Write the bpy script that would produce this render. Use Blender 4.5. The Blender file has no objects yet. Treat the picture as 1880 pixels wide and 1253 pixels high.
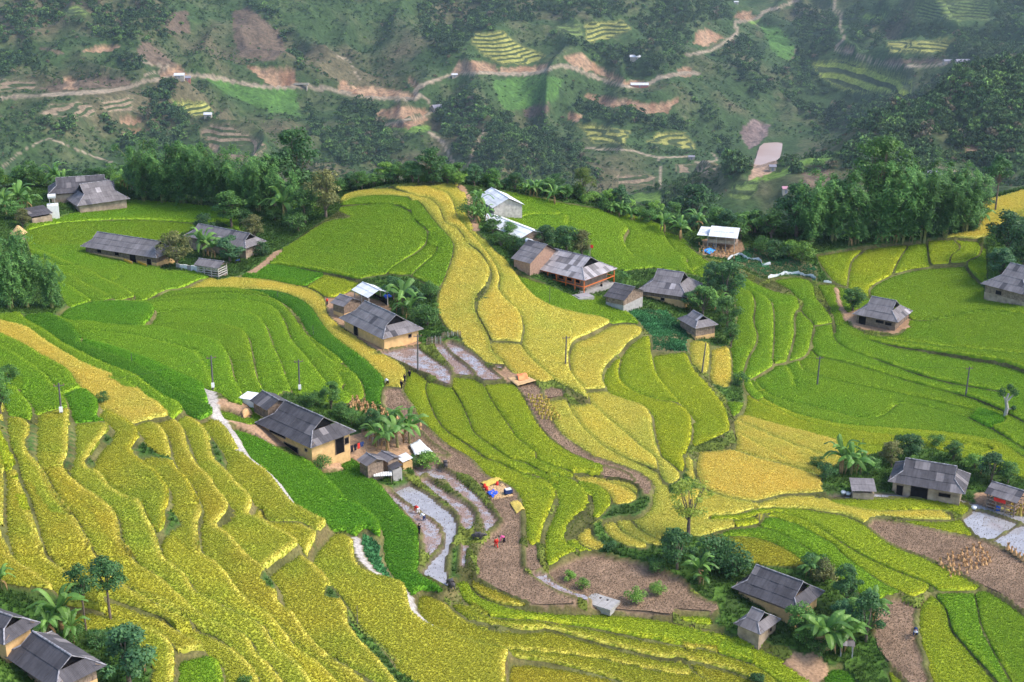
import bpy, bmesh, math, random, time
from mathutils import Vector, Matrix, Euler
T0 = time.time()
S = bpy.context.scene
COL = S.collection
# ---------------------------------------------------------------- camera
cam = bpy.data.objects.new('camera', bpy.data.cameras.new('camera')); COL.objects.link(cam)
cam.location = (0, 0, 95.0); cam.rotation_euler = (math.radians(90 - 20.0), 0, 0)
cam.data.lens = 36.0 * 2583.0 / 1880.0; cam.data.sensor_width = 36.0; cam.data.clip_start = 1.0; cam.data.clip_end = 12000.0
S.camera = cam
# ---------------------------------------------------------------- daylight under thin cloud
SUN_EL, SUN_AZ = math.radians(46), math.radians(98)        # azimuth measured from the view direction towards the right
W = bpy.data.worlds.new('World'); S.world = W; W.use_nodes = True
wn = W.node_tree.nodes; wl = W.node_tree.links
sky = wn.new('ShaderNodeTexSky'); sky.sky_type = 'NISHITA'; sky.sun_disc = False; sky.sun_elevation = SUN_EL; sky.sun_rotation = SUN_AZ
sky.air_density = 1.0; sky.dust_density = 3.0; sky.ozone_density = 1.0; sky.altitude = 900
wn['Background'].inputs['Strength'].default_value = 0.15
wl.new(sky.outputs[0], wn['Background'].inputs['Color'])
sun = bpy.data.objects.new('sun', bpy.data.lights.new('sun', 'SUN')); COL.objects.link(sun)
sun.data.energy = 1.6; sun.data.angle = math.radians(20); sun.data.color = (1.0, 0.93, 0.82)
_sd = Vector((math.sin(SUN_AZ) * math.cos(SUN_EL), math.cos(SUN_AZ) * math.cos(SUN_EL), math.sin(SUN_EL)))
sun.rotation_euler = _sd.to_track_quat('Z', 'Y').to_euler()
S.view_settings.view_transform = 'Standard'; S.view_settings.look = 'None'; S.view_settings.gamma = 1.0
S.view_settings.exposure = 1.24
S.render.engine = 'CYCLES'; S.cycles.max_bounces = 5; S.cycles.diffuse_bounces = 2; S.cycles.glossy_bounces = 2; S.cycles.transmission_bounces = 3; S.cycles.transparent_max_bounces = 4; S.cycles.volume_bounces = 0
# ---------------------------------------------------------------- survey of the valley (plain numpy)
import numpy as np
CAM_Z, PITCH, FPX = 95.0, math.radians(20.0), 2583.0
SP, CP = math.sin(PITCH), math.cos(PITCH)
def ray(px, py):
    px = np.asarray(px, float); py = np.asarray(py, float)
    u = (px - 940.0) / FPX; v = (626.5 - py) / FPX
    return np.stack([u + 0 * v, CP + v * SP + 0 * u, -SP + v * CP + 0 * u], -1)
def to_px(x, y, z):
    dz = np.asarray(z) - CAM_Z
    d = y * CP - dz * SP
    up = y * SP + dz * CP
    return 940.0 + FPX * x / d, 626.5 - FPX * up / d
def pt_z(px, py, z):
    r = ray(px, py); t = (z - CAM_Z) / r[..., 2]
    return np.array([r[..., 0] * t, r[..., 1] * t])
# surveyed heights: picture position, height in metres
SURVEY = """0,1250,16 0,1000,17 0,750,18 0,600,16 0,470,11 0,400,9 300,1250,10 300,1000,12 300,800,12 300,650,11 300,545,8 300,430,5 300,385,6
600,1250,3 600,1080,4 600,950,4 500,860,6 560,780,4.5 600,650,5 600,540,5 560,450,7 600,400,9 800,1250,-2 800,1100,-2.5 800,950,-1 760,850,0.3 760,700,2
700,600,3 760,480,8 720,400,12 830,345,13 680,355,12 950,1250,-5 1000,1080,-2.5 950,950,-1 900,800,1 900,680,3 900,560,6 900,430,9.5 1100,1250,-8 1100,1050,-4
1100,900,-2 1100,760,0 1080,640,2 1060,540,3 1000,440,6 1000,370,8 1300,1250,-9 1350,1100,-6 1280,960,-3 1250,850,-2 1250,720,-2 1250,600,-1 1200,500,1
1200,430,2.5 1500,1250,-10 1500,1100,-7 1500,950,-4 1450,820,-4 1450,700,-5 1420,580,-3 1400,480,-1 1750,1250,-9 1700,1000,-6 1700,850,-6 1700,720,-7
1650,600,-4 1650,480,-2 1880,380,5 1880,600,-1 1880,850,-5 1880,1100,-7 100,380,8 450,390,7 1300,440,1 1550,455,0 1750,420,2"""
_s = np.array([[float(v) for v in t.split(',')] for t in SURVEY.split()])
_sp = np.array([pt_z(a, b, c) for a, b, c in _s])
_sz = _s[:, 2].copy()
# the brink of the spur and the steep side that falls away beyond it
BRINK = "-150,362,8 0,350,8 150,340,7.5 300,345,7 450,362,7.5 600,358,10 700,343,13 820,335,13.5 880,345,12 1000,358,8.5 1120,382,6 1240,415,3 1350,428,1.5 1450,432,1 1560,430,1.5 1700,405,3 1800,370,5 1900,345,7 2030,335,8"
_b = np.array([[float(v) for v in t.split(',')] for t in BRINK.split()])
_bp = np.array([pt_z(a, b, c) for a, b, c in _b])
_ex = [_bp]; _ez = [_b[:, 2]]
for dd, dz in ((12, -3), (45, -25), (90, -55)):
    _ex.append(_bp * (1 + dd / np.hypot(_bp[:, 0], _bp[:, 1]))[:, None]); _ez.append(_b[:, 2] + dz)
_cx = np.concatenate([_sp] + _ex); _cz = np.concatenate([_sz] + _ez)
def _tps(P, Z, lam):
    n = len(P); d = np.hypot(*(P[:, None] - P[None]).transpose(2, 0, 1)) / 100
    K = np.where(d > 0, d * d * np.log(np.maximum(d, 1e-9)), 0) + lam * np.eye(n)
    Q = np.c_[np.ones(n), P / 100]
    A = np.block([[K, Q], [Q.T, np.zeros((3, 3))]])
    w = np.linalg.solve(A, np.r_[Z, 0, 0, 0])
    def f(x, y):
        x = np.asarray(x, float); y = np.asarray(y, float); out = w[n] + w[n + 1] * x / 100 + w[n + 2] * y / 100
        for i in range(n):
            r2 = ((x - P[i, 0]) ** 2 + (y - P[i, 1]) ** 2) / 1e4
            out = out + w[i] * 0.5 * r2 * np.log(np.maximum(r2, 1e-12))
        return out
    return f
GX0, GX1, GY0, GY1, CELL = -175.0, 175.0, 105.0, 425.0, 0.42
class Field:
    def __init__(s, x0, y0, step, A): s.x0, s.y0, s.step, s.A = x0, y0, step, A
    def __call__(s, x, y):
        A = s.A; i = np.clip((np.asarray(x, float) - s.x0) / s.step, 0, A.shape[1] - 1.001); j = np.clip((np.asarray(y, float) - s.y0) / s.step, 0, A.shape[0] - 1.001)
        a = i.astype(int); b = j.astype(int); u = i - a; v = j - b
        return A[b, a] * (1 - u) * (1 - v) + A[b, a + 1] * u * (1 - v) + A[b + 1, a] * (1 - u) * v + A[b + 1, a + 1] * u * v
_cg = np.meshgrid(np.arange(GX0 - 20, GX1 + 22, 3.0), np.arange(GY0 - 20, GY1 + 22, 3.0))
base = Field(GX0 - 20, GY0 - 20, 3.0, _tps(_cx, _cz, 0.002)(*_cg))
def cast(px, py, surf=None, t0=100.0, t1=520.0, dt=1.0):
    """the first place where the sight line of picture position (px, py) meets the ground"""
    surf = surf or base
    px = np.atleast_1d(np.asarray(px, float)); py = np.atleast_1d(np.asarray(py, float)); r = ray(px, py)
    T = np.arange(t0, t1, dt)
    X = r[:, 0, None] * T; Y = r[:, 1, None] * T; Z = CAM_Z + r[:, 2, None] * T
    below = Z < surf(X, Y)
    k = np.where(below.any(1), below.argmax(1), len(T) - 1); k = np.maximum(k, 1)
    lo = T[k - 1]; hi = T[k]
    for _ in range(12):
        m = (lo + hi) / 2; b = CAM_Z + r[:, 2] * m < surf(r[:, 0] * m, r[:, 1] * m)
        hi = np.where(b, m, hi); lo = np.where(b, lo, m)
    return np.stack([r[:, 0] * hi, r[:, 1] * hi], -1), below.any(1)
# sheets of the survey: letter, origin; one unit of a sheet is 0.34316 picture units
SHEET = dict(U=(0, 0), V=(620, 0), W=(1240, 0), A=(0, 410), B=(620, 410), C=(1240, 410), D=(0, 823), E=(620, 823), F=(1240, 823))
KU = 640 / 1865.0
def P(s):
    """'A 12,34 56,78 D 1,2' -> picture positions; G is a finer sheet; Z is the picture itself"""
    out = []; c = 'Z'
    for t in s.split():
        if t.isalpha(): c = t; continue
        a, b = (float(v) for v in t.split(','))
        if c == 'Z': out.append((a, b))
        elif c == 'G': out.append((a * 0.17021, 740 + b * 0.17021))
        else: out.append((SHEET[c][0] + a * KU, SHEET[c][1] + b * KU))
    return np.array(out)
def smooth_line(p, step=6.0):
    if len(p) < 3:
        n = max(2, int(np.hypot(*(p[-1] - p[0])) / step)); return p[0] + (p[-1] - p[0]) * np.linspace(0, 1, n)[:, None]
    q = np.vstack([2 * p[0] - p[1], p, 2 * p[-1] - p[-2]]); out = []
    for i in range(1, len(q) - 2):
        a, b, c, d = q[i - 1:i + 3]; n = max(2, int(np.hypot(*(c - b)) / step)); t = np.linspace(0, 1, n, endpoint=False)[:, None]
        out.append(0.5 * (2 * b + (c - a) * t + (2 * a - 5 * b + 4 * c - d) * t ** 2 + (3 * b - a - 3 * c + d) * t ** 3))
    out.append(p[-1:]); return np.vstack(out)
# bunds between the plots: "halfwidth | positions"
LINES = """
U 130,1225 300,1190 560,1176 800,1176 1150,1200
A 170,135 230,150 300,180 390,222 520,268 590,298 640,280
A 170,160 250,190 330,225 450,240 560,300 640,335 720,380
A 200,215 330,262 400,290 470,328 540,360 590,392
A 300,310 370,335 450,385 490,412
.5| A 300,480 340,450 375,438 490,415 590,402 650,398 700,392 780,397 900,352 960,348 1080,300
A 960,348 1080,300 1180,288 1310,290 1450,300 1570,325 1660,345 1730,390 1745,440 1765,500 1865,580 B 0,545 100,610 160,650 240,695 330,745 368,790 360,840
A 880,352 1000,345 1240,344 1400,350 1500,362 1600,400 1670,455 1720,530 1780,600 1865,665 B 0,622 100,690 180,760 250,840 250,890
A 1240,344 1400,375 1480,402 1560,455 1600,505 1640,570 1700,630 1800,700 1865,762 B 0,730 80,790 130,860 142,930 100,960
A 800,392 1000,378 1200,375 1320,380 1400,386 1490,415 1560,480 1620,570 1700,660 1790,740 1865,800 B 0,790 30,850 20,900
A 740,414 820,412 1000,408 1250,410 1400,430 1480,465 1530,540 1560,620 1640,710 1700,790 1755,860
A 815,466 900,462 1000,460 1200,472 1330,485 1400,520 1435,580 1460,650 1500,730 1530,820 1565,910
A 790,525 950,525 1100,540 1230,560 1310,590 1340,650 1360,750 1380,830 1415,890
A 740,550 850,560 1000,595 1120,625 1180,655 1230,730 1255,840 1290,900 1305,960 1290,985 1240,975
A 300,480 380,508 450,515 600,540 740,550 790,525 820,457 600,425 430,425 375,438
.35| A -60,452 60,454 150,462 250,480 380,545 420,590 440,605
A 250,480 310,480
A 440,605 560,640 700,690 830,740 960,810 1100,890 1140,1005
A 430,630 560,685 700,740 830,805 930,872 1050,950 1140,1005
A 430,630 440,605
A 100,470 150,520 250,575 350,640 450,690 600,760 720,810 800,870 880,930 960,975 990,1010 1060,1048 1140,1030 1140,1005
A 990,1010 930,1040 900,1035 860,990 800,950 750,900 700,850 600,810 500,770 400,720 250,630 150,565 0,520 -60,500
A -60,570 0,590 130,650 250,720 340,770 385,810 420,870 470,900 520,950 530,990
A -60,640 0,665 100,715 180,765 250,820 290,870 340,920 358,960 370,1000
A 60,860 110,910 160,970 180,1020 172,1070
A 350,900 420,885 450,892
A -60,920 0,930 20,960 15,1010
G 80,60 62,180 48,300
G 410,95 550,75 760,62
G 80,120 200,145 280,180 322,230 330,330 280,420
G 350,30 355,150 330,180
G 410,95 378,250 376,540 400,610
G 790,190 950,200 1150,222 1195,255
.3| G -60,150 0,250 30,350 80,450 160,580 190,680 210,800 260,920 310,1050 340,1150 D 190,390 250,560 320,620 390,690 470,760
G 330,330 285,420 310,520 380,600 460,700 520,800 570,900 640,1010 720,1110 D 410,380 450,460 520,570 600,640 650,690 740,760 850,810 930,860 1010,910 1070,960 1120,975 1200,1030 1290,1110 1370,1210 1400,1290
G 760,65 750,200 745,400 735,560 690,640 700,700 740,740 830,820 920,900 1050,980 1150,1070 1230,1160 D 630,370 645,430 650,490 700,550 740,600 800,640 870,690 950,770 1040,850 1130,910 1230,960 1330,1020 1380,1100 1450,1170 1520,1260
G 770,130 790,250 790,500 752,640 745,740
G 1195,255 1100,380 1000,490 930,600 950,670 1050,710 1110,770 1200,890 1300,960 1400,1020 1500,1050 1550,1130 D 790,370 830,440 850,500 880,580 930,620 1000,680 1040,750 1130,800 1230,860 1330,910 1420,970 1480,1070 1560,1130 1630,1200 1680,1280
G 1230,290 1165,390 1060,490 955,655
G 1195,255 1230,290
G 1060,80 1130,30 1250,110 1380,190 1490,300 1490,400 1430,480 1440,540 1500,600 1600,690 1720,790 1780,880 1830,950 1830,1080 1790,1160 D 890,400 855,480
G 1060,80 1050,130 1120,180 1195,250
G 1500,320 1535,350 1530,410 1470,490 1470,570
A 530,990 560,980 530,1000
A 530,990 525,1040 590,1085
G 1400,205 1500,192 1600,190 1700,230 1790,330 1830,450 1860,600 D 915,30 950,110 1000,160 1040,230 1070,290 1085,335
A 390,1058 500,1062 590,1082
D 1085,335 1062,400 1080,540 1150,600 1220,680 1280,770 1350,840 1440,900 1530,990 1590,1060 1700,1130 1800,1230 1865,1290
A 830,1045 880,1050 930,1045 985,1105 1003,1180 D 1010,0 1060,90 1120,150 1170,230 1225,300 1215,340 1155,385 1170,410 1230,460 1290,530 1340,590 1400,640 1450,690 1490,780 1490,830 1560,880 1620,960 1680,1030 1760,1100 1865,1170 1960,1240
A 1000,1130 1040,1253 D 1070,100
D 1240,310 1250,340 1200,365
A 930,1040 990,1015 1050,1050 1110,1120 1140,1240 D 1150,60 1190,100 1240,150 1270,190 1340,260 1352,300 1330,340 1400,380 1480,440 1560,500 1610,550 1660,600 1740,690 1800,780 1865,900 E 60,960 140,1070 230,1170 330,1300
A 1060,1050 1110,1115 1160,1180 1200,1250 D 1200,100 1240,150
D 1352,290 1370,285 1400,300 1420,350 1480,375 1600,405 1700,470 1770,440
D 1700,490 1660,545 1640,590
D 1420,632 1500,592 1610,548
.5| D 1430,645 1480,720 1500,800 1540,870
D -60,400 0,440 60,580 120,650 200,710 260,760 330,830
D -60,250 10,120 25,200 25,400 60,580
D 490,850 620,890 760,940 870,1010 930,1080 940,1150 930,1300
D 600,800 700,840 800,890 870,920 950,990 1050,1050 1130,1110 1180,1160 1210,1300
D 940,1105 1060,1100 1130,1110
.6| A 1105,900 1120,940 1150,1010 1230,1110 1290,1210 D 1290,0 1340,60 1440,140 1500,210 1560,290 1640,350 1760,430
.5| D 1770,440 1865,450 E 40,455 90,490 100,560 120,620 200,680 340,740 380,790 400,870 450,920 550,970
.5| D 1770,440 1700,490
A 1140,1005 1250,1080
A 1250,1070 1400,1150 1550,1245 1600,1270
D 1540,0 1700,130 1865,300 E 0,290 100,320 180,380 230,440 235,500
E 235,500 200,490 150,450 90,490
E -20,105 100,110 180,160 250,230 350,330 430,440 440,600 440,680 550,770 590,830
E 235,500 250,600 310,700 340,740
E 430,765 500,775 590,830 640,880 750,940 900,965 1050,962 1110,945 1160,955 1300,1000 1500,1060 1700,1110 1865,1140 F 100,1180 200,1253 260,1300
E 430,765 420,830 470,910 550,970 700,1030 850,1070 920,1095 900,1160 905,1300
E 920,1108 1100,1135 1300,1190 1500,1250 1600,1290
E 600,830 700,900 850,940 960,960
E 630,690 650,760 690,820 780,880 900,905 1050,905 1200,925 1400,960 1600,1010 1865,1060 F 150,1065 300,1110 450,1170 600,1290
E 700,690 740,760 850,820 1000,850 1200,862 1340,868 1500,880 1700,905 1865,940 F 0,930 150,970 300,1020 500,1080 640,1150 660,1165
E 630,690 680,685 740,690 800,725 900,780 1040,850
F 0,1110 150,1140 300,1180 450,1253 520,1300
F 640,1155 760,1200 830,1300
.35| F 780,1250 790,1195 870,1160 950,1190 1000,1300
.3| E -30,740 50,850 130,970
E 30,830 100,950 220,1060 330,1180 440,1253 520,1300
E -30,730 0,740 70,830 140,940 230,1020 320,1100
E -60,1110 0,1140 150,1250 220,1310
U 1865,1160 V 0,1125 60,1080 150,1050 260,1035 380,1045 440,1075 490,1140 550,1210 B 590,58 620,110 615,160 590,240 570,300 545,350
U 1815,1110 V 0,1110 30,1062 90,1032 200,1006 330,996 450,990 600,978 650,992 685,1040 695,1090 690,1140 740,1230 B 770,70 860,130 900,190 950,260 1000,330 1060,390 1150,440 1280,480 1400,510 1460,540
V 300,1000 420,1035 500,1060 545,1110 575,1180 B 640,20 700,100 760,150 800,210 818,260 790,330 745,380 735,440 770,520 810,600 830,680 880,730 895,758
V 480,990 580,1030 620,1090 640,1160 B 680,10 750,90 810,170 850,230 868,290 860,340 900,400 960,450 985,500 992,570 985,640 1040,720 1100,780 1165,845
.35| B 815,240 822,290 790,360 750,410 742,460
V 30,1110 150,1088 300,1082 390,1120 430,1180 470,1210 B 460,5 485,50 460,110 400,160 340,200 290,240 262,280
V 390,1120 400,1070 375,1045
B 490,30 510,40 542,90 520,150 470,200 430,240 393,285
.4| U 1865,1155 A 1865,-30 1780,-10 1690,30 1600,90 1490,155 1400,215 1310,268 1280,290
A 1310,268 1440,222 1560,232 1740,262 1865,290 B 60,292 120,310
A 1740,262 1690,300 1650,330
B 120,310 90,350 20,385 -40,400 -100,380
B 545,350 480,330 395,285 320,282 262,280 150,300 120,310
B 545,350 530,440 545,500 590,570 650,600 680,660 740,700 800,752 895,758
B 830,625 900,630 985,636
B 895,758 930,795 1000,815 1060,850 1110,858 1165,845 1210,880 1215,930
B 1165,845 1240,885 1330,945 1355,950
B 1460,540 1350,592 1270,622 1240,680 1240,770 1270,830 1320,890 1350,948
.35| B 1460,540 1550,540 1630,568 1625,600 1560,640 1520,690 1460,740 1425,790 1420,840 1440,885 1480,910 1560,945 1640,980 1680,1030 1692,1100 1710,1180 1735,1245 E 1760,60 1838,140 1800,190 1750,182
B 1340,885 1440,885
.4| B 1640,575 1560,490 1440,420 1400,395 1340,395 1260,370 1150,330 1060,300 980,262 940,230
B 1520,700 1505,790 1530,850 1600,900 1700,940 1790,960 1865,1000 1920,1060
.3| B 1640,575 1672,610 1680,690 1710,810 1760,880 1820,950 1865,1000 C 30,965 85,1040 88,1150 50,1253 E 1850,30 1860,100 1838,140
B 1630,600 1672,602
B 1680,690 1800,690 1865,690 C 60,695 110,800 180,880 270,1000 285,1060 290,1110 120,1180
B 1355,950 1390,985 1460,1050 1530,1110 1620,1190 1700,1253 E 1718,130 1750,182
B 1215,930 1270,960 1320,960 1355,950
B 1110,940 1215,932 1250,990 1310,1080 1400,1170 1480,1220 E 1480,20 1560,60 1650,95 1718,130
.4| B 940,850 1000,830 1060,855 1090,880 1105,935 1130,1000 1150,1060 1200,1130 1280,1190 1370,1253 E 1400,55 1500,90 1620,140 1685,200 1670,260
B 1090,880 1200,882 1215,930
B 940,850 960,870 1000,930 1040,1010 1080,1080 1130,1140 1220,1210 E 1210,0 1300,50 1400,90 1540,130 1600,190 1640,255 1670,262
.35| B 180,690 250,700 330,742 450,800 540,850 600,868 608,830 605,790 560,750 480,690 440,650
.35| B 500,640 560,720 610,780 620,812 740,822 780,848 890,842
.3| B 570,635 620,700 700,770 745,825
B 600,625 670,650 740,702 800,765 890,842 940,850
.3| B 895,758 870,790 820,760
.3| B 180,690 440,650 500,640 570,635 600,625 670,645
B 330,745 420,790 480,840 560,860 600,868
.35| B 360,840 350,900 400,980 430,1040 500,1110 580,1180 700,1253 E 790,140 900,190 960,240 990,330 1000,420 1010,520
.4| B 240,960 250,890 300,880 350,890
.4| B 240,960 270,1010 330,1060 440,1110 500,1170 600,1253 E 510,40 560,90 640,140 700,160 760,220 830,320 870,390 850,430 800,470 740,560 735,690
B 480,840 470,880 490,950 530,1040 590,1110 700,1180 800,1253 E 850,60 950,110 1080,150 1150,200 1168,240 1140,330 1110,400 1090,470 1085,515
E 1010,518 1085,515
.5| E 1175,260 1150,350 1110,430 1098,520 1105,600 1130,630
B 610,868 650,930 700,1040 730,1110 820,1180 920,1253 E 1000,70 1100,120 1230,150 1310,200 1342,260 1330,320 1270,370 1220,440 1228,510 1285,550 1200,590 1130,630
B 780,848 820,930 870,1010 920,1080 960,1140 1060,1220 E 1060,50 1150,90 1240,120 1280,160 1400,200 1462,260 1460,310 1400,370 1342,388
.4| E 1350,240 1362,320 1342,388 1290,440 1240,470
E 1270,130 1350,155 1450,170 1540,200 1605,260 1570,290 1500,302 1470,290 1462,270
E 1280,125 1420,150 1540,170 1600,205 1640,262
E 1320,390 1280,440 1285,490 1330,530 1385,552 1285,550
E 1352,395 1372,470 1450,530
E 1410,388 1450,460 1540,520 1640,545
E 1480,372 1530,440 1650,510 1730,530
E 1560,362 1620,430 1720,490 1800,510
.4| E 1300,400 1400,390 1500,368 1600,365 1660,320 1680,280 1670,255
.4| E 1130,630 1300,565 1385,555 1450,575 1600,610 1750,660 1865,725 F 80,780 150,820 250,860
.4| E 1130,650 1160,700 1280,790 1340,820 1350,865
.5| E 985,340 990,500 1000,640 1060,690 1150,760 1300,850 1350,866
.4| E 1085,515 1095,640 1110,650 1130,650
E 1000,640 1040,655 1095,645
.3| E 740,690 800,722
.4| E 285,205 350,265 440,340 520,400 555,450 560,520 530,560 490,600 445,660
.35| E 250,225 330,330 440,450 460,560 490,600
.5| E 350,130 400,180 480,230 580,320 638,370 645,460 605,560 595,680 615,770 645,815
.3| E 430,155 540,262 630,345 650,400 680,465
.45| E 470,130 600,235 700,305 745,370 740,430 680,465 640,480
.3| E 570,170 620,230 720,310 760,380 780,475
.5| E 540,80 640,150 760,260 850,370 860,410 790,472 740,500 700,580 695,690
.4| E 680,465 650,540 650,640 660,690
.4| E 640,480 735,510 790,472
.3| E 430,670 520,725 590,790 615,850
.4| C -60,40 0,70 60,110 150,180 300,240 440,320 560,370 650,392 682,430 640,490 638,600 605,720 592,742 530,748
.3| C 150,190 250,250 310,300 420,350 500,402 525,460 528,600 520,720 520,765 400,828
.35| C 300,320 400,360 427,430 420,520 440,600 430,650 390,720 367,800 360,860
C 300,320 330,500 300,600 300,720 310,840
.3| C 70,640 90,618 175,622 185,740 165,805 110,785 80,720 70,640
.3| C 190,665 290,668 297,860 240,872 185,825 190,665
.4| C 450,250 530,300 600,345 650,392
.4| C 490,295 620,285 700,290 745,340 752,390 800,450 845,520 857,575
C 740,545 845,530
.3| C 655,400 680,470 742,545 728,620 700,700 600,742
C 742,545 730,620 745,680 775,712
C 592,742 620,800 645,865
C 670,735 690,780 800,820 1000,868 1300,930 1450,960 1600,990 1620,990
C 430,828 500,900 620,950 800,992 1000,1040 1120,1020 1200,965 1350,980 1500,1012 1600,1050 1690,1090 1780,1140 1865,1200 1940,1240
C 400,828 450,905 550,970 700,1030 900,1072 1200,1100 1500,1122 1700,1152 1865,1240 1950,1290
C 1590,1025 1622,990 1750,1020 1762,1055 1690,1088
C 360,880 450,950 560,1002 700,1060 900,1100 1200,1140 1500,1165 1700,1200 F 1600,60 1760,160 1900,240
C 350,1010 450,1042 600,1090 800,1145 1000,1185 1300,1200 1500,1200
C 310,1035 420,1085 560,1150 700,1205 830,1253
C 315,1100 450,1180 560,1240 F 600,60 740,100 830,140
.6| C 100,760 180,860 270,960 300,1080 310,1190 F 150,0 300,0 450,50 600,92 740,142 845,195
.5| C 120,1180 112,1253 F 105,60 110,130 140,200
.5| C 310,1190 F 110,10 100,60
.5| C 360,860 375,950 350,1010 310,1035 305,1100
C 750,165 1020,120 1250,98 1350,82 1480,75 1620,82 1720,40 1865,-60
.35| C 1020,120 950,190 930,260 920,345
.35| C 1250,98 1200,190 1160,282
.3| C 1350,82 1355,180 1365,232
.35| C 1495,75 1525,125 1480,170 1465,225
.4| C 1620,82 1640,120 1620,170 1560,210 1580,260 1620,300 1680,350 1865,430 1930,450
.5| C 1050,410 1038,360 1080,320 1160,284 1260,255 1365,235 1465,225 1560,210
.4| C 750,165 790,240 850,318 920,345 1000,380 1050,410
.4| C 750,320 850,318
.5| C 860,345 880,430 930,520 990,565 1100,600 1200,590 1250,515
C 1250,515 1320,520 1450,505 1560,482 1700,460 1865,480 1930,490
C 990,565 1050,620 1200,660 1400,690 1600,722 1750,745 1865,782 1930,800
C 840,540 860,620 950,680 1100,735 1250,790 1400,840 1600,880 1730,900 1800,915
C 760,320 800,400 840,480 857,575
.5| V 790,1000 850,1003 1000,1042 1200,1082 1400,1112 1550,1130 1700,1190 1865,1253 C 0,20 60,60 150,150
V 790,1000 870,1015 940,1045 1080,1090 1195,1135 1150,1150 1060,1145 960,1165
V 1195,1135 1228,1150 1232,1205
.3| V 1400,1112 1500,1170 1552,1220 B 1555,40 1530,90 1570,160 1650,210 1865,270 1950,300 C 90,260 130,240
B 1740,30 1750,60 1790,130 1865,190 C 60,215 90,260
.4| F 105,100 130,190 220,232 330,265 440,275 520,255 600,242 790,240 845,195
F 140,210 100,300 60,360
F 180,352 330,342 450,308 560,303 680,310 800,332 900,352 1000,398 1022,408
F 450,275 440,310
F 800,255 900,300 1100,330 1300,325 1470,330 1500,350
.4| F 750,252 1080,262 1330,268 1540,292 1592,320
.4| F 1592,320 1530,372 1470,360
F 140,475 300,420 450,388 470,358 530,350 620,380 720,432 830,492 900,560 1000,640 1100,712 1200,775
F 180,380 330,372 450,345 560,325 700,370 800,432 900,502 1050,590 1200,660 1330,712 1378,745
F 300,420 400,410 500,412 620,472 740,550 850,622 950,742 1000,810
F 140,475 300,455 430,465 550,512 660,590 720,660
.4| F 1022,408 1080,368 1250,375 1440,385 1530,372
.4| F 1080,368 1250,400 1450,450 1620,482 1750,532 1865,600 1930,640
.35| F 1022,408 1100,472 1200,532 1350,592 1500,662 1600,720 1650,745 1750,792 1865,880 1930,930
.4| F 1592,320 1700,345 1865,405 1950,440
.3| F 1530,372 1565,425 1620,482
.3| F 1700,495 1825,415
.6| F 1378,745 1320,800 1300,840 1290,900 1295,1000 1330,1130 1370,1290
.4| F 1070,830 1190,795 1290,835
.4| F 1070,830 1060,950 1070,1060 1130,1150 1230,1253 1260,1300
F 1200,775 1280,800 1378,745
F 1385,765 1450,850 1480,960 1550,1050 1640,1150 1750,1275
F 1405,765 1600,757 1650,745
F 1600,757 1620,850 1640,950 1700,1080 1820,1290
.4| F 0,905 180,952 260,965 420,1010 640,1150
F -10,880 190,900 180,952
A 1400,888 1565,912 1660,935 1750,955 1865,975 B 100,945 240,975
A 1105,900 1180,915 1240,975
C 760,700 1000,765 1300,855 1600,935 1750,1000 1865,1060
C 1000,585 1200,630 1500,668 1865,700
A 480,560 700,590 900,640 1060,700 1120,800 1150,880
E 640,1010 850,1060 1100,1085 1400,1120 1700,1180 1865,1200
D 560,640 700,760 850,860 980,930
"""
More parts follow.
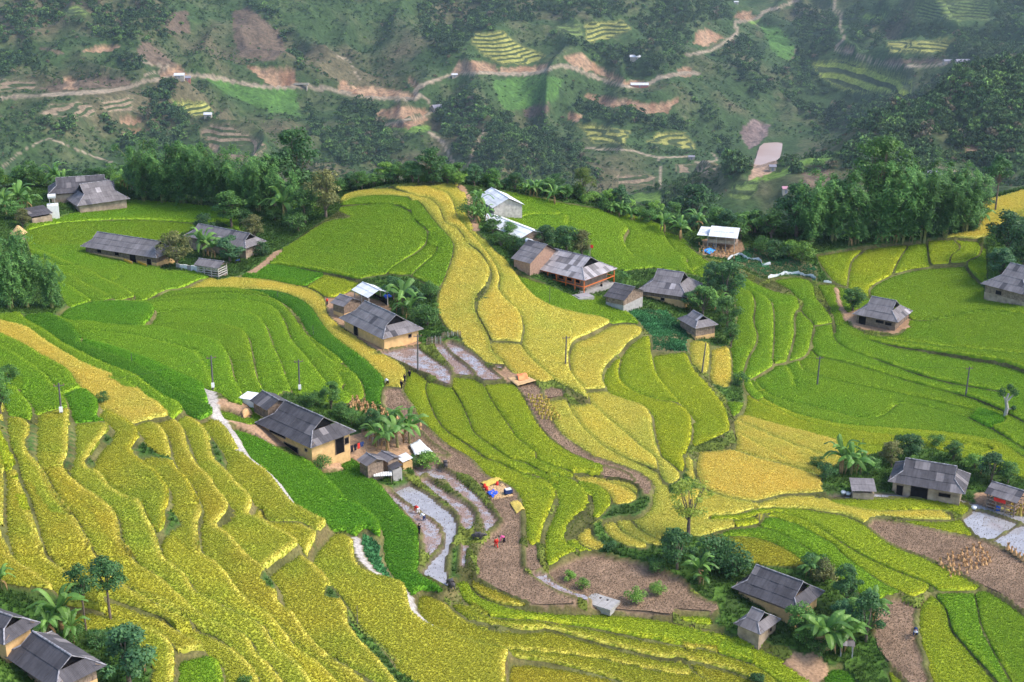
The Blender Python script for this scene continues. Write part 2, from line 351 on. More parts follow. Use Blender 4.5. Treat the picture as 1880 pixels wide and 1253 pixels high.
# what grows or lies on each plot: "kind | a stroke through the plot | what it looks like". Kinds: Y golden, O olive gold, L lime, G green, B bright green,
# D deep green, S dry stubble, M wet stubble, W open water, E bare earth, V grassy bank, K weeds, C vegetable patch, P concrete path
SEEDS = """
G|Z -40,400 60,398 200,388 400,400|green rice field curving below the big grey farmhouse at the upper left
G|A 300,90 600,40 A 1040,30|green rice field directly behind the long grey-roofed farmhouse with ochre base
G|A 250,130 460,170 A 700,290 950,300|darker green rice plot in front of the ochre-based farmhouse
G|A 250,175 400,252 560,330 650,370|narrow green terrace sloping towards the lone thatched heap below the farmhouse
G|A 250,250 400,325 520,375|lower narrow green terrace just right of the bamboo clump
G|A 370,400 430,400|small green corner plot at the foot of the bamboo clump
B|A 360,480 500,470 700,490|bright green wedge of rice at the head of the curved left terraces
Y|A 1000,345 1200,315 1500,330 1660,420 1750,560 1850,650 B 120,700 250,790 330,830|golden rice band arching over the left terraces to the brown house
D|A 1450,370 1600,460 1700,580 1840,700 B 100,750 180,830|deep green strip just inside the arching golden band
G|A 900,375 1200,362 1400,378 1550,470 1640,600 1800,740 B 20,810 90,920|outermost green terrace of the curved left hillside
G|A 850,400 1200,390 1450,420 1580,560 1700,730 1850,860|second green terrace inside the curved left hillside
G|A 850,435 1100,430 1380,450 1480,530 1560,700 1660,850|third green terrace inside the curved left hillside
G|A 850,490 1150,490 1350,550 1410,680 1480,860|fourth green terrace, behind the utility pole with a white box
G|A 820,540 1100,570 1240,650 1300,800 1330,900|fifth green terrace, ending by the pale footpath
G|A 350,510 500,570 800,620 1000,700 1150,860|broad muted green plot around the left utility pole
D|A 80,452 250,520 400,620 600,720 800,830 1000,960|long bluish green strip above the golden stripe on the left
G|A 0,468 100,520 300,640 600,790 850,950 930,1000|green strip bordering the long golden stripe on its upper side
Y|A -30,550 200,650 450,800 620,880 780,990 830,1020|long golden stripe running down the left slope
G|A -30,620 150,700 320,820 370,880|green plot directly below the long golden stripe at the left edge
G|A -30,720 150,780 250,900 290,960|green plot above the utility pole at the far left
G|A 20,800 60,960 130,1030|green plot left of the leftmost utility pole
B|A 380,940 430,1000 500,1040|small bright green square beside the leftmost utility pole
Y|A 5,975 -20,1020|tiny golden plot at the left edge beside the shrub
Y|G 120,170 200,250 180,400 300,620 470,850 640,1100|golden column plot, second from the left edge
L|G -30,330 40,500 120,700 150,900 250,1150|yellow green column plot third from the lower left corner
O|G -60,500 5,700 0,1100|narrow golden sliver at the left edge
V|G 50,120 30,280 100,480|grassy bank beside the left column plots
V|G 360,200 340,450|grassy bank between two golden column plots
Y|G 600,120 550,400 560,600|golden rectangular plot with the white marker of the pole
V|G 770,300 765,600 720,680|grassy bank right of the rectangular golden plot
Y|G 900,260 850,500 840,650 1000,750 1200,950 1450,1060|golden funnel shaped plot right of the rectangular one
V|G 1190,320 1080,450 970,610|bare dark bank below the funnel shaped golden plot
Y|G 1120,90 1300,200 1400,350 1380,440|golden plot with a rounded top right of the funnel shaped plot
L|G 1200,560 1400,650 1600,850 1700,1050|yellow green plot in the middle of the column terraces
V|G 1515,400 1480,500|short dark bank between two golden plots
Y|G 1500,250 1650,300 1750,480|golden plot with a rounded top below the long golden stripe
L|G 1560,600 1700,700 1850,800 D 980,250|yellow green plot with two small dark gaps
Y|A 860,1055 940,1150 1000,1250 D 1080,150|golden column plot below the end of the golden stripe
Y|A 990,1040 1080,1120 1130,1250 D 1150,130 1250,250 1300,330|golden column plot second from the pale path
V|D 1040,50 1060,90|weedy gap in the golden columns
V|A 1140,1180 1170,1240|weedy gap beside the pale path
Y|D 1060,200 1130,250 1170,280|golden plot in the middle of the left slope above a cross bund
Y|D 1100,315 1190,310|small golden patch below the cross bund
V|D 910,370 880,430|grassy bank at the end of the yellow green plot
Y|D 300,120 500,250 560,320 600,450 650,520|golden terrace dropping to a grassy nick on the left slope
O|G 600,800 D 320,190 480,400 600,520|golden olive terrace left of the grassy nick
O|D 130,200 250,400 350,540|olive gold terrace rising from the banana plants
O|D 60,120 100,300 170,500|olive gold terrace second from the lower left edge
O|D 10,500 40,560|olive gold terrace at the lower left edge
O|D -30,500 60,680 200,790|olive gold strip above the dark roofs in the corner
O|D 150,610 230,640 330,720 420,790|olive gold plot behind the paired trees
O|D 350,600 500,620 650,750 800,830 1000,920|olive gold terrace right of the paired trees
O|D 600,600 750,690 900,800 1100,930|olive terrace in the lower left, three above the leafy shrub
O|D 780,600 950,740 1150,870 1350,980 1480,1130|golden olive terrace curving past a small notch
O|D 900,500 1000,600 1150,720 1300,850 1450,960 1600,1120|green streaked terrace crossing the lower left slope
Y|D 650,280 760,400 830,550|golden terrace ending at a cross bund on the left slope
Y|D 1000,350 1020,480|golden plot above the deep green terrace
Y|D 1110,430 1250,620 1400,750 1440,850|golden terrace above the narrow green gully
Y|D 1250,400 1400,500 1500,570|golden four sided plot beside the narrow green gully
Y|D 1380,320 1450,420 1600,500 1680,540|small golden wedge near the bend of the pale path
Y|D 1550,640 1650,750 1750,900 1850,1050 E 30,1050|large golden plot below the narrow green gully
V|D 1455,690 1500,820|narrow green gully between golden terraces
V|D 1720,520 1670,570|dark grassy bank where the gully starts
Y|D 1800,520 E 0,550 100,800 300,1000 500,1150 800,1200|large golden plot filling the bottom of the slope beside the path
V|E 10,820 80,950|narrow gully of dark weeds along the golden plot
O|D 1520,900 1700,1080 E 0,1000 100,1150|olive gold strip running to the lower edge
O|D 550,890 700,1050 880,1200|olive gold plot behind the leafy shrub
O|D 650,850 850,960 1000,1080|green and gold terrace above the leafy shrub
G|D 980,1180 1100,1150|green plot at the bottom edge right of the leafy shrub
O|D 1200,1130 1300,1240|olive gold terrace at the lower edge of the left slope
B|A 1330,1150 1500,1253 D 1500,60 1650,200 1800,380|steep bright green slope below the ochre farmhouse
B|E 60,200 150,330 230,400|bright green plot at the elbow of the pale path
D|E 40,60 200,200 300,330 400,480 350,650 450,730|deep green slope falling to the flooded plots
C|E 180,560 220,640 280,700|bluish vegetable bed beside the pale path
G|U 1865,1200 V 150,1130 300,1180 350,1250 B 100,150 200,200|great green plot on the hilltop plateau
G|V 100,1070 250,1060 430,1150 530,1253 B 560,200 480,290|green border plot round the hilltop plateau
G|B 480,120 400,220 340,265|curved green plot at the right of the plateau
B|A 1400,240 1600,260|bright green square below the hilltop plateau
L|A 1750,310 1840,320 B 50,340|lime patch between the plateau and the white-roofed shed
V|B 150,330 400,330 480,400 500,520 620,600|garden ground around the brown roofed farmhouse
E|B 30,420 200,640|earth yard of the brown roofed farmhouse
Y|V 100,1040 300,1015 450,1070 560,1180 B 680,150 700,300 640,450 720,600 800,700|golden plot along the left of the central ridge
Y|V 500,1000 580,1080 B 740,200 830,330 850,420 900,550 920,600|narrow golden plot winding down the middle of the central ridge
Y|V 620,1010 670,1130 B 800,150 900,300 1020,450 1200,530 1100,600 1100,700|broad golden plot with the dark utility pole on the ridge
Y|B 870,660 950,680 1050,800|golden plot between two cross bunds below the ridge
V|B 815,320 770,400|grassy bank winding through the ridge
G|B 980,300 1100,360 1250,430 1450,500|green plot in front of the orange framed farmhouse
Y|B 1480,560 1400,620 1330,700 1350,820|golden plot at the end of the ridge
L|B 1480,760 1470,850 1600,950 1700,1030 1760,1150 E 1850,0|lime plot curling beneath the golden ridge end
L|B 1600,640 1560,750 1600,850 1700,920|lime plot with a rounded top beside the dark green patch
L|B 1750,720 1850,850 C 100,900 200,1020 250,1090|large lime plot left of the stream
C|B 1700,560 1800,600 C 20,600|dark green leafy crop in front of the low farmhouse
Y|B 1250,860 1330,920|small golden plot beside the reaping floor
Y|B 1400,910 1550,980 1650,1050 1700,1180|golden terrace under the lime plots
Y|B 1250,960 1350,1020 1480,1120 1600,1230|middle golden terrace under the ridge
Y|B 1150,980 1250,1080 1350,1200 E 1500,60 1700,170|golden terrace bordering the long stubble strip
S|B 1020,890 1070,1000 1130,1110 E 1300,20 1500,100 1640,200|long strip of brown stubble winding between golden plots
S|B 1120,900 1190,900|small brown stubble plot beside the orange tarp
M|B 850,780 880,780|tiny muddy pool at the foot of the ridge
M|B 350,720 540,780|flooded plot beside the ochre house with white reflections
M|B 540,680 620,770 700,810|drained muddy plot second from the ochre house
M|B 640,660 720,740 820,820|muddy strip with rows of stubble third from the ochre house
E|B 920,810 1000,850|trodden threshing floor with the orange tarp
L|B 420,820 400,870 500,1040 620,1150 E 800,110 1000,250 1060,450|pale gold strip right of the long stubble field
L|B 520,880 560,980 640,1080 E 850,30 1050,130 1200,250 1200,350 1160,500 1200,560|bright lime terrace left of centre
L|B 680,860 700,950 800,1100 E 1050,90 1250,170 1370,230 1390,300|lime terrace third from the stubble field
L|B 880,880 950,1000 1050,1150 E 1100,50 1300,130|yellow green terrace beside the long stubble strip
Y|E 1350,140 1480,210 1550,250|golden plot tip over the grassy hollow
Y|E 1450,155 1600,220|thin golden strip along the stubble bend
L|E 1290,430 1260,500 1340,545|small bright plot folded under the lime terraces
V|E 1480,320 1600,320|grassy hollow below the lime terraces
Y|E 1310,440 1350,520|narrow golden step, first of the fan
Y|E 1390,410 1420,480|narrow golden step, second of the fan
Y|E 1450,390 1510,470|narrow golden step, third of the fan
Y|E 1530,375 1600,450|narrow golden step, fourth of the fan
Y|E 1640,370 1700,440 1750,300|broad golden step at the right of the fan
V|E 1450,560 1600,590|dark weedy bank above the stubble pool
S|B 270,930 380,1020 E 560,50 700,140 850,260|long stubble field beside the corn shocks
S|E 900,380 850,600 900,700 1100,820|wide brown stubble field in the valley bottom
S|E 1050,580|narrow stubble plot between two bunds
S|E 1250,620 1500,700 1700,750 F -50,800|large round stubble field with a few weeds
M|E 1150,690 1220,780|wet furrow at the edge of the round stubble field
V|E 1200,600|grass bund above the round stubble field
M|E 300,250 400,380 500,480|small flooded stubble plot with the planters
W|E 400,230 520,330 600,430 540,600 500,680 570,760|winding flooded plot reflecting the sky
M|E 500,190 620,320 700,420|third flooded plot with rows of stubble
M|E 560,130 700,230 800,380|fourth plot, half drained with stubble rows
M|E 680,580 670,660|short flooded plot below the standing buffalo
V|E 640,500 630,650|grass bank between the flooded plots
V|E 270,120 300,150|bank behind the sheds
L|E 700,760 900,870 1100,900 1500,930 1865,1000|upper golden terrace under the stubble fields
O|E 740,710 900,800 980,840|small golden terrace corner under the stubble field
O|E 650,800 850,930 1100,930 1400,1000 1800,1100 F 200,1120|second golden terrace of the lower slope
O|E 480,850 700,990 1000,1010 1300,1080 1700,1190|broad olive gold terrace of the lower slope
O|E 1000,1160 1200,1220|olive gold plot at the bottom centre edge
L|F 200,960 350,1020 500,1120|golden terrace below the ruined hut
O|F 50,1060 250,1120 480,1240|olive terrace in front of the lower right huts
L|F 40,830 100,870|tufted grass patch in the round stubble field
D|F 850,1210 930,1220|small deep green seed bed at the lower edge
S|F 1180,850 1180,1000 1250,1180|dark stubble field with the bending farmer
L|F 1340,900 1380,1080 1450,1230|yellow green plot right of the bending farmer
G|F 1500,800 1560,950 1650,1120|green plot second from the lower right corner
G|F 1680,800 1780,950 1850,1150|green plot in the lower right corner
O|F 300,490 450,550 550,620|olive plot behind the lower right farmhouse
G|F 350,430 500,450 700,560 850,700|bright green terrace arching behind the lower right farmhouse
G|F 500,380 700,450 850,560 1000,700 1100,770|vivid green terrace with the short post at its head
L|F 200,400 470,345 700,400 900,540 1100,650 1250,730|golden green terrace above the vivid one
L|F 600,320 850,380 1000,450 1200,570 1500,700|yellow green terrace bordering the harvested field
Y|F 100,280 120,400 200,420|golden slope behind the feathery tree
Y|F 200,290 400,310 700,280 1000,340|golden strip under the great golden field
L|F 900,270 1200,295 1500,310|golden strip in front of the lower right grey farmhouse
L|F 1150,345 1400,355|golden strip above the harvested field
L|F 1520,400 1570,440|golden corner next to the flooded field
S|F 1100,420 1400,500 1700,620 1840,800|harvested field with straw shocks
W|F 1600,370 1650,450|flooded plot beside the open shed
W|F 1800,470 1840,520|flooded plot at the right edge
Y|F 150,120 300,150 600,150|great pale golden field left of the grey farmhouse
V|F 20,180 60,100|stream bed between lime and golden fields
Y|F 75,80 90,140|thin golden strip in the stream gully
V|C 200,870 280,960 330,1000|grassy stream bank below the small golden plots
Y|C 130,720 120,680|small golden plot beside the short pole
Y|C 240,750 245,820|small bright golden rectangle beside the first green column
G|C 360,420 370,560 330,750|first tall green column plot right of the trees
G|C 470,430 480,600 430,750|second tall green column plot
G|C 200,220 C 560,420 580,600 560,700|third tall green column plot with a long upper arm
G|C 690,520 680,620 650,700|fourth tall green column plot
G|C 620,340 720,400 780,500|green wedge below the netting
G|C 800,360 850,460|narrow green strip beside the stream path
G|C 780,600 1000,720 1300,830 1650,950|broad green bowl terrace with the two right poles
G|C 680,720 760,750 1000,850|narrow green bowl terrace
G|C 630,780 800,880 1100,960|green bowl terrace under the right utility poles
G|C 480,850 700,940 1000,1010|dark green foot of the bowl
G|C 1200,1000 1500,1060 1700,1140|curved green plot at the foot of the bowl
B|C 1680,1040|small bright plot beside the knotted tree
L|C 420,870 600,990 900,1085 1300,1115 1700,1200|lime terrace, first strip below the bowl
L|C 450,980 700,1080 1200,1160|lime terrace, second strip below the bowl
L|C 500,1080 700,1150 1200,1190|lime terrace, third strip below the bowl
Y|C 400,1090 600,1180 800,1225|golden terrace, fourth strip below the bowl
Y|C 360,1140 500,1210 F 600,80|golden terrace above the great pale field
L|C 1750,1210 F 1700,60|lime terrace behind the lower right trees
G|C 1000,600 1300,620 1600,650 1850,600|light green field in front of the right farmhouse
G|C 950,620 1200,690 1500,750 1800,830|green field sweeping below the right farmhouse
G|C 1200,350 1500,380 1700,430|green field beside the right farmhouse
L|C 860,250|yellow green plot, first below the bamboo grove
L|C 1100,200 1000,300|yellow green plot, second below the bamboo grove
L|C 1280,170|yellow green plot, third below the bamboo grove
L|C 1430,150|yellow green plot, fourth below the bamboo grove
L|C 1560,130|yellow green plot, fifth below the bamboo grove
G|C 1700,120 1680,230 1750,300|green field at the far right under the trees
Y|C 1800,10 W 1800,1050|golden field at the far right crest
E|C 860,420 900,500|earth path beside the lone grey farmhouse
Y|V 850,1030 1000,1100 1100,1140|golden tongue of rice by the white roofed barn
G|V 1000,1170 1150,1190 B 1100,60|green plot around the white roofed barn
G|V 900,1015 1100,1080 1350,1140 1450,1250 B 1450,60 1470,200 1700,270|green hilltop field right of the white roofed barn
G|B 1620,60 1700,150 1850,230|green hilltop field left of the stilt house
G|B 1830,80 C 60,150 120,220|green plot above the low farmhouse
Y|Z 425,800 455,865 520,915 580,955|golden plot hugging the pale path down to its elbow
Y|Z 280,950|golden patch above the deep green streak
B|Z 240,640 300,665 350,700|lower stretch of the bright strip beside the pale path
Y|Z 1230,862|golden tip under the lime plots
O|Z 1280,1222 1350,1245|olive strip at the bottom edge in front of the huts
L|Z 1270,1133|tufted rice left of the lower right huts
E|Z 590,850 640,830 680,850 700,815|trodden yard of the ochre farmhouse
V|Z 600,760 560,745 650,775 690,760|garden behind the ochre farmhouse
"""
# ground that houses, groves and gardens stand on
PATCHES = """
V|Z -300,200 -300,420 -60,425 45,418 62,405 113,396 192,371 247,364 330,371 400,378 440,372 440,420 470,440 500,470 560,425 625,385 632,362 640,345 640,200
V|Z 295,440 330,430 400,405 430,420 470,440 502,457 480,492 440,507 400,514 360,502 295,497
V|Z -100,400 40,415 58,470 100,520 122,560 98,577 0,575 -100,580
V|Z 855,340 885,348 893,400 912,432 948,440 975,425 1075,428 1085,470 1115,493 1150,498 1200,493 1290,510 1308,480 1345,490 1352,600 1330,637 1265,620 1255,600 1225,570 1150,567 1100,545 1060,548 940,490 905,455 868,410
V|Z 880,345 891,343 963,357 1032,371 1100,381 1152,388 1203,408 1255,435 1290,470 1335,480 1400,512 1440,505 1520,518 1498,465 1600,447 1700,439 1790,425 1812,395 1790,372 1790,200 880,200
C|Z 1330,470 1400,508 1440,503 1500,515 1500,490 1420,460 1360,455
V|Z 1508,872 1545,845 1640,825 1710,822 1790,845 1860,872 1950,900 1950,905 1800,912 1790,925 1760,913 1620,903 1510,905
V|Z 1198,1025 1215,985 1290,985 1330,1000 1370,1032 1410,1040 1500,1045 1530,1062 1570,1095 1606,1100 1598,1160 1622,1200 1640,1260 1590,1300 1575,1253 1540,1213 1500,1230 1460,1185 1330,1160 1315,1110 1255,1062 1200,1030
V|Z 1812,440 1850,400 1960,400 1960,570 1880,545 1812,515
E|Z 1290,440 1362,440 1366,462 1330,474 1290,468
E|Z 1555,575 1568,600 1640,612 1672,600 1668,575 1600,560
V|Z -100,1060 0,1078 60,1092 105,1100 135,1150 225,1152 245,1185 282,1215 275,1270 200,1400 -100,1400
E|Z 1790,905 1880,900 1950,920 1950,960 1880,945 1790,922
E|Z 1435,1215 1500,1195 1525,1230 1500,1260
"""
# pale path: centre line with its half width
TRACKS = """
P|1.1|A 1112,900 1125,940
P|0.9|A 1125,940 1152,1010 1180,1050
P|0.8|A 1180,1050 1232,1110 1290,1210 D 1300,20
P|0.7|D 1300,20 1340,60 1440,140 1500,210 1560,290 1640,350 1700,395
P|0.45|E 100,487 112,550 145,615
P|0.45|E 145,615 215,680 280,715 325,722
P|0.45|E 350,748 385,800 400,860 450,910
P|0.5|E 450,910 500,945 550,972
E|0.6|A 1320,940 1300,990 1250,985
E|0.9|A 1310,1020 1270,985 1200,965
E|1.0|A 1350,265 1420,215 1490,155
E|0.7|V 650,1000 700,1060 720,1150 740,1230
E|0.6|C 860,350 880,430 920,520
"""
gx = np.arange(GX0, GX1, CELL); gy = np.arange(GY0, GY1, CELL)
XX, YY = np.meshgrid(gx, gy); NYG, NXG = XX.shape
BZ = base(XX, YY)
DIST = np.full(XX.shape, 9.0); CLX = XX.copy(); CLY = YY.copy()
POLYS = []
for ln in LINES.strip().split('\n'):
    w = 0.16
    if '|' in ln: w, ln = ln.split('|'); w = float(w) * 0.72
    pp = smooth_line(P(ln), 6.0)
    W, ok = cast(pp[:, 0], pp[:, 1])
    W = W[ok]
    if len(W) < 2: continue
    # sideways overrun for lines that leave the frame
    for end in (0, -1):
        px = pp[ok][end]
        if px[0] < 8 or px[0] > 1872 or px[1] > 1245:
            k = min(4, len(W) - 1); d = W[0] - W[k] if end == 0 else W[-1] - W[-1 - k]
            d = d / max(np.hypot(*d), 1e-6); e = (W[0] if end == 0 else W[-1]) + d * np.arange(1, 14)[:, None] * 1.5
            W = np.vstack([e[::-1], W]) if end == 0 else np.vstack([W, e])
    POLYS.append((W, w))
# loose ends run on to the nearest bund
_all = [W.copy() for W, w in POLYS]
for n, (W, w) in enumerate(POLYS):
    for end in (0, -1):
        e = W[end]; k = min(3, len(W) - 1); d = e - (W[k] if end == 0 else W[-1 - k]); d = d / max(np.hypot(*d), 1e-6)
        best, bp = 3.6, None
        for m, V in enumerate(_all):
            if m == n:
                if len(V) < 12: continue
                V = V[8:] if end == 0 else V[:-8]
            if V[:, 0].min() - 4 > e[0] or V[:, 0].max() + 4 < e[0] or V[:, 1].min() - 4 > e[1] or V[:, 1].max() + 4 < e[1]: continue
            s0, s1 = V[:-1], V[1:]; dd = s1 - s0; t = np.clip(((e - s0) * dd).sum(1) / np.maximum((dd * dd).sum(1), 1e-9), 0, 1); q = s0 + dd * t[:, None]
            v = q - e; r = np.hypot(v[:, 0], v[:, 1]); cost = r * (1.3 - 0.6 * np.clip((v @ d) / np.maximum(r, 1e-6), -1, 1)); i = cost.argmin()
            if r.min() < 0.05: best = 0; bp = None; break
            if cost[i] < best: best, bp = cost[i], q[i]
        if bp is not None:
            W = np.vstack([bp, W]) if end == 0 else np.vstack([W, bp])
    POLYS[n] = (W, w)
def stamp(W, w, R=4.0):
    for a, b in zip(W[:-1], W[1:]):
        x0, x1 = min(a[0], b[0]) - R, max(a[0], b[0]) + R; y0, y1 = min(a[1], b[1]) - R, max(a[1], b[1]) + R
        i0, i1 = max(0, int((x0 - GX0) / CELL)), min(NXG, int((x1 - GX0) / CELL) + 1)
        j0, j1 = max(0, int((y0 - GY0) / CELL)), min(NYG, int((y1 - GY0) / CELL) + 1)
        if i0 >= i1 or j0 >= j1: continue
        X = XX[j0:j1, i0:i1]; Y = YY[j0:j1, i0:i1]; d = b - a; L = max(d @ d, 1e-9)
        t = np.clip(((X - a[0]) * d[0] + (Y - a[1]) * d[1]) / L, 0, 1); cx = a[0] + t * d[0]; cy = a[1] + t * d[1]
        r = np.hypot(X - cx, Y - cy)
        rr = r - w; D = DIST[j0:j1, i0:i1]; m = rr < D
        D[m] = rr[m]
        nx = np.where(r > 1e-6, (X - cx) / np.maximum(r, 1e-6), 0); ny = np.where(r > 1e-6, (Y - cy) / np.maximum(r, 1e-6), 0)
        CLX[j0:j1, i0:i1][m] = (cx + nx * w)[m]; CLY[j0:j1, i0:i1][m] = (cy + ny * w)[m]
for W, w in POLYS: stamp(W, w)
def components(mask):
    """4-connected regions by runs of a row joined to the runs of the row below"""
    lab = np.zeros(mask.shape, np.int32); par = [0]
    def find(a):
        while par[a] != a: par[a] = par[par[a]]; a = par[a]
        return a
    prev = []
    for j in range(mask.shape[0]):
        m = np.r_[False, mask[j], False]; e = np.flatnonzero(m[1:] != m[:-1]); cur = []
        k = 0
        for s, t in zip(e[::2], e[1::2]):
            par.append(len(par)); n = len(par) - 1
            while k < len(prev) and prev[k][1] <= s: k += 1
            q = k
            while q < len(prev) and prev[q][0] < t:
                a, b = find(n), find(prev[q][2])
                if a != b: par[max(a, b)] = min(a, b)
                q += 1
            cur.append((s, t, n)); lab[j, s:t] = n
        prev = cur
    roots = np.array([find(i) for i in range(len(par))]); return roots[lab]
LAB = components(DIST > 0.16)
SEED = []
for ln in SEEDS.strip().split('\n'):
    k, st, lb = ln.split('|'); pp = P(st)
    q = [pp[0]] if len(pp) == 1 else []
    for a, b in zip(pp[:-1], pp[1:]):
        n = max(2, int(np.hypot(*(b - a)) / 2.5)); q += list(a + (b - a) * np.linspace(0, 1, n)[:, None])
    q = np.array(q); W, ok = cast(q[:, 0], q[:, 1]); SEED.append((k, W[ok], lb.strip()))
PLOT = np.zeros(XX.shape, np.int16)
free = DIST > 0.0
for n, (k, W, lb) in enumerate(SEED):
    i = np.clip(((W[:, 0] - GX0) / CELL + .5).astype(int), 0, NXG - 1); j = np.clip(((W[:, 1] - GY0) / CELL + .5).astype(int), 0, NYG - 1)
    ok = free[j, i]; PLOT[j[ok], i[ok]] = n + 1
def grow(lab, free, steps):
    for it in range(steps):
        todo = free & (lab == 0)
        new = np.zeros_like(lab)
        for s in (1, -1):
            for ax in (0, 1):
                r = np.roll(lab, s, ax); new = np.where((new == 0) & (r > 0), r, new)
        add = todo & (new > 0)
        if not add.any(): break
        lab[add] = new[add]
    return lab
def inside(poly, X, Y):
    c = np.zeros(X.shape, bool); j = len(poly) - 1
    for i in range(len(poly)):
        (xi, yi), (xj, yj) = poly[i], poly[j]
        if yi != yj: c ^= ((yi > Y) != (yj > Y)) & (X < (xj - xi) * (Y - yi) / (yj - yi) + xi)
        j = i
    return c
PXG, PYG = to_px(XX, YY, BZ)
_bpoly = np.array([t.split(',')[:2] for t in BRINK.split()], float)
def brink_y(x):
    o = np.argsort(_bp[:, 0]); return np.interp(x, _bp[o, 0], _bp[o, 1])
BEYOND = YY > brink_y(XX) + 1.0
OV = np.zeros_like(PLOT)
for t, ln in [l.split('|') for l in PATCHES.strip().split('\n')]:
    m = inside(P(ln), PXG, PYG) & ~BEYOND
    SEED.append((t, None, '')); OV[m] = len(SEED)
SEED.append(('V', None, '')); OV[BEYOND] = len(SEED)
for t, w, ln in [l.split('|') for l in TRACKS.strip().split('\n')]:
    pp = smooth_line(P(ln), 5.0); W, ok = cast(pp[:, 0], pp[:, 1]); W = W[ok]; w = float(w); SEED.append((t, None, ''))
    for a, b in zip(W[:-1], W[1:]):
        d = b - a; L = max(d @ d, 1e-9)
        i0, i1 = int((min(a[0], b[0]) - w - 1 - GX0) / CELL), int((max(a[0], b[0]) + w + 1 - GX0) / CELL) + 1
        j0, j1 = int((min(a[1], b[1]) - w - 1 - GY0) / CELL), int((max(a[1], b[1]) + w + 1 - GY0) / CELL) + 1
        X = XX[j0:j1, i0:i1]; Y = YY[j0:j1, i0:i1]; q = np.clip(((X - a[0]) * d[0] + (Y - a[1]) * d[1]) / L, 0, 1)
        m = np.hypot(X - a[0] - q * d[0], Y - a[1] - q * d[1]) < w + 0.1; OV[j0:j1, i0:i1][m] = len(SEED); DIST[j0:j1, i0:i1][m] = 0.5
KIND = np.array(['-'] + [s[0] for s in SEED])
COMP = components((DIST > 0.16) & (OV == 0)); _cs = np.bincount(COMP.ravel()); _sk = {}
for n in range(1, len(SEED) + 1):       # one plot, one crop: strokes that ended up inside the same closed bund are joined
    if SEED[n - 1][1] is None: continue
    cc = COMP[PLOT == n]; cc = cc[cc > 0]
    if not len(cc): continue
    for c in np.unique(cc):
        if _cs[c] < 7000: _sk.setdefault(c, []).append(((cc == c).sum(), n))
for c, v in _sk.items():
    if _cs[c] >= 2600 and any(KIND[n] not in 'YOLG' for _, n in v): continue
    best = max(v)[1]; m = (COMP == c) & (PLOT > 0); PLOT[m] = best
PLOT[OV > 0] = 0; PLOT = grow(PLOT, (DIST > 0.16) & (OV == 0), 260); PLOT[OV > 0] = OV[OV > 0]
_p = np.where(np.isin(PLOT, [n for n in range(1, len(SEED) + 1) if KIND[n] == 'P']), 0, PLOT); _g = grow(_p, (DIST > 0.0) & (PLOT == 0), 2); PLOT = np.where(PLOT > 0, PLOT, _g)

# levels: each plot is nearly flat across, and steps down to the next
def blur1(A, s, ax):
    r = int(3 * s + 1); k = np.exp(-0.5 * (np.arange(-r, r + 1) / s) ** 2); k /= k.sum()
    A = np.moveaxis(A, ax, 0); Pd = np.pad(A, ((r, r), (0, 0))); n = A.shape[0]; out = np.zeros_like(A)
    for i, w in enumerate(k): out += w * Pd[i:i + n]
    return np.moveaxis(out, 0, ax)
def blur(A, s): return blur1(blur1(A, s, 0), s, 1)
GZ = BZ.copy(); LEVEL = {}; BOX = {}
def hashn(X, Y, s, seed=0):
    """smooth value noise in [-1, 1]"""
    X = X / s + seed * 17.3; Y = Y / s - seed * 9.1; xi = np.floor(X).astype(np.int64); yi = np.floor(Y).astype(np.int64); u = X - xi; v = Y - yi; u = u * u * (3 - 2 * u); v = v * v * (3 - 2 * v)
    def h(a, b):
        n = (a * 374761393 + b * 668265263 + seed * 97531) & 0x7fffffff; n = ((n ^ (n >> 13)) * 1274126177) & 0x7fffffff; return ((n ^ (n >> 16)) & 0xffff) / 32767.5 - 1
    return (h(xi, yi) * (1 - u) + h(xi + 1, yi) * u) * (1 - v) + (h(xi, yi + 1) * (1 - u) + h(xi + 1, yi + 1) * u) * v
for n in range(1, len(SEED) + 1):
    m = PLOT == n
    if m.sum() < 6: continue
    jj = np.flatnonzero(m.any(1)); ii = np.flatnonzero(m.any(0)); pad = 4
    j0, j1, i0, i1 = max(0, jj[0] - pad), min(NYG, jj[-1] + pad + 1), max(0, ii[0] - pad), min(NXG, ii[-1] + pad + 1)
    BOX[n] = (j0, j1, i0, i1); k = KIND[n]
    if k in 'VEPCK-': continue
    sub = m[j0:j1, i0:i1].astype(float); z = BZ[j0:j1, i0:i1]; st = 1
    sig = 22.0 if k in 'WM' else 13.0
    q = int(max(1, 3)); zs = (z * sub)[::q, ::q]; ms = sub[::q, ::q]
    num = blur(zs, sig / q); den = blur(ms, sig / q)
    lev = np.where(den > 1e-6, num / np.maximum(den, 1e-6), z[::q, ::q].mean())
    F = Field(0, 0, q, lev); J, I = np.mgrid[0:sub.shape[0], 0:sub.shape[1]]
    lev = F(I, J); mix = 0.95 if k in 'WM' else 0.8
    lev = lev * mix + z * (1 - mix)
    if k == 'W': lev = lev - 0.3
    if k in 'YOLGBD': lev = lev - 0.40
    if k == 'M': lev = lev - 0.25
    if k == 'S': lev = lev - 0.15
    LEVEL[n] = lev; GZ[j0:j1, i0:i1][m[j0:j1, i0:i1]] = lev[m[j0:j1, i0:i1]]
RICE_M = np.isin(KIND[PLOT], list('YOLGBD')); RZ = np.where(RICE_M, GZ, 0.0); seam = np.zeros(PLOT.shape)
for ax in (0, 1):
    for s in (1, -1):
        seam[(np.roll(PLOT, s, ax) != PLOT) & RICE_M & np.roll(RICE_M, s, ax) & (DIST > 0.25)] = 1
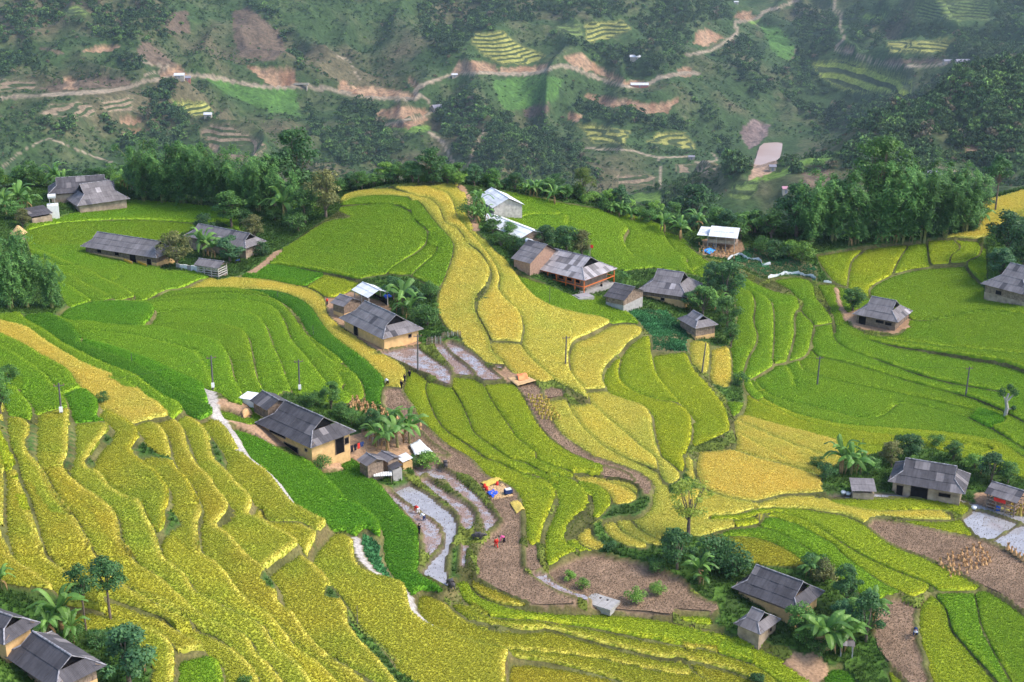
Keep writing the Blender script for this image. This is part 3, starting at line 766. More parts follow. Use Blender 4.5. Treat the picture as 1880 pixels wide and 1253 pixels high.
sw_ = np.clip(blur(seam, 5.0) * 9.0, 0, 1); rm_ = RICE_M.astype(float); sm_ = blur(RZ * rm_, 5.0) / np.maximum(blur(rm_, 5.0), 1e-3); RZ = np.where(RICE_M, RZ * (1 - sw_) + sm_ * sw_, RZ); GZ = np.where(RICE_M, RZ, GZ)
gap = (PLOT == 0)
q = (~gap).astype(float); GZ = np.where(gap, blur(GZ * q, 1.3) / np.maximum(blur(q, 1.3), 1e-3), GZ)
GZ = np.where(gap & (blur(q, 1.3) < 1e-2), BZ, GZ)
GZ = np.where(gap, GZ + 0.22, GZ)
wet = np.isin(KIND[PLOT], list('WMS')); near = blur(wet.astype(float), 1.6)
GZ = 0.45 * GZ + 0.55 * blur(GZ, 0.8)
GZ = GZ + np.where(gap & (near > 0.1), 0.28, 0.0)
ground = Field(GX0, GY0, CELL, GZ)
# ---------------------------------------------------------------- tools
def link(o, parent=None):
    COL.objects.link(o)
    if parent is not None: o.parent = parent
    return o
def props(o, label=None, cat=None, group=None, kind=None):
    if label: o['label'] = label
    if cat: o['category'] = cat
    if group: o['group'] = group
    if kind: o['kind'] = kind
    return o
def empty(name, loc, rz=0.0, **k):
    o = bpy.data.objects.new(name, None); o.location = loc; o.rotation_euler = (0, 0, rz); o.empty_display_size = 0.5
    return props(link(o), **k)
def mesh_obj(name, me, mat=None, parent=None, **k):
    o = bpy.data.objects.new(name, me)
    if mat is not None and not me.materials: me.materials.append(mat)
    return props(link(o, parent), **k)
def fast_mesh(name, verts, faces, smooth=False):
    """faces: an (n, 3|4) array or a list of such arrays"""
    me = bpy.data.meshes.new(name); verts = np.asarray(verts, np.float32)
    fl = faces if isinstance(faces, list) else [faces]; fl = [np.asarray(f, np.int32) for f in fl if len(f)]
    me.vertices.add(len(verts)); me.vertices.foreach_set('co', verts.ravel())
    n = sum(f.size for f in fl); me.loops.add(n); me.loops.foreach_set('vertex_index', np.concatenate([f.ravel() for f in fl]))
    tot = np.concatenate([np.full(len(f), f.shape[1], np.int32) for f in fl]); st = np.r_[0, np.cumsum(tot)[:-1]].astype(np.int32)
    me.polygons.add(len(tot)); me.polygons.foreach_set('loop_start', st); me.polygons.foreach_set('loop_total', tot)
    if smooth: me.polygons.foreach_set('use_smooth', np.ones(len(tot), bool))
    me.update(calc_edges=True); return me
def attr_col(me, name, c):
    a = me.attributes.new(name, 'FLOAT_COLOR', 'POINT'); c = np.asarray(c, np.float32)
    if c.shape[1] == 3: c = np.c_[c, np.ones(len(c), np.float32)]
    a.data.foreach_set('color', c.ravel().astype(np.float32))
class MB:
    """collects boxes, bars and sheets into one mesh"""
    def __init__(s): s.v = []; s.f = []; s.uv = []
    def add(s, vs, fs):
        n = len(s.v); s.v += [tuple(v) for v in vs]; s.f += [tuple(i + n for i in f) for f in fs]
    def box(s, x0, x1, y0, y1, z0, z1, M=None):
        vs = [Vector((x, y, z)) for z in (z0, z1) for y in (y0, y1) for x in (x0, x1)]
        if M is not None: vs = [M @ v for v in vs]
        s.add(vs, [(0, 2, 3, 1), (4, 5, 7, 6), (0, 1, 5, 4), (2, 6, 7, 3), (0, 4, 6, 2), (1, 3, 7, 5)])
    def bar(s, a, b, r, n=6, r2=None):
        a = Vector(a); b = Vector(b); d = (b - a).normalized(); u = d.orthogonal().normalized(); w = d.cross(u); r2 = r if r2 is None else r2
        vs = [a + (u * math.cos(t) + w * math.sin(t)) * r for t in [2 * math.pi * i / n for i in range(n)]] + [b + (u * math.cos(t) + w * math.sin(t)) * r2 for t in [2 * math.pi * i / n for i in range(n)]]
        s.add(vs, [(i, (i + 1) % n, n + (i + 1) % n, n + i) for i in range(n)] + [tuple(range(n))[::-1], tuple(range(n, 2 * n))])
    def path(s, pts, rads, n=6):
        for a, b, ra, rb in zip(pts[:-1], pts[1:], rads[:-1], rads[1:]): s.bar(a, b, ra, n, rb)
    def build(s, name, mat, parent=None, smooth=False, **k):
        me = bpy.data.meshes.new(name); me.from_pydata(s.v, [], s.f); me.update()
        if smooth: me.polygons.foreach_set('use_smooth', [True] * len(me.polygons))
        return mesh_obj(name, me, mat, parent, **k)
def spot(px, py, dz=0.0):
    w, ok = cast([px], [py], ground, dt=0.7); x, y = w[0]; return Vector((x, y, float(ground(x, y)) + dz))
def ppm(p): return FPX / (p[1] * CP + (CAM_Z - p[2]) * SP)     # picture units per metre at a place
# ---------------------------------------------------------------- materials
class Mat:
    def __init__(s, name, rough=0.8, spec=0.2):
        s.m = bpy.data.materials.new(name); s.m.use_nodes = True; s.n = s.m.node_tree.nodes; s.l = s.m.node_tree.links
        s.b = s.n['Principled BSDF']; s.b.inputs['Roughness'].default_value = rough; s.b.inputs['Specular IOR Level'].default_value = spec
    def new(s, t, **k):
        n = s.n.new(t)
        for a, v in k.items(): setattr(n, a, v)
        return n
    def noise(s, scale, detail=3, coord=None, rough=0.55, dim='3D'):
        n = s.new('ShaderNodeTexNoise'); n.inputs['Scale'].default_value = scale; n.inputs['Detail'].default_value = detail; n.inputs['Roughness'].default_value = rough
        c = coord or s.coord('Object'); s.l.new(c, n.inputs['Vector']); return n.outputs['Fac']
    def coord(s, w='Object'):
        return s.new('ShaderNodeTexCoord').outputs[w]
    def pos(s): return s.new('ShaderNodeNewGeometry').outputs['Position']
    def ramp(s, fac, stops, interp='LINEAR'):
        r = s.new('ShaderNodeValToRGB'); r.color_ramp.interpolation = interp; e = r.color_ramp.elements
        while len(e) < len(stops): e.new(0.5)
        for q, (p, c) in zip(e, stops): q.position = p; q.color = (*c, 1) if len(c) == 3 else c
        s.l.new(fac, r.inputs['Fac']); return r.outputs['Color']
    def mix(s, fac, a, b, mode='MIX'):
        n = s.new('ShaderNodeMix', data_type='RGBA', blend_type=mode)
        for sock, v in ((n.inputs[0], fac), (n.inputs[6], a), (n.inputs[7], b)):
            if isinstance(v, (int, float)): sock.default_value = v
            elif isinstance(v, (tuple, list)): sock.default_value = (*v, 1) if len(v) == 3 else v
            else: s.l.new(v, sock)
        return n.outputs[2]
    def math(s, op, a, b=None, c=None):
        n = s.new('ShaderNodeMath', operation=op)
        for sock, v in zip(n.inputs, (a, b, c)):
            if v is None: continue
            if isinstance(v, (int, float)): sock.default_value = v
            else: s.l.new(v, sock)
        return n.outputs[0]
    def maprange(s, v, a, b, c, d):
        n = s.new('ShaderNodeMapRange'); s.l.new(v, n.inputs[0])
        for i, x in enumerate((a, b, c, d)): n.inputs[i + 1].default_value = x
        return n.outputs[0]
    def attr(s, name, inst=False):
        n = s.new('ShaderNodeAttribute', attribute_name=name, attribute_type='INSTANCER' if inst else 'GEOMETRY'); return n
    def col(s, c):
        if isinstance(c, (tuple, list)): s.b.inputs['Base Color'].default_value = (*c, 1)
        else: s.l.new(c, s.b.inputs['Base Color'])
        return s
    def bump(s, h, strength=0.5, dist=0.05):
        n = s.new('ShaderNodeBump'); n.inputs['Strength'].default_value = strength; n.inputs['Distance'].default_value = dist
        s.l.new(h, n.inputs['Height']); s.l.new(n.outputs[0], s.b.inputs['Normal']); return s
    def rand(s): return s.new('ShaderNodeObjectInfo').outputs['Random']
    def leafy(s, color, trans=0.35):
        """a leaf: the principled surface plus light that comes through it"""
        t = s.new('ShaderNodeBsdfTranslucent'); mx = s.new('ShaderNodeMixShader'); mx.inputs[0].default_value = trans
        if isinstance(color, (tuple, list)): t.inputs[0].default_value = (*color, 1)
        else: s.l.new(color, t.inputs[0])
        out = s.n['Material Output']; s.l.new(s.b.outputs[0], mx.inputs[1]); s.l.new(t.outputs[0], mx.inputs[2]); s.l.new(mx.outputs[0], out.inputs['Surface']); return s
def simple(name, c, rough=0.8, spec=0.2, var=0.25, scale=1.5, bump=0.0, objrand=0.0):
    m = Mat(name, rough, spec); lo = tuple(x * (1 - var) for x in c); hi = tuple(min(1, x * (1 + var)) for x in c)
    f = m.noise(scale, 5)
    col = m.ramp(f, [(0.3, lo), (0.7, hi)])
    if objrand:
        k = m.maprange(m.rand(), 0, 1, 1 - objrand, 1 + objrand); n = m.new('ShaderNodeCombineColor')
        for i in range(3): m.l.new(k, n.inputs[i])
        col = m.mix(1.0, col, n.outputs[0], 'MULTIPLY')
    m.col(col)
    if bump: m.bump(f, bump, 0.05)
    return m.m
# ---------------------------------------------------------------- the near ground
CROP = {'Y': (0.73, 0.595, 0.130), 'O': (0.45, 0.40, 0.045), 'L': (0.42, 0.48, 0.038), 'G': (0.27, 0.41, 0.032), 'B': (0.17, 0.37, 0.025), 'D': (0.135, 0.31, 0.026)}
SOIL = {'S': (0.235, 0.16, 0.108), 'M': (0.22, 0.15, 0.125), 'W': (0.14, 0.11, 0.09), 'E': (0.36, 0.23, 0.14), 'V': (0.055, 0.10, 0.025), 'C': (0.14, 0.13, 0.06), 'K': (0.04, 0.06, 0.03), 'P': (0.40, 0.37, 0.345), '-': (0.10, 0.105, 0.035)}
def ground_mesh():
    keep = np.ones(XX.shape, bool)
    m = (np.abs(XX) < YY * 0.42 + 14) & (YY > 108)
    q = m[:-1, :-1] & m[1:, :-1] & m[:-1, 1:] & m[1:, 1:]
    used = np.zeros(XX.shape, bool); used[:-1, :-1] |= q; used[1:, :-1] |= q; used[:-1, 1:] |= q; used[1:, 1:] |= q
    idx = np.full(XX.shape, -1); idx[used] = np.arange(used.sum())
    j, i = np.nonzero(q); F = np.stack([idx[j, i], idx[j, i + 1], idx[j + 1, i + 1], idx[j + 1, i]], -1)
    rough = 0.06 * hashn(XX, YY, 1.7, 3) + 0.10 * hashn(XX, YY, 5.0, 4)
    wetm = np.isin(KIND[PLOT], list('WMP'))
    Z = GZ + np.where(wetm, 0.02 * hashn(XX, YY, 1.1, 5), rough)
    tab = np.array([SOIL.get(k, SOIL['-']) for k in KIND]); C = tab[PLOT]
    n1 = hashn(XX, YY, 2.3, 8)[..., None]; n2 = hashn(XX, YY, 7.0, 9)[..., None]
    gapm = (PLOT == 0)[..., None]
    # banks: grass with bare earth showing where they are steep
    gy_, gx_ = np.gradient(GZ, CELL); steep = np.clip(np.hypot(gx_, gy_) - 0.5, 0, 1.2)[..., None]
    bank = np.array(SOIL['-']) * (1 + 0.35 * n1) ; bare = np.array((0.21, 0.145, 0.075))
    C = np.where(gapm, bank + (bare - bank) * np.clip(steep * 0.3 + 0.25 * n2 - 0.05, 0, 0.45), C)
    C = C * (1 + 0.18 * n1 + 0.12 * n2)
    me = fast_mesh('hillside', np.stack([XX, YY, Z], -1)[used], F, True); attr_col(me, 'tint', np.clip(C[used], 0, 1)); return me
m = Mat('bank_earth', 0.95, 0.1); a = m.attr('tint').outputs['Color']; p = m.pos()
f = m.noise(2.6, 6, p); f2 = m.noise(0.35, 3, p)
c = m.mix(1.0, a, m.ramp(f, [(0.25, (0.55, 0.55, 0.55)), (0.75, (1.45, 1.4, 1.35))]), 'MULTIPLY'); m.col(c); m.bump(f, 0.6, 0.12)
mesh_obj('hillside', ground_mesh(), m.m, kind='structure', label='terraced hillside with grassy banks and bare earth between the plots')
# rice: a canopy with its rounded lip, thick with tufts
RICE_TINT = m_rice = Mat('rice_canopy', 0.9, 0.1); a = m_rice.attr('tint').outputs['Color']; f = m_rice.noise(3.0, 4, m_rice.pos())
c = m_rice.mix(1.0, a, m_rice.ramp(f, [(0.3, (0.80, 0.86, 0.74)), (0.7, (0.94, 0.98, 0.88))]), 'MULTIPLY'); m_rice.col(c); RICE = m_rice.m
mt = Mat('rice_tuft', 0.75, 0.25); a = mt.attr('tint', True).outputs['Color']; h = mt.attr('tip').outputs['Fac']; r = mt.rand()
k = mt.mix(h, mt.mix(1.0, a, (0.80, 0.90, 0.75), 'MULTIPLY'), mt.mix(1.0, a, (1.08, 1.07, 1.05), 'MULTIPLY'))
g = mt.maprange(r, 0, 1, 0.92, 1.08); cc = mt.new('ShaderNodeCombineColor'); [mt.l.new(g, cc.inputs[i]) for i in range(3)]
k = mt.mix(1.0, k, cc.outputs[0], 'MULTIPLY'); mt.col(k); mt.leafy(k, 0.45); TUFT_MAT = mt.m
def tuft(name, n, h, spread, w, droop, seed, mat=None):
    rs = random.Random(seed); V = []; F = []; T = []
    for i in range(n):
        a = rs.uniform(0, 2 * math.pi); l = h * rs.uniform(0.75, 1.15); o = spread * rs.uniform(0.1, 1); ca, sa = math.cos(a), math.sin(a); ww = w * rs.uniform(0.7, 1.2)
        bx, by = ca * o * 0.35, sa * o * 0.35; k = len(V)
        for t, out, up, wd in ((0, 0, 0, 0.8), (0.55, 0.35, 0.8, 1.0), (1, 1.0, 1.0 - droop, 0.35)):
            x, y, z = bx + ca * o * out, by + sa * o * out, l * up
            V += [(x - sa * ww * wd, y + ca * ww * wd, z), (x + sa * ww * wd, y - ca * ww * wd, z)]; T += [t, t]
        F += [(k, k + 1, k + 3, k + 2), (k + 2, k + 3, k + 5, k + 4)]
    me = fast_mesh(name, V, np.array(F), True); at = me.attributes.new('tip', 'FLOAT', 'POINT'); at.data.foreach_set('value', np.array(T, np.float32))
    me.materials.append(mat or TUFT_MAT); return bpy.data.objects.new(name, me)
TUFTS = {'rice': tuft('rice_tuft', 9, 0.36, 0.24, 0.030, 0.18, 1), 'grass': tuft('grass_tuft', 8, 0.34, 0.32, 0.035, 0.3, 2), 'stubble': tuft('stubble_tuft', 7, 0.20, 0.09, 0.02, 0.0, 3)}
GN = {}
def scatter_group(kind):
    """tufts spread over the faces of the mesh they belong to"""
    if kind in GN: return GN[kind]
    g = bpy.data.node_groups.new('spread_' + kind, 'GeometryNodeTree'); g.is_modifier = True
    g.interface.new_socket('Geometry', in_out='INPUT', socket_type='NodeSocketGeometry'); g.interface.new_socket('Geometry', in_out='OUTPUT', socket_type='NodeSocketGeometry')
    g.interface.new_socket('Density', in_out='INPUT', socket_type='NodeSocketFloat'); g.interface.new_socket('Size', in_out='INPUT', socket_type='NodeSocketFloat')
    N = g.nodes; L = g.links; gi = N.new('NodeGroupInput'); go = N.new('NodeGroupOutput')
    d = N.new('GeometryNodeDistributePointsOnFaces'); L.new(gi.outputs[0], d.inputs['Mesh']); na = N.new('GeometryNodeInputNamedAttribute'); na.data_type = 'FLOAT'; na.inputs[0].default_value = 'thick'; mu = N.new('ShaderNodeMath'); mu.operation = 'MULTIPLY'; L.new(gi.outputs['Density'], mu.inputs[0]); L.new(na.outputs[0], mu.inputs[1]); L.new(mu.outputs[0], d.inputs['Density'])
    ob = N.new('GeometryNodeObjectInfo'); ob.inputs['Object'].default_value = TUFTS[kind]
    ip = N.new('GeometryNodeInstanceOnPoints'); L.new(d.outputs['Points'], ip.inputs['Points']); L.new(ob.outputs['Geometry'], ip.inputs['Instance'])
    rr = N.new('FunctionNodeRandomValue'); rr.data_type = 'FLOAT_VECTOR'; rr.inputs[0].default_value = (-0.22, -0.22, 0); rr.inputs[1].default_value = (0.22, 0.22, 6.28)
    L.new(rr.outputs[0], ip.inputs['Rotation'])
    rs = N.new('FunctionNodeRandomValue'); rs.data_type = 'FLOAT'; rs.inputs[2].default_value = 0.7; rs.inputs[3].default_value = 1.3
    mm = N.new('ShaderNodeMath'); mm.operation = 'MULTIPLY'; L.new(rs.outputs[1], mm.inputs[0]); L.new(gi.outputs['Size'], mm.inputs[1]); L.new(mm.outputs[0], ip.inputs['Scale'])
    j = N.new('GeometryNodeJoinGeometry'); L.new(gi.outputs[0], j.inputs[0]); L.new(ip.outputs[0], j.inputs[0]); L.new(j.outputs[0], go.inputs[0])
    GN[kind] = g; return g
def add_tufts(o, kind, density, size=1.0, thick=None):
    at = o.data.attributes.new('thick', 'FLOAT', 'POINT'); at.data.foreach_set('value', np.ones(len(o.data.vertices), np.float32) if thick is None else thick.astype(np.float32))
    md = o.modifiers.new('tufts', 'NODES'); md.node_group = scatter_group(kind)
    for it in md.node_group.interface.items_tree:
        if it.name == 'Density' and it.in_out == 'INPUT': md[it.identifier] = float(density)
        if it.name == 'Size' and it.in_out == 'INPUT': md[it.identifier] = float(size)
NXN = (XX - CLX); NYN = (YY - CLY); _nl = np.maximum(np.hypot(NXN, NYN), 1e-4)
def plot_grid(n):
    """the plot's own piece of the grid, its rim drawn out to the edge of the bund"""
    j0, j1, i0, i1 = BOX[n]; m = PLOT[j0:j1, i0:i1] == n; X = XX[j0:j1, i0:i1].copy(); Y = YY[j0:j1, i0:i1].copy()
    free = ~m; ring = np.zeros_like(m); acc = np.zeros(m.shape + (2,)); cnt = np.zeros(m.shape)
    NX = (NXN / _nl)[j0:j1, i0:i1]; NY = (NYN / _nl)[j0:j1, i0:i1]; D = DIST[j0:j1, i0:i1]
    for dj in (-1, 0, 1):
        for di in (-1, 0, 1):
            if dj == di == 0: continue
            s = np.roll(np.roll(m & (D < 0.75), dj, 0), di, 1); ok = s & free
            ring |= ok; acc[..., 0] += np.where(ok, np.roll(np.roll(X - NX * D, dj, 0), di, 1), 0); acc[..., 1] += np.where(ok, np.roll(np.roll(Y - NY * D, dj, 0), di, 1), 0); cnt += ok
    c = np.maximum(cnt, 1); far = np.hypot(acc[..., 0] / c - X, acc[..., 1] / c - Y) < 0.75
    ring &= far
    if KIND[n] in 'YOLGBD':     # where two crops meet without a bund the sheets share their edge
        other = RICE_M[j0:j1, i0:i1] & (PLOT[j0:j1, i0:i1] > n) & ~ring; sm = np.zeros_like(m)
        for dj in (-1, 0, 1):
            for di in (-1, 0, 1): sm |= np.roll(np.roll(m, dj, 0), di, 1) & other
        seamv = sm & (D > 0.05)
    else: seamv = np.zeros_like(m)
    X = np.where(ring, acc[..., 0] / c, X); Y = np.where(ring, acc[..., 1] / c, Y); m2 = m | ring | seamv
    d = np.where(ring, 0.0, np.clip(D, 0, 9))
    q = m2[:-1, :-1] & m2[1:, :-1] & m2[:-1, 1:] & m2[1:, 1:]
    u = np.zeros_like(m2); u[:-1, :-1] |= q; u[1:, :-1] |= q; u[:-1, 1:] |= q; u[1:, 1:] |= q
    idx = np.full(m2.shape, -1); idx[u] = np.arange(u.sum()); j, i = np.nonzero(q)
    F = np.stack([idx[j, i], idx[j, i + 1], idx[j + 1, i + 1], idx[j + 1, i]], -1)
    if n in LEVEL: Z = LEVEL[n]
    else: Z = GZ[j0:j1, i0:i1]
    if KIND[n] in 'YOLGBD': Z = np.where((m | seamv), RZ[j0:j1, i0:i1], Z)
    # open edges of the quads, for the skirt
    E = np.concatenate([F[:, [0, 1]], F[:, [1, 2]], F[:, [2, 3]], F[:, [3, 0]]]); key = np.sort(E, 1); kk = key[:, 0].astype(np.int64) * 10000000 + key[:, 1]
    uq, inv, ct = np.unique(kk, return_inverse=True, return_counts=True); B = E[ct[inv.ravel()] == 1]
    return X[u], Y[u], Z[u], d[u], F, B
RICE_N = 0
# which way each rim looks: 1 on the free lip above a drop, 0 at the foot of the next bank
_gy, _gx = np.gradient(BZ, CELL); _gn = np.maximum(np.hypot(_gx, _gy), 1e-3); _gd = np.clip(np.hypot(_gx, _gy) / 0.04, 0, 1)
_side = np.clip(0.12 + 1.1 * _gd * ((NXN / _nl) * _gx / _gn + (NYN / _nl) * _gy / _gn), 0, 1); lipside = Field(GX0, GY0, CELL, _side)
rng = np.random.RandomState(7)
HGT = {'Y': 0.26, 'O': 0.28, 'L': 0.30, 'G': 0.30, 'B': 0.45, 'D': 0.32}
_names = {'Y': 'golden', 'O': 'olive', 'L': 'lime', 'G': 'green', 'B': 'bright', 'D': 'deep'}
for n in range(1, len(SEED) + 1):
    k = KIND[n]
    if n not in BOX: continue
    if k in 'YOLGBD':
        X, Y, Z, d, F, B = plot_grid(n)
        if len(F) < 12: continue
        lip = 1 - np.exp(-d / 0.22)
        H = HGT[k]; z = Z + H * (0.55 + 0.45 * lip) + 0.05 * hashn(X, Y, 1.3, n) + 0.07 * hashn(X, Y, 4.0, n + 9)
        _px, _py = to_px(X.mean(), Y.mean(), Z.mean()); lowleft = _px < 800 and _py > 735
        base_c = (np.array((0.475, 0.45, 0.056)) if lowleft and k in 'YOL' else np.array(CROP[k])) * (1 + rng.uniform(-0.05, 0.05, 3) * np.array([1.0, 0.6, 0.5])) * rng.uniform(0.96, 1.04)
        # patches within a plot ripen unevenly; lip highlight and bank-foot shade are painted into the tint
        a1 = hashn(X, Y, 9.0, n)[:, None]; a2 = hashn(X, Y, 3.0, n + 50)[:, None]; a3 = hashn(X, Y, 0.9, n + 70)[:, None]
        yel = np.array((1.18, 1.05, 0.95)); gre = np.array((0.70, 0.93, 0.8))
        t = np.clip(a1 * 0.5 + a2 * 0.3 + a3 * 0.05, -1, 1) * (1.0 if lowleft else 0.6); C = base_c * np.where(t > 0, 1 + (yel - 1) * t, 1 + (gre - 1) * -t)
        e = np.exp(-(d / np.interp(np.hypot(X, Y), [160, 330], [0.5, 0.85])) ** 2)[:, None]; sd_ = lipside(X, Y)[:, None]; rim_lit = np.array(CROP['Y']) * (1.12 if lowleft else 1.15) if k in 'YO' else base_c * np.array((1.5, 1.25, 1.2))
        C = C + (rim_lit - C) * e * (0.95 if lowleft else 0.72) * sd_; C = C * (1 - 0.34 * e * (1 - sd_) * np.array((1.1, 0.8, 1.0)))
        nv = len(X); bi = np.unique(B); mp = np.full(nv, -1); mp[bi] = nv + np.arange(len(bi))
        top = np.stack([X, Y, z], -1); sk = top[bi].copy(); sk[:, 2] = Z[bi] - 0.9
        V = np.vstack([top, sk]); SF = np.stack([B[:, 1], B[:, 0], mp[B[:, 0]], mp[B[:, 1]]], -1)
        nm = {'Y': 'ripe_rice_plot', 'O': 'ripening_rice_plot', 'L': 'yellowing_rice_plot'}.get(k, 'green_rice_plot')
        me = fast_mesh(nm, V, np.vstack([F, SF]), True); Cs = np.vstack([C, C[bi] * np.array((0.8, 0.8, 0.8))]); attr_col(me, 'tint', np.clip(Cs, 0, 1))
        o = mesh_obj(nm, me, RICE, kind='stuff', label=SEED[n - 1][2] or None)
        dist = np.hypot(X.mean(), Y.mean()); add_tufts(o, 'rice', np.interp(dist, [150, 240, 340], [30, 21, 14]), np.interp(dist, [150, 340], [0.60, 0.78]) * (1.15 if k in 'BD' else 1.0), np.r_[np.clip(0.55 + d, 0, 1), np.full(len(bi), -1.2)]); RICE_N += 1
# flooded and muddy plots
mw = Mat('paddy_water', 0.04, 0.6); p = mw.pos(); f = mw.noise(0.9, 5, p); f2 = mw.noise(5.0, 3, p)
mw.col(mw.ramp(f, [(0.35, (0.29, 0.275, 0.28)), (0.7, (0.39, 0.375, 0.38))])); mw.l.new(mw.maprange(f2, 0.3, 0.7, 0.02, 0.10), mw.b.inputs['Roughness']); mw.bump(f2, 0.05, 0.02)
mm_ = Mat('wet_mud', 0.5, 0.5); p = mm_.pos(); f = mm_.noise(0.55, 6, p, 0.65); f2 = mm_.noise(3.5, 5, p)
s_ = mm_.math('ADD', mm_.math('MULTIPLY', f, 0.8), mm_.math('MULTIPLY', f2, 0.3))
mm_.col(mm_.ramp(s_, [(0.5, (0.36, 0.33, 0.34)), (0.57, (0.27, 0.18, 0.145))])); mm_.l.new(mm_.ramp(s_, [(0.51, (0.04,) * 3), (0.57, (0.75,) * 3)]), mm_.b.inputs['Roughness']); mm_.bump(s_, 0.35, 0.05)
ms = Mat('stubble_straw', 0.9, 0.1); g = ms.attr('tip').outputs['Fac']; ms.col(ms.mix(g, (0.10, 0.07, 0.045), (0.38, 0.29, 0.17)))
TUFTS['stubble'].data.materials[0] = ms.m
for n in range(1, len(SEED) + 1):
    k = KIND[n]
    if n not in BOX or k not in 'WMS': continue
    X, Y, Z, d, F, B = plot_grid(n)
    if len(F) < 6: continue
    if k == 'W': Z = Z + 0.10
    elif k == 'M': Z = Z + 0.07 + 0.025 * hashn(X, Y, 1.4, n)
    else: Z = Z + 0.09 + 0.05 * hashn(X, Y, 1.2, n) + 0.03 * hashn(X, Y, 0.6, n)
    me = fast_mesh('plot', np.stack([X, Y, Z], -1), F, True)
    if k == 'S': attr_col(me, 'tint', np.array(SOIL['S']) * (1 + 0.2 * hashn(X, Y, 1.0, n)[:, None] + 0.15 * hashn(X, Y, 5.0, n)[:, None]))
    o = mesh_obj({'W': 'flooded_plot', 'M': 'muddy_plot', 'S': 'stubble_plot'}[k], me, {'W': mw.m, 'M': mm_.m, 'S': bpy.data.materials['bank_earth']}[k], kind='stuff', label=SEED[n - 1][2] or None)
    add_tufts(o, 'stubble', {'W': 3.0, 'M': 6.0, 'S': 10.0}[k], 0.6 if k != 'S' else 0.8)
# grass on the banks and in the gardens
def grass_layer(name, mask, colr, dens, label, tkind='grass', size=1.0, lift=0.0):
    q = mask[:-1, :-1] & mask[1:, :-1] & mask[:-1, 1:] & mask[1:, 1:] & (np.abs(XX[:-1, :-1]) < YY[:-1, :-1] * 0.40 + 8) & (YY[:-1, :-1] > 118)
    u = np.zeros_like(mask); u[:-1, :-1] |= q; u[1:, :-1] |= q; u[:-1, 1:] |= q; u[1:, 1:] |= q
    idx = np.full(mask.shape, -1); idx[u] = np.arange(u.sum()); j, i = np.nonzero(q); F = np.stack([idx[j, i], idx[j, i + 1], idx[j + 1, i + 1], idx[j + 1, i]], -1)
    X, Y = XX[u], YY[u]; C = np.array(colr) * (1 + 0.35 * hashn(X, Y, 2.0, 31)[:, None] + 0.25 * hashn(X, Y, 6.0, 32)[:, None] * np.array((1.4, 1, 1)))
    me = fast_mesh(name, np.stack([X, Y, GZ[u] + 0.02 + lift], -1), F, True); attr_col(me, 'tint', np.clip(C, 0.01, 1))
    o = mesh_obj(name, me, bpy.data.materials['bank_earth'], kind='stuff', label=label); add_tufts(o, tkind, dens, size); return o
g0 = (PLOT == 0); g0 = blur(g0.astype(float), 1.5) > 0.55; g1 = g0 | np.roll(g0, 1, 0) | np.roll(g0, -1, 0) | np.roll(g0, 1, 1) | np.roll(g0, -1, 1)
K2 = KIND[PLOT]
grass_layer('bank_grass', g1 & ~np.isin(K2, list('YOLGBDWP')) & ~BEYOND, (0.13, 0.165, 0.03), 4.5, 'short grass on the bunds and banks between the plots', size=0.75)
grass_layer('garden_weeds', (K2 == 'V') & ~BEYOND, (0.07, 0.14, 0.025), 3.5, 'weeds and ground cover round the farmyards', size=1.3)
grass_layer('brink_undergrowth', BEYOND, (0.06, 0.12, 0.025), 0.8, 'undergrowth on the steep brink behind the hilltop fields', size=2.6)
grass_layer('vegetable_rows', K2 == 'C', (0.05, 0.17, 0.06), 6.0, 'leafy vegetable beds', size=1.1)
print('near', round(time.time() - T0, 1), RICE_N)
# ---------------------------------------------------------------- the far side of the valley
FAR = """0,0,1800 0,150,1560 0,330,1240 150,80,1680 300,0,1850 300,150,1600 300,330,1270 430,0,1930 480,80,1790 600,0,1950 560,160,1690 640,300,1400 600,330,1330
700,170,1640 800,0,2050 800,150,1740 850,330,1340 740,240,1540 920,250,1620 1000,0,2100 1000,130,1790 1000,330,1420 1200,0,2200 1200,140,1830 1150,240,1640 1300,20,2150
1380,110,2060 1450,60,2350 1500,0,2550 1420,175,1960 1340,150,1860 1500,240,1900 1470,200,1850 1360,230,1720 1300,300,1540 1210,320,1470 1400,255,1690 1560,60,2300 1600,150,1980 1560,210,1800
1700,0,2300 1880,0,2250 1880,120,1830 1720,130,1900 1700,190,1660 -200,0,1750 -200,330,1200 2080,0,2200 2080,150,1700"""
_f = np.array([[float(v) for v in t.split(',')] for t in FAR.split()])
def at_depth(px, py, D):
    r = ray(px, py); return np.stack([r[..., 0] / r[..., 1] * D, np.asarray(D, float) + 0 * r[..., 0], CAM_Z + r[..., 2] / r[..., 1] * D], -1)
_p = [at_depth(_f[:, 0], _f[:, 1], _f[:, 2])]
# the river bed is flat
RZ = -262.0
_rv = np.array([(1400, 265), (1380, 325), (1430, 262), (1425, 300), (1405, 345), (1440, 280)], float); _rr = ray(_rv[:, 0], _rv[:, 1]); _t = (RZ - CAM_Z) / _rr[:, 2]; _p.append(_rr * _t[:, None] + np.array([0, 0, CAM_Z]))
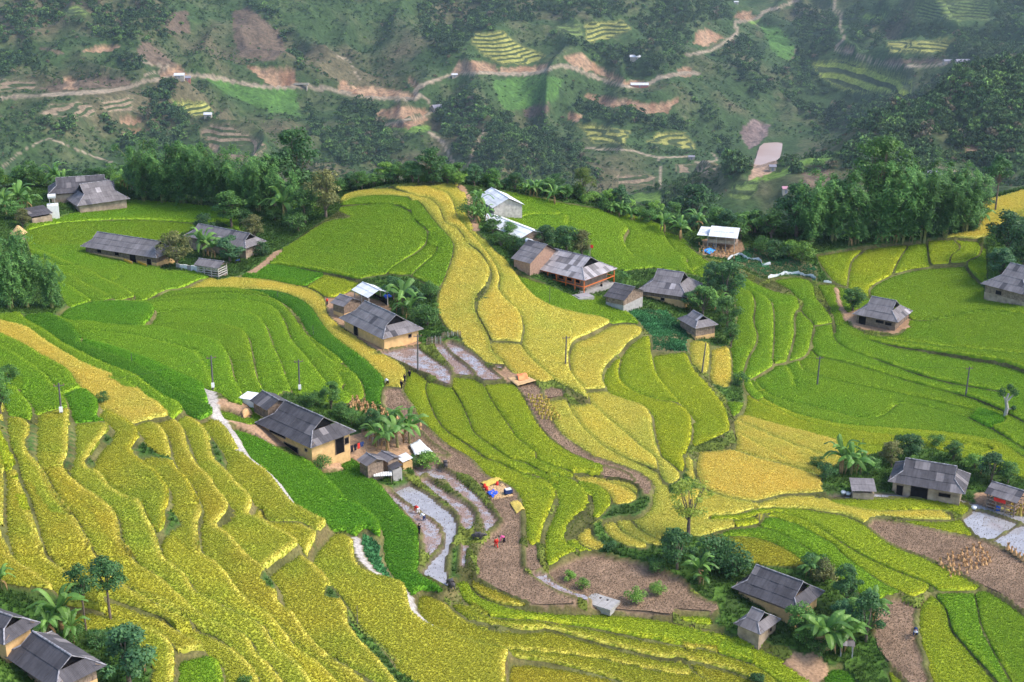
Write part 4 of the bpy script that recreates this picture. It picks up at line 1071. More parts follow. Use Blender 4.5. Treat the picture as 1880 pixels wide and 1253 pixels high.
# the nearer spur that hides its lower bend
_n = np.array([(1290, 352, 1060), (1400, 323, 1080), (1480, 298, 1100), (1560, 284, 1110), (1650, 262, 1140), (1760, 225, 1170), (1880, 190, 1180), (2050, 170, 1180), (1300, 420, 880), (1450, 400, 890), (1600, 400, 880), (1750, 390, 890), (1880, 360, 900), (2050, 360, 900), (1500, 340, 1000), (1750, 300, 1010)], float)
_q = at_depth(_n[:, 0], _n[:, 1], _n[:, 2]); _p.append(_q); _bk = _q[:8].copy(); _bk[:, :2] *= 1.10; _bk[:, 2] -= 55; _p.append(_bk)
_w = np.array([(-500, 700, -250), (-250, 700, -240), (0, 700, -230), (250, 700, -215), (-150, 470, -120), (0, 470, -110), (170, 470, -120), (400, 640, -150), (-600, 1000, -215), (-300, 1050, -235), (0, 1100, -250), (180, 1200, -262), (230, 1350, -262), (-900, 2700, 60), (0, 2800, 80), (900, 2700, 60), (400, 2900, 60)], float); _p.append(_w)
_fp = np.vstack(_p)
def _scaled(P_, Z_):
    f = _tps(P_ / 10.0, Z_ / 10.0, 0.003); return lambda x, y: 10.0 * f(np.asarray(x) / 10.0, np.asarray(y) / 10.0)
_far = _scaled(_fp[:, :2], _fp[:, 2])
_cg2 = np.meshgrid(np.arange(-1500, 1520, 20.0), np.arange(400, 2960, 20.0)); far_base = Field(-1500, 400, 20.0, _far(*_cg2))
def ridged(X, Y, s, seed): return 1 - 2 * np.abs(hashn(X, Y, s, seed))
def far_h(X, Y):
    z = far_base(X, Y); k = np.clip((Y - 460) / 300, 0, 1)
    wx = X + 30 * hashn(X, Y, 120, 41); wy = Y * 0.45 + 20 * hashn(X, Y, 150, 42)
    rel = 22 * ridged(wx + 40 * hashn(X, Y, 200, 47), wy * .6, 170, 46) + 22 * ridged(wx, wy, 95, 43) + 12 * ridged(wx, wy * 1.3, 42, 44) + 3.5 * hashn(X, Y, 17, 45)
    riv = np.clip((z - RZ - 2) / 25, 0, 1)
    return z + rel * k * riv * 0.8
NR, NC = 740, 720
_yy = 432 * (2700 / 432.0) ** (np.linspace(0, 1, NR)); _uu = np.linspace(-0.60, 0.60, NC)
FY = np.repeat(_yy[:, None], NC, 1); FX = _uu[None] * FY; FZ = far_h(FX, FY)
FPXX, FPYY = to_px(FX, FY, FZ)
far_h_field = None
AREAS = """
soil|V 205,590 330,570 470,575 480,600 400,620 300,640 220,620
soil|V 270,680 300,650 400,640 470,620 480,640 380,680
soil|V 0,450 40,430 60,460 200,465 380,490 440,515 420,530 300,520 60,505 0,500
soil|V 370,410 400,420 440,460 410,470
soil|V 610,390 630,340 670,320 760,320 830,340 860,385 780,390
soil|V 860,360 1000,350 1120,345 1090,370 960,390 860,388
soil|V 1205,300 1240,275 1310,285 1370,340 1480,400 1540,430 1640,430 1650,460 1560,455 1430,410 1330,370 1250,355
soil|V 1310,520 1330,500 1530,525 1620,545 1740,550 1820,510 1830,525 1780,570 1760,605 1640,600 1560,560 1440,575 1380,545
soil|W 90,230 100,180 170,150 260,200 230,220 150,250
soil|W 310,100 330,60 400,60 440,100 380,110
soil|W 0,380 50,350 120,390 60,410 0,405
soil|W 880,260 900,245 950,255 940,285
soil|W 1325,930 1360,915 1410,940 1370,960
soil|W 1545,780 1600,775 1680,820 1550,815
soil|U 430,275 520,245 640,235 600,265 500,280
soil|U 1310,350 1400,355 1580,370 1590,460 1440,450 1380,400
soil|U 850,410 900,350 960,350 1000,400 930,420
soil|U 330,480 350,410 390,410 430,480
soil|U 640,650 680,615 760,640 700,665
soil|U 640,700 700,685 790,690 760,715 650,725
soil|V 1230,600 1300,610 1290,650 1240,640
bare|U 725,290 760,230 800,230 900,310 960,350 900,370 840,410 860,370
bare|U 210,480 330,430 430,480 700,460 700,420 440,420 300,500
bare|U 190,255 300,265 380,295 300,285
bare|W 1110,320 1440,320 1440,340 1130,345
bare|W 760,405 1000,410 1040,440 1260,450 1260,480 1000,450 800,425
bare|W 500,200 560,200 660,260 620,330 540,260
bare|V 980,560 1060,490 1140,500 1130,610 1000,630
bare|W 680,930 760,890 850,920 830,1000 700,1010
bare|U 1250,60 1330,40 1500,180 1530,280 1440,330 1280,300 1250,200
bare|U 900,70 1000,60 1020,180 900,170
brown|U 210,610 260,560 480,540 520,610 400,635
brown|U 1060,690 1210,650 1420,770 1370,850 1220,900 1110,780
brown|U 0,420 200,430 200,470 0,490
brown|U 530,530 720,510 720,600 560,600
brown|W 0,880 230,880 220,930 0,920
brown|V 1480,930 1700,940 1700,1000 1500,980
yellow|V 715,230 740,170 890,170 960,230 1110,300 1080,330 870,345 760,280
yellow|U 930,545 1110,545 1150,610 1030,620
yellow|V 1280,660 1570,700 1540,765 1370,765
yellow|V 1650,760 1720,710 1865,710 1865,785
yellow|W 0,715 50,715 120,800 0,790
yellow|V 1320,120 1530,110 1570,150 1480,200 1330,230
green|V 1170,130 1310,130 1310,200 1200,190
stripe|W 740,330 900,310 1100,370 1260,430 1260,515 920,485 800,425 745,380
yellow|W 1130,220 1500,210 1440,280 1140,280
green|W 1270,0 1680,0 1680,110 1300,110
green|U 320,50 420,30 490,80 370,90
flat|V 300,690 400,672 490,670 500,700 380,715
flat|W 1010,80 1140,80 1130,100 1020,100
flat|W 360,120 450,105 440,130
grass|U 1100,420 1580,470 1600,620 1450,600 1200,500
grass|W 450,130 560,150 650,260 600,330 520,280
grass|V 820,430 1100,400 1200,420 1180,540 900,600 850,500
rock|W 340,700 420,640 520,670 500,720 400,800
river|W 395,955 430,850 450,790 490,765 570,765 560,810 530,910 490,950 400,990
flat|W 285,990 400,962 560,920 700,850 890,808 890,832 720,872 560,945 400,985
green|W 285,985 470,960 400,1060 300,1060
grass|W 1290,690 1330,740 1420,820 1380,850 1310,760
flat|V 1460,1050 1720,1030 1730,1080 1600,1080
"""
ROADS = """
4.5|U 0,530 60,520 200,515 300,505 550,490 680,470 760,440 850,425 1000,405 1170,420 1300,450 1450,465 1600,465 1700,470 1865,498 V 100,515 250,525 400,528 440,520 415,490 430,470 520,430 620,400 760,388 900,395 1050,390 1190,355 1260,365 1400,420 1540,460 1650,455 1720,420 1860,390 W 120,395
3.5|W 60,295 150,280 200,265 290,210 330,170 320,120 400,110 450,90 480,60 560,40 660,0
3|V 440,510 490,550 490,610 390,635 250,670
3|V 490,710 560,760 600,840 640,905
2.5|W 850,0 855,50 890,90 880,150 905,200 870,240 860,265 950,290 1100,340 1300,355 1450,345
1.5|U 20,890 120,810 240,750 300,755 480,830 600,870
1.5|V 0,300 60,330 100,400 130,440
2|W 200,820 215,860 100,870
2|V 1290,785 1400,800 1560,805 1700,840 1865,840
1.6|W 1500,660 1540,720 1550,790 1600,810
3|W 1390,870 1430,900 1500,915 1640,955
2|V 1720,840 1725,920 1720,1010
1.6|V 780,700 730,800 700,880
2|U 740,320 820,350 900,350 860,380 780,400
"""
TYP = ['veg', 'soil', 'bare', 'brown', 'yellow', 'green', 'stripe', 'flat', 'grass', 'rock', 'river', 'road']
FT = np.zeros(FX.shape, np.int8)
_jit = 3.0 * hashn(FPXX, FPYY * 1.7, 14, 61) + 2.0 * hashn(FPXX, FPYY, 6, 62)
for ln in AREAS.strip().split('\n'):
    t, q = ln.split('|'); q = P(q); hard = t in ('river',)
    b = (FPXX > q[:, 0].min() - 6) & (FPXX < q[:, 0].max() + 6) & (FPYY > q[:, 1].min() - 6) & (FPYY < q[:, 1].max() + 6) & (FY > 800)
    if not b.any(): continue
    jx = 0 if hard else 1.0
    m = inside(q, FPXX + jx * _jit, FPYY + 0.6 * jx * _jit); FT[b & m] = TYP.index(t)
for ln in ROADS.strip().split('\n'):
    w, q = ln.split('|'); w = float(w); q = smooth_line(P(q), 4.0)
    for a, b in zip(q[:-1], q[1:]):
        k = 1.55; R = (w / 2 * k + 1.0)
        m = (FPXX > min(a[0], b[0]) - R) & (FPXX < max(a[0], b[0]) + R) & (FPYY > min(a[1], b[1]) - R) & (FPYY < max(a[1], b[1]) + R) & (FY > 900)
        if not m.any(): continue
        X = FPXX[m]; Y = FPYY[m]; d = b - a; t = np.clip(((X - a[0]) * d[0] + (Y - a[1]) * d[1]) / max(d @ d, 1e-9), 0, 1)
        r = np.hypot(X - a[0] - t * d[0], Y - a[1] - t * d[1]); mm = np.zeros(FX.shape, bool); mm[m] = r < w * k / 2; FT[mm] = TYP.index('road')
# terraces are cut into the slope
ter = np.isin(FT, [TYP.index(t) for t in ('brown', 'yellow', 'green', 'stripe')]); stp = np.where(FT == TYP.index('stripe'), 13.0, 4.2)
zz = FZ / stp + 0.35 * hashn(FX, FY, 60, 71); fr = zz - np.floor(zz); sm = np.clip((fr - 0.55) / 0.45, 0, 1); FZ2 = np.where(ter, FZ + stp * (sm - fr) * 0.5, FZ)
FZ2 = np.where(np.isin(FT, [TYP.index('soil'), TYP.index('rock')]), FZ2 + 2.2 * ridged(FX, FY * 0.25, 7, 72) - 2.5, FZ2)
FCOL = {'veg': (0.052, 0.095, 0.032), 'soil': (0.30, 0.185, 0.115), 'bare': (0.14, 0.105, 0.075), 'brown': (0.25, 0.19, 0.13), 'yellow': (0.30, 0.30, 0.085), 'green': (0.15, 0.21, 0.06), 'stripe': (0.27, 0.33, 0.06), 'flat': (0.15, 0.25, 0.05), 'grass': (0.08, 0.17, 0.038), 'rock': (0.20, 0.15, 0.14), 'river': (0.42, 0.29, 0.21), 'road': (0.30, 0.245, 0.18)}
Cf = np.array([FCOL[t] for t in TYP])[FT]
n1 = hashn(FX, FY, 130, 81); n2 = hashn(FX, FY, 38, 82); n3 = hashn(FX, FY, 9, 83)
veg = FT == 0; dry = np.clip(n1 * 0.7 + n2 * 0.6 + n3 * 0.3 + 0.05 + np.clip((1000 - FPXX) / 900, 0, 1) * 0.45, 0, 1)[..., None]
Cf = np.where(veg[..., None], Cf + (np.array((0.125, 0.10, 0.062)) - Cf) * dry * 0.8, Cf)
ris = np.zeros_like(ter); Cf = np.where(ris[..., None], np.where((FT == TYP.index('brown'))[..., None], np.array((0.09, 0.13, 0.05)), np.where((FT == TYP.index('stripe'))[..., None], np.array((0.07, 0.12, 0.035)), np.array((0.13, 0.14, 0.05)))), Cf)
Cf = Cf * 0.9 * (1 + 0.2 * n3[..., None] + 0.15 * n2[..., None])
FT_soil = FT == 1; Cf = np.where(FT_soil[..., None], Cf * (1 + 0.35 * ridged(FX, FY * 0.25, 9, 85)[..., None] * np.array((0.6, 0.9, 1.0))), Cf)
_id = np.arange(NR * NC).reshape(NR, NC); QF = np.stack([_id[:-1, :-1], _id[:-1, 1:], _id[1:, 1:], _id[1:, :-1]], -1).reshape(-1, 4)
me = fast_mesh('mountainside', np.stack([FX, FY, FZ2], -1).reshape(-1, 3), QF, True); attr_col(me, 'tint', np.clip(Cf.reshape(-1, 3), 0.01, 1))
at = me.attributes.new('terrace', 'FLOAT', 'POINT'); at.data.foreach_set('value', np.where(ter, stp, 0.0).astype(np.float32).ravel())
m = Mat('mountain_cover', 0.95, 0.1); a = m.attr('tint').outputs['Color']; f = m.noise(0.22, 6, m.pos(), 0.65)
tv = m.attr('terrace').outputs['Fac']; sx = m.new('ShaderNodeSeparateXYZ'); m.l.new(m.pos(), sx.inputs[0]); wz = m.math('ADD', sx.outputs[2], m.math('MULTIPLY', m.noise(0.012, 3, m.pos()), 14.0)); fr_ = m.math('FRACT', m.math('DIVIDE', wz, m.math('MAXIMUM', tv, 1.0)))
ri = m.ramp(fr_, [(0.0, (0.0,) * 3), (0.42, (0.0,) * 3), (0.56, (1.0,) * 3), (0.93, (1.0,) * 3), (1.0, (0.0,) * 3)]); on = m.math('GREATER_THAN', tv, 1.0); a = m.mix(m.math('MULTIPLY', ri, on), a, (0.055, 0.08, 0.033))
m.col(m.mix(1.0, a, m.ramp(f, [(0.3, (0.42, 0.46, 0.45)), (0.7, (1.5, 1.42, 1.35))]), 'MULTIPLY')); m.bump(f, 0.7, 1.5)
mesh_obj('mountainside', me, m.m, kind='structure', label='far mountainside with terraces, landslides and roads')
# river
rq = P("W 385,975 430,850 450,785 480,762 575,760 568,810 540,910 500,955"); rr_ = ray(rq[:, 0], rq[:, 1]); tt = (RZ + 1.5 - CAM_Z) / rr_[:, 2]; rv = rr_ * tt[:, None] + np.array([0, 0, CAM_Z])
mr = Mat('river_water', 0.25, 0.4); mr.col(mr.ramp(mr.noise(0.02, 4, mr.pos()), [(0.3, (0.40, 0.25, 0.18)), (0.7, (0.47, 0.33, 0.26))])); b_ = MB(); b_.add([tuple(v) for v in rv], [tuple(range(len(rv)))]); b_.build('river', mr.m, kind='structure', label='muddy brown river in the gorge')
# ---------------------------------------------------------------- far trees
ml = Mat('far_leaf', 0.9, 0.1); a = ml.attr('tint', True).outputs['Color']; v = ml.attr('shade').outputs['Fac']; q = ml.maprange(v, 0, 1, 0.6, 1.45); c3 = ml.new('ShaderNodeCombineColor'); [ml.l.new(q, c3.inputs[i]) for i in range(3)]
ml.col(ml.mix(1.0, a, c3.outputs[0], 'MULTIPLY'))
def far_tree(seed, n=150, tall=1.0):
    rs = np.random.RandomState(seed); V = []; F = []; S_ = []
    lobes = [(rs.uniform(-0.45, 0.45), rs.uniform(-0.45, 0.45), rs.uniform(0.35, 0.95) * tall, rs.uniform(0.28, 0.5)) for _ in range(7)]
    for i in range(n):
        lx, ly, lz, lr = lobes[rs.randint(7)]; d = rs.randn(3); d /= np.linalg.norm(d); d[2] = abs(d[2]) * 0.9 + d[2] * 0.1; p = np.array((lx, ly, lz)) + d * lr * rs.uniform(0.8, 1.05)
        nn = d + rs.randn(3) * 0.5; nn /= np.linalg.norm(nn); u = np.cross(nn, rs.randn(3)); u /= np.linalg.norm(u); w = np.cross(nn, u); s = rs.uniform(0.09, 0.17); k = len(V)
        V += [p - u * s, p + w * s * 0.8, p + u * s, p - w * s * 0.8]; F.append((k, k + 1, k + 2, k + 3)); S_ += [rs.uniform(0, 1)] * 4
    me = fast_mesh('far_crown', V, np.array(F)); at = me.attributes.new('shade', 'FLOAT', 'POINT'); at.data.foreach_set('value', np.array(S_, np.float32)); me.materials.append(ml.m); return bpy.data.objects.new('far_crown', me)
ftr = [far_tree(1), far_tree(2, 150, 1.25), far_tree(3, 130, 0.8), far_tree(4, 150, 1.6)]
WOODS = """
U 0,0 900,0 1000,180 900,230 600,230 330,100 0,300
U 360,0 700,0 900,240 760,200 540,180
U 560,330 720,250 780,420 640,370
U 730,470 950,420 1000,700 900,900 760,800 600,760 820,560
U 1320,0 1500,60 1600,280 1640,460 1590,370 1480,180
U 540,560 640,560 600,740 560,700
U 1600,480 1680,650 1865,800 1865,900 1700,760
U 0,200 150,200 200,380 0,400
U 150,640 400,640 420,720 150,720
V 400,0 1865,0 1865,280 1700,240 1560,90 1300,100 900,120 720,230 600,330 500,250
V 500,560 760,520 1000,700 1240,740 1400,960 900,960 650,900 560,700
V 1100,180 1240,190 1200,300 1330,360 1700,420 1865,320 1865,200 1500,260
V 1270,580 1400,560 1700,620 1865,650 1865,720 1620,690 1300,660
V 0,520 250,600 300,900 0,900
W 0,0 300,0 300,90 100,160 60,260 0,330
W 640,0 850,0 860,100 860,240 740,330 560,340 440,560 420,440 640,300
W 900,60 1010,60 1000,160 1140,60 1260,80 1120,200 1080,260 930,190
W 170,280 400,190 460,330 430,540 300,360
W 460,420 740,330 830,450 1000,560 1300,500 1500,340 1865,330 1865,950 1640,900 1400,720 1290,860 1200,800 1000,700 740,720 680,600
W 1150,130 1865,150 1865,300 1500,330 1480,220
W 1680,0 1865,0 1865,200 1680,110
W 60,480 200,600 330,860 420,950 290,960 230,800
W 1480,600 1865,450 1865,900 1620,860
W 460,1000 700,880 860,900 900,1100 500,1250 300,1100
W 900,820 1300,700 1400,860 1300,1100 950,1000
"""
rs = np.random.RandomState(11); NTRY = 240000
ty = 900 * (2450 / 900.0) ** rs.rand(NTRY); tx = rs.uniform(-0.50, 0.50, NTRY) * ty; tz = far_h(tx, ty); qx, qy = to_px(tx, ty, tz)
wd = np.zeros(NTRY, bool); jx = 5 * hashn(qx, qy, 16, 91)
for ln in WOODS.strip().split('\n'): wd |= inside(P(ln), qx + jx, qy + 0.7 * jx)
fi = np.clip(np.searchsorted(_yy, ty), 0, NR - 1); ci = np.clip(((tx / ty + 0.6) / 1.2 * (NC - 1)).astype(int), 0, NC - 1); typ = FT[fi, ci]
nearok = np.ones(NTRY, bool)
for dj in (-1, 0, 1):
    for di in (-1, 0, 1): nearok &= np.isin(FT[np.clip(fi + dj, 0, NR - 1), np.clip(ci + di, 0, NC - 1)], [0, 2, 8])
pr = np.where(wd, 0.42, np.clip(0.34 + 0.40 * hashn(tx, ty, 45, 92) + 0.15 * hashn(tx, ty, 14, 93), 0.12, 0.7)) * (ty / 2450) ** 0.5
pr = np.where(typ == 8, pr * 0.15, np.where(typ == 2, pr * 0.12, pr))
ok = nearok & (rs.rand(NTRY) < pr) & (qy < 440) & (qy > -60) & (tz > RZ + 4); tx, ty, tz, wd2, qx2, qy2 = tx[ok], ty[ok], tz[ok], wd[ok], qx[ok], qy[ok]
nt = len(tx); size = rs.uniform(3.2, 7.0, nt) * np.where(wd2, 1.1, 0.55); size *= np.where(rs.rand(nt) < np.where(wd2, 0.3, 0.75), 0.55, 1)
hue = rs.rand(nt); ct = np.stack([0.034 + 0.036 * hue, 0.070 + 0.048 * hue, 0.027 + 0.012 * hue], -1) * (1 + 0.25 * hashn(tx, ty, 60, 94)[:, None]); gl = rs.rand(nt) < 0.16; ct[gl] *= np.array((1.9, 1.9, 1.4)); br = rs.rand(nt) < 0.03; ct[br] = (0.14, 0.12, 0.07)
me = fast_mesh('far_woodland', np.stack([tx, ty, tz - 0.4], -1), []) if False else bpy.data.meshes.new('far_woodland')
me.vertices.add(nt); me.vertices.foreach_set('co', np.stack([tx, ty, tz - 0.2 * size], -1).astype(np.float32).ravel())
attr_col(me, 'tint', np.clip(ct, 0.01, 1)); at = me.attributes.new('size', 'FLOAT', 'POINT'); at.data.foreach_set('value', size.astype(np.float32)); at = me.attributes.new('pick', 'INT', 'POINT'); at.data.foreach_set('value', rs.randint(0, 4, nt).astype(np.int32))
ow = mesh_obj('far_woodland', me, ml.m, kind='stuff', label='woods and scattered trees covering the far mountainside')
g = bpy.data.node_groups.new('far_trees', 'GeometryNodeTree'); g.is_modifier = True; g.interface.new_socket('Geometry', in_out='INPUT', socket_type='NodeSocketGeometry'); g.interface.new_socket('Geometry', in_out='OUTPUT', socket_type='NodeSocketGeometry')
N = g.nodes; L = g.links; gi = N.new('NodeGroupInput'); go = N.new('NodeGroupOutput'); j = N.new('GeometryNodeJoinGeometry')
for o in ftr:
    oi = N.new('GeometryNodeObjectInfo'); oi.inputs['Object'].default_value = o; oi.inputs['As Instance'].default_value = True; L.new(oi.outputs['Geometry'], j.inputs[0])
ip = N.new('GeometryNodeInstanceOnPoints'); L.new(gi.outputs[0], ip.inputs['Points']); L.new(j.outputs[0], ip.inputs['Instance']); ip.inputs['Pick Instance'].default_value = True
na = N.new('GeometryNodeInputNamedAttribute'); na.data_type = 'INT'; na.inputs[0].default_value = 'pick'; L.new(na.outputs[0], ip.inputs['Instance Index'])
nb = N.new('GeometryNodeInputNamedAttribute'); nb.data_type = 'FLOAT'; nb.inputs[0].default_value = 'size'; L.new(nb.outputs[0], ip.inputs['Scale'])
rv_ = N.new('FunctionNodeRandomValue'); rv_.data_type = 'FLOAT_VECTOR'; rv_.inputs[0].default_value = (-0.15, -0.15, 0); rv_.inputs[1].default_value = (0.15, 0.15, 6.28); L.new(rv_.outputs[0], ip.inputs['Rotation']); L.new(ip.outputs[0], go.inputs[0])
md = ow.modifiers.new('trees', 'NODES'); md.node_group = g
# far farmhouses, each with walls and a pitched roof
def fmat(n, c, r=0.6): return simple(n, c, r, 0.2, 0.15, 0.4)
FM = {'white': fmat('far_tin_white', (0.60, 0.60, 0.62)), 'grey': fmat('far_roof_grey', (0.25, 0.24, 0.28)), 'wall': fmat('far_wall', (0.45, 0.38, 0.30)), 'red': fmat('far_wall_red', (0.45, 0.16, 0.12)), 'pink': fmat('far_roof_pink', (0.5, 0.25, 0.3))}
def far_pos(px, py):
    r = ray(px, py)[None]; T = np.arange(800, 2600, 4.0); X = r[:, 0, None] * T; Y = r[:, 1, None] * T; Z = CAM_Z + r[:, 2, None] * T; b = (Z < far_h(X, Y))[0]; k = b.argmax(); return X[0, k], Y[0, k], float(far_h(X[0, k], Y[0, k]))
FH = [("U 962,432", 13, 8, 'white', 'wall', 0.1, 'white tin roofed house beside the mountain road at the left'), ("U 1004,434", 9, 8, 'grey', 'red', 0.2, 'small grey roofed house just right of the white roofed one on the mountain road'), ("U 1115,640", 10, 7, 'white', 'wall', 0.0, 'pale hut at the foot of small yellow far terraces'), ("V 540,592", 20, 12, 'grey', 'wall', 0.5, 'large grey roofed house on the landslide below the road bend'),
      ("V 625,420", 9, 6, 'white', 'wall', 0.2, 'small white shed just under the mountain road'), ("V 1598,320", 20, 9, 'white', 'wall', -0.1, 'long white roofed house among trees above the road cutting'), ("V 1614,472", 26, 9, 'white', 'red', 0.0, 'long white roofed house at the road above the orange scar'), ("W 325,22", 10, 6, 'white', 'wall', 0.0, 'tiny white roof near the top of the far slope'),
      ("W 85,856", 9, 6, 'grey', 'wall', 0.0, 'grey hut on the terraces beside the river'), ("W 1455,342", 14, 8, 'grey', 'wall', 0.2, 'grey roofed house at the end of the far terraces'), ("W 1535,340", 22, 10, 'grey', 'wall', 0.1, 'wide dark roof right of the grey house on the far terraces'), ("W 1350,965", 20, 10, 'grey', 'wall', -0.5, 'bluish roof half hidden behind the bamboo grove'), ("W 588,1055", 6, 5, 'pink', 'wall', 0.0, 'tiny pink roofed hut below the brown slope'), ("W 518,918", 6, 5, 'grey', 'wall', 0.0, 'tiny hut on the bank of the brown river')]
for q, Lh, Wh, rf, wl_, a_, lab in FH:
    Lh *= .85; Wh *= .85
    pp = P(q)[0]; x, y, z = far_pos(*pp); t = empty('far_farmhouse', (x, y, z - 0.5), a_, label=lab, cat='house', group='houses on the far mountainside')
    b = MB(); b.box(-Lh / 2 + .6, Lh / 2 - .6, -Wh / 2 + .6, Wh / 2 - .6, -3, 3.6); b.build('wall', FM[wl_], t)
    b = MB(); hh = 3.4 + Wh * 0.30
    for s in (-1, 1): b.add([(-Lh / 2, s * Wh / 2, 3.4), (Lh / 2, s * Wh / 2, 3.4), (Lh / 2, 0, hh), (-Lh / 2, 0, hh), (-Lh / 2, s * Wh / 2, 3.2), (Lh / 2, s * Wh / 2, 3.2), (Lh / 2, 0, hh - .2), (-Lh / 2, 0, hh - .2)], [(0, 1, 2, 3), (4, 7, 6, 5), (0, 4, 5, 1), (1, 5, 6, 2), (0, 3, 7, 4)])
    for e in (-1, 1): b.add([(e * (Lh / 2 - .6), -Wh / 2 + .6, 3.5), (e * (Lh / 2 - .6), Wh / 2 - .6, 3.5), (e * (Lh / 2 - .6), 0, hh - .3)], [(0, 1, 2)])
    b.build('roof', FM[rf], t)
    b = MB(); b.box(-0.7, 0.7, -Wh / 2 + .52, -Wh / 2 + .6, 0.3, 2.6); b.build('door', FM['grey'], t)
# road bridge over the gully
x, y, z = far_pos(*P("U 1612,466")[0]); t = empty('road_bridge', (x, y, z), 0.0, label='small concrete road bridge over a gully on the far slope', cat='bridge')
b = MB(); b.box(-9, 9, -2.4, 2.4, 1.6, 2.4); b.build('deck', FM['wall'], t)
for sx in (-6.5, 6.5): b = MB(); b.box(sx - .6, sx + .6, -2, 2, -9, 1.6); b.build('pier', FM['wall'], t)
for sy in (-2.3, 2.3): b = MB(); b.box(-9, 9, sy - .1, sy + .1, 2.4, 3.2); b.build('parapet', FM['wall'], t)
# valley air
mh = bpy.data.materials.new('valley_haze'); mh.use_nodes = True; nt_ = mh.node_tree; nt_.nodes.remove(nt_.nodes['Principled BSDF']); pv = nt_.nodes.new('ShaderNodeVolumePrincipled'); pv.inputs['Color'].default_value = (0.66, 0.82, 1.0, 1); pv.inputs['Density'].default_value = 0.000055; pv.inputs['Anisotropy'].default_value = 0.2
nt_.links.new(pv.outputs[0], nt_.nodes['Material Output'].inputs['Volume'])
b = MB(); b.box(-1450, 1450, -40, 2950, min(-300.0, float(FZ2.min()) - 1.0), max(112.0, float(FZ2.max()) + 3.0)); b.build('haze', mh, kind='stuff')
print('far', round(time.time() - T0, 1), nt, float(FZ2.max()), float(FZ2.min()))
# ---------------------------------------------------------------- farm buildings
def roof_mat(name, lo, hi, rough=0.75, spots=(0.45, 0.44, 0.47)):
    m = Mat(name, rough, 0.3); uv = m.coord('UV'); p = m.coord('Object'); f = m.noise(0.45, 5, p, 0.65); f2 = m.noise(5.0, 4, p); f3 = m.noise(1.7, 6, p, 0.7)
    c = m.ramp(f, [(0.3, lo), (0.72, hi)]); k = m.maprange(m.rand(), 0, 1, 0.86, 1.16); cc = m.new('ShaderNodeCombineColor'); [m.l.new(k, cc.inputs[i]) for i in range(3)]
    c = m.mix(1.0, c, cc.outputs[0], 'MULTIPLY'); c = m.mix(m.ramp(f3, [(0.64, (0, 0, 0)), (0.74, (0.7,) * 3)]), c, spots)
    mp = m.new('ShaderNodeMapping'); mp.inputs['Scale'].default_value = (1, 0.12, 1); m.l.new(uv, mp.inputs[0]); st = m.noise(3.0, 4, mp.outputs[0]); c = m.mix(m.ramp(st, [(0.45, (0, 0, 0)), (0.7, (0.5,) * 3)]), c, tuple(x * 0.55 for x in lo))
    m.col(c); w = m.new('ShaderNodeTexWave', wave_type='BANDS', bands_direction='X'); w.inputs['Scale'].default_value = 2.2; m.l.new(uv, w.inputs['Vector']); m.bump(w.outputs['Fac'], 0.45, 0.04); return m.m
HM = {'grey': roof_mat('fibre_cement_grey', (0.145, 0.128, 0.130), (0.25, 0.225, 0.225)), 'dark': roof_mat('fibre_cement_dark', (0.056, 0.051, 0.056), (0.115, 0.105, 0.112), spots=(0.22, 0.21, 0.23)), 'pale': roof_mat('fibre_cement_pale', (0.30, 0.265, 0.27), (0.50, 0.46, 0.46), spots=(0.2, 0.17, 0.18)),
      'white': roof_mat('tin_white', (0.74, 0.74, 0.75), (0.84, 0.84, 0.84), 0.45, (0.85, 0.85, 0.85)), 'ochre': simple('rammed_earth', (0.66, 0.42, 0.19), 0.9, 0.1, 0.18, 1.2, 0.4), 'mud': simple('mud_wall', (0.36, 0.275, 0.20), 0.95, 0.1, 0.4, 0.9, 0.5), 'wood': simple('weathered_boards', (0.24, 0.175, 0.13), 0.85, 0.2, 0.4, 2.5, 0.4, 0.25),
      'concrete': simple('rough_concrete', (0.35, 0.33, 0.31), 0.9, 0.2, 0.2, 1.5, 0.3), 'void': simple('dark_inside', (0.012, 0.011, 0.012), 1.0, 0.0, 0.2), 'orange': simple('orange_paint', (0.72, 0.17, 0.035), 0.6, 0.3, 0.12), 'lime': simple('white_lime', (0.78, 0.77, 0.74), 0.85, 0.2, 0.08), 'post': simple('pale_post', (0.45, 0.42, 0.38), 0.8, 0.2, 0.3),
      'brick': simple('brick_wall', (0.34, 0.215, 0.16), 0.9, 0.1, 0.25, 3.0, 0.3), 'ridge': simple('mortar_ridge', (0.28, 0.265, 0.28), 0.9, 0.1, 0.7, 2.2), 'blue': simple('blue_plastic', (0.03, 0.12, 0.55), 0.4, 0.4, 0.15), 'red': simple('red_cloth', (0.62, 0.04, 0.03), 0.8, 0.1, 0.2), 'straw': simple('straw', (0.55, 0.36, 0.17), 0.95, 0.05, 0.3, 4.0)}
def clip_poly(poly, a, b, c, keep_le):
    """half-plane a*x+b*y <= c (or >=)"""
    out = []; n = len(poly)
    for i in range(n):
        p, q = poly[i], poly[(i + 1) % n]; fp = a * p[0] + b * p[1] - c; fq = a * q[0] + b * q[1] - c
        if not keep_le: fp, fq = -fp, -fq
        if fp <= 0: out.append(p)
        if (fp < 0) != (fq < 0) and fp != fq: t = fp / (fp - fq); out.append((p[0] + (q[0] - p[0]) * t, p[1] + (q[1] - p[1]) * t))
    return out
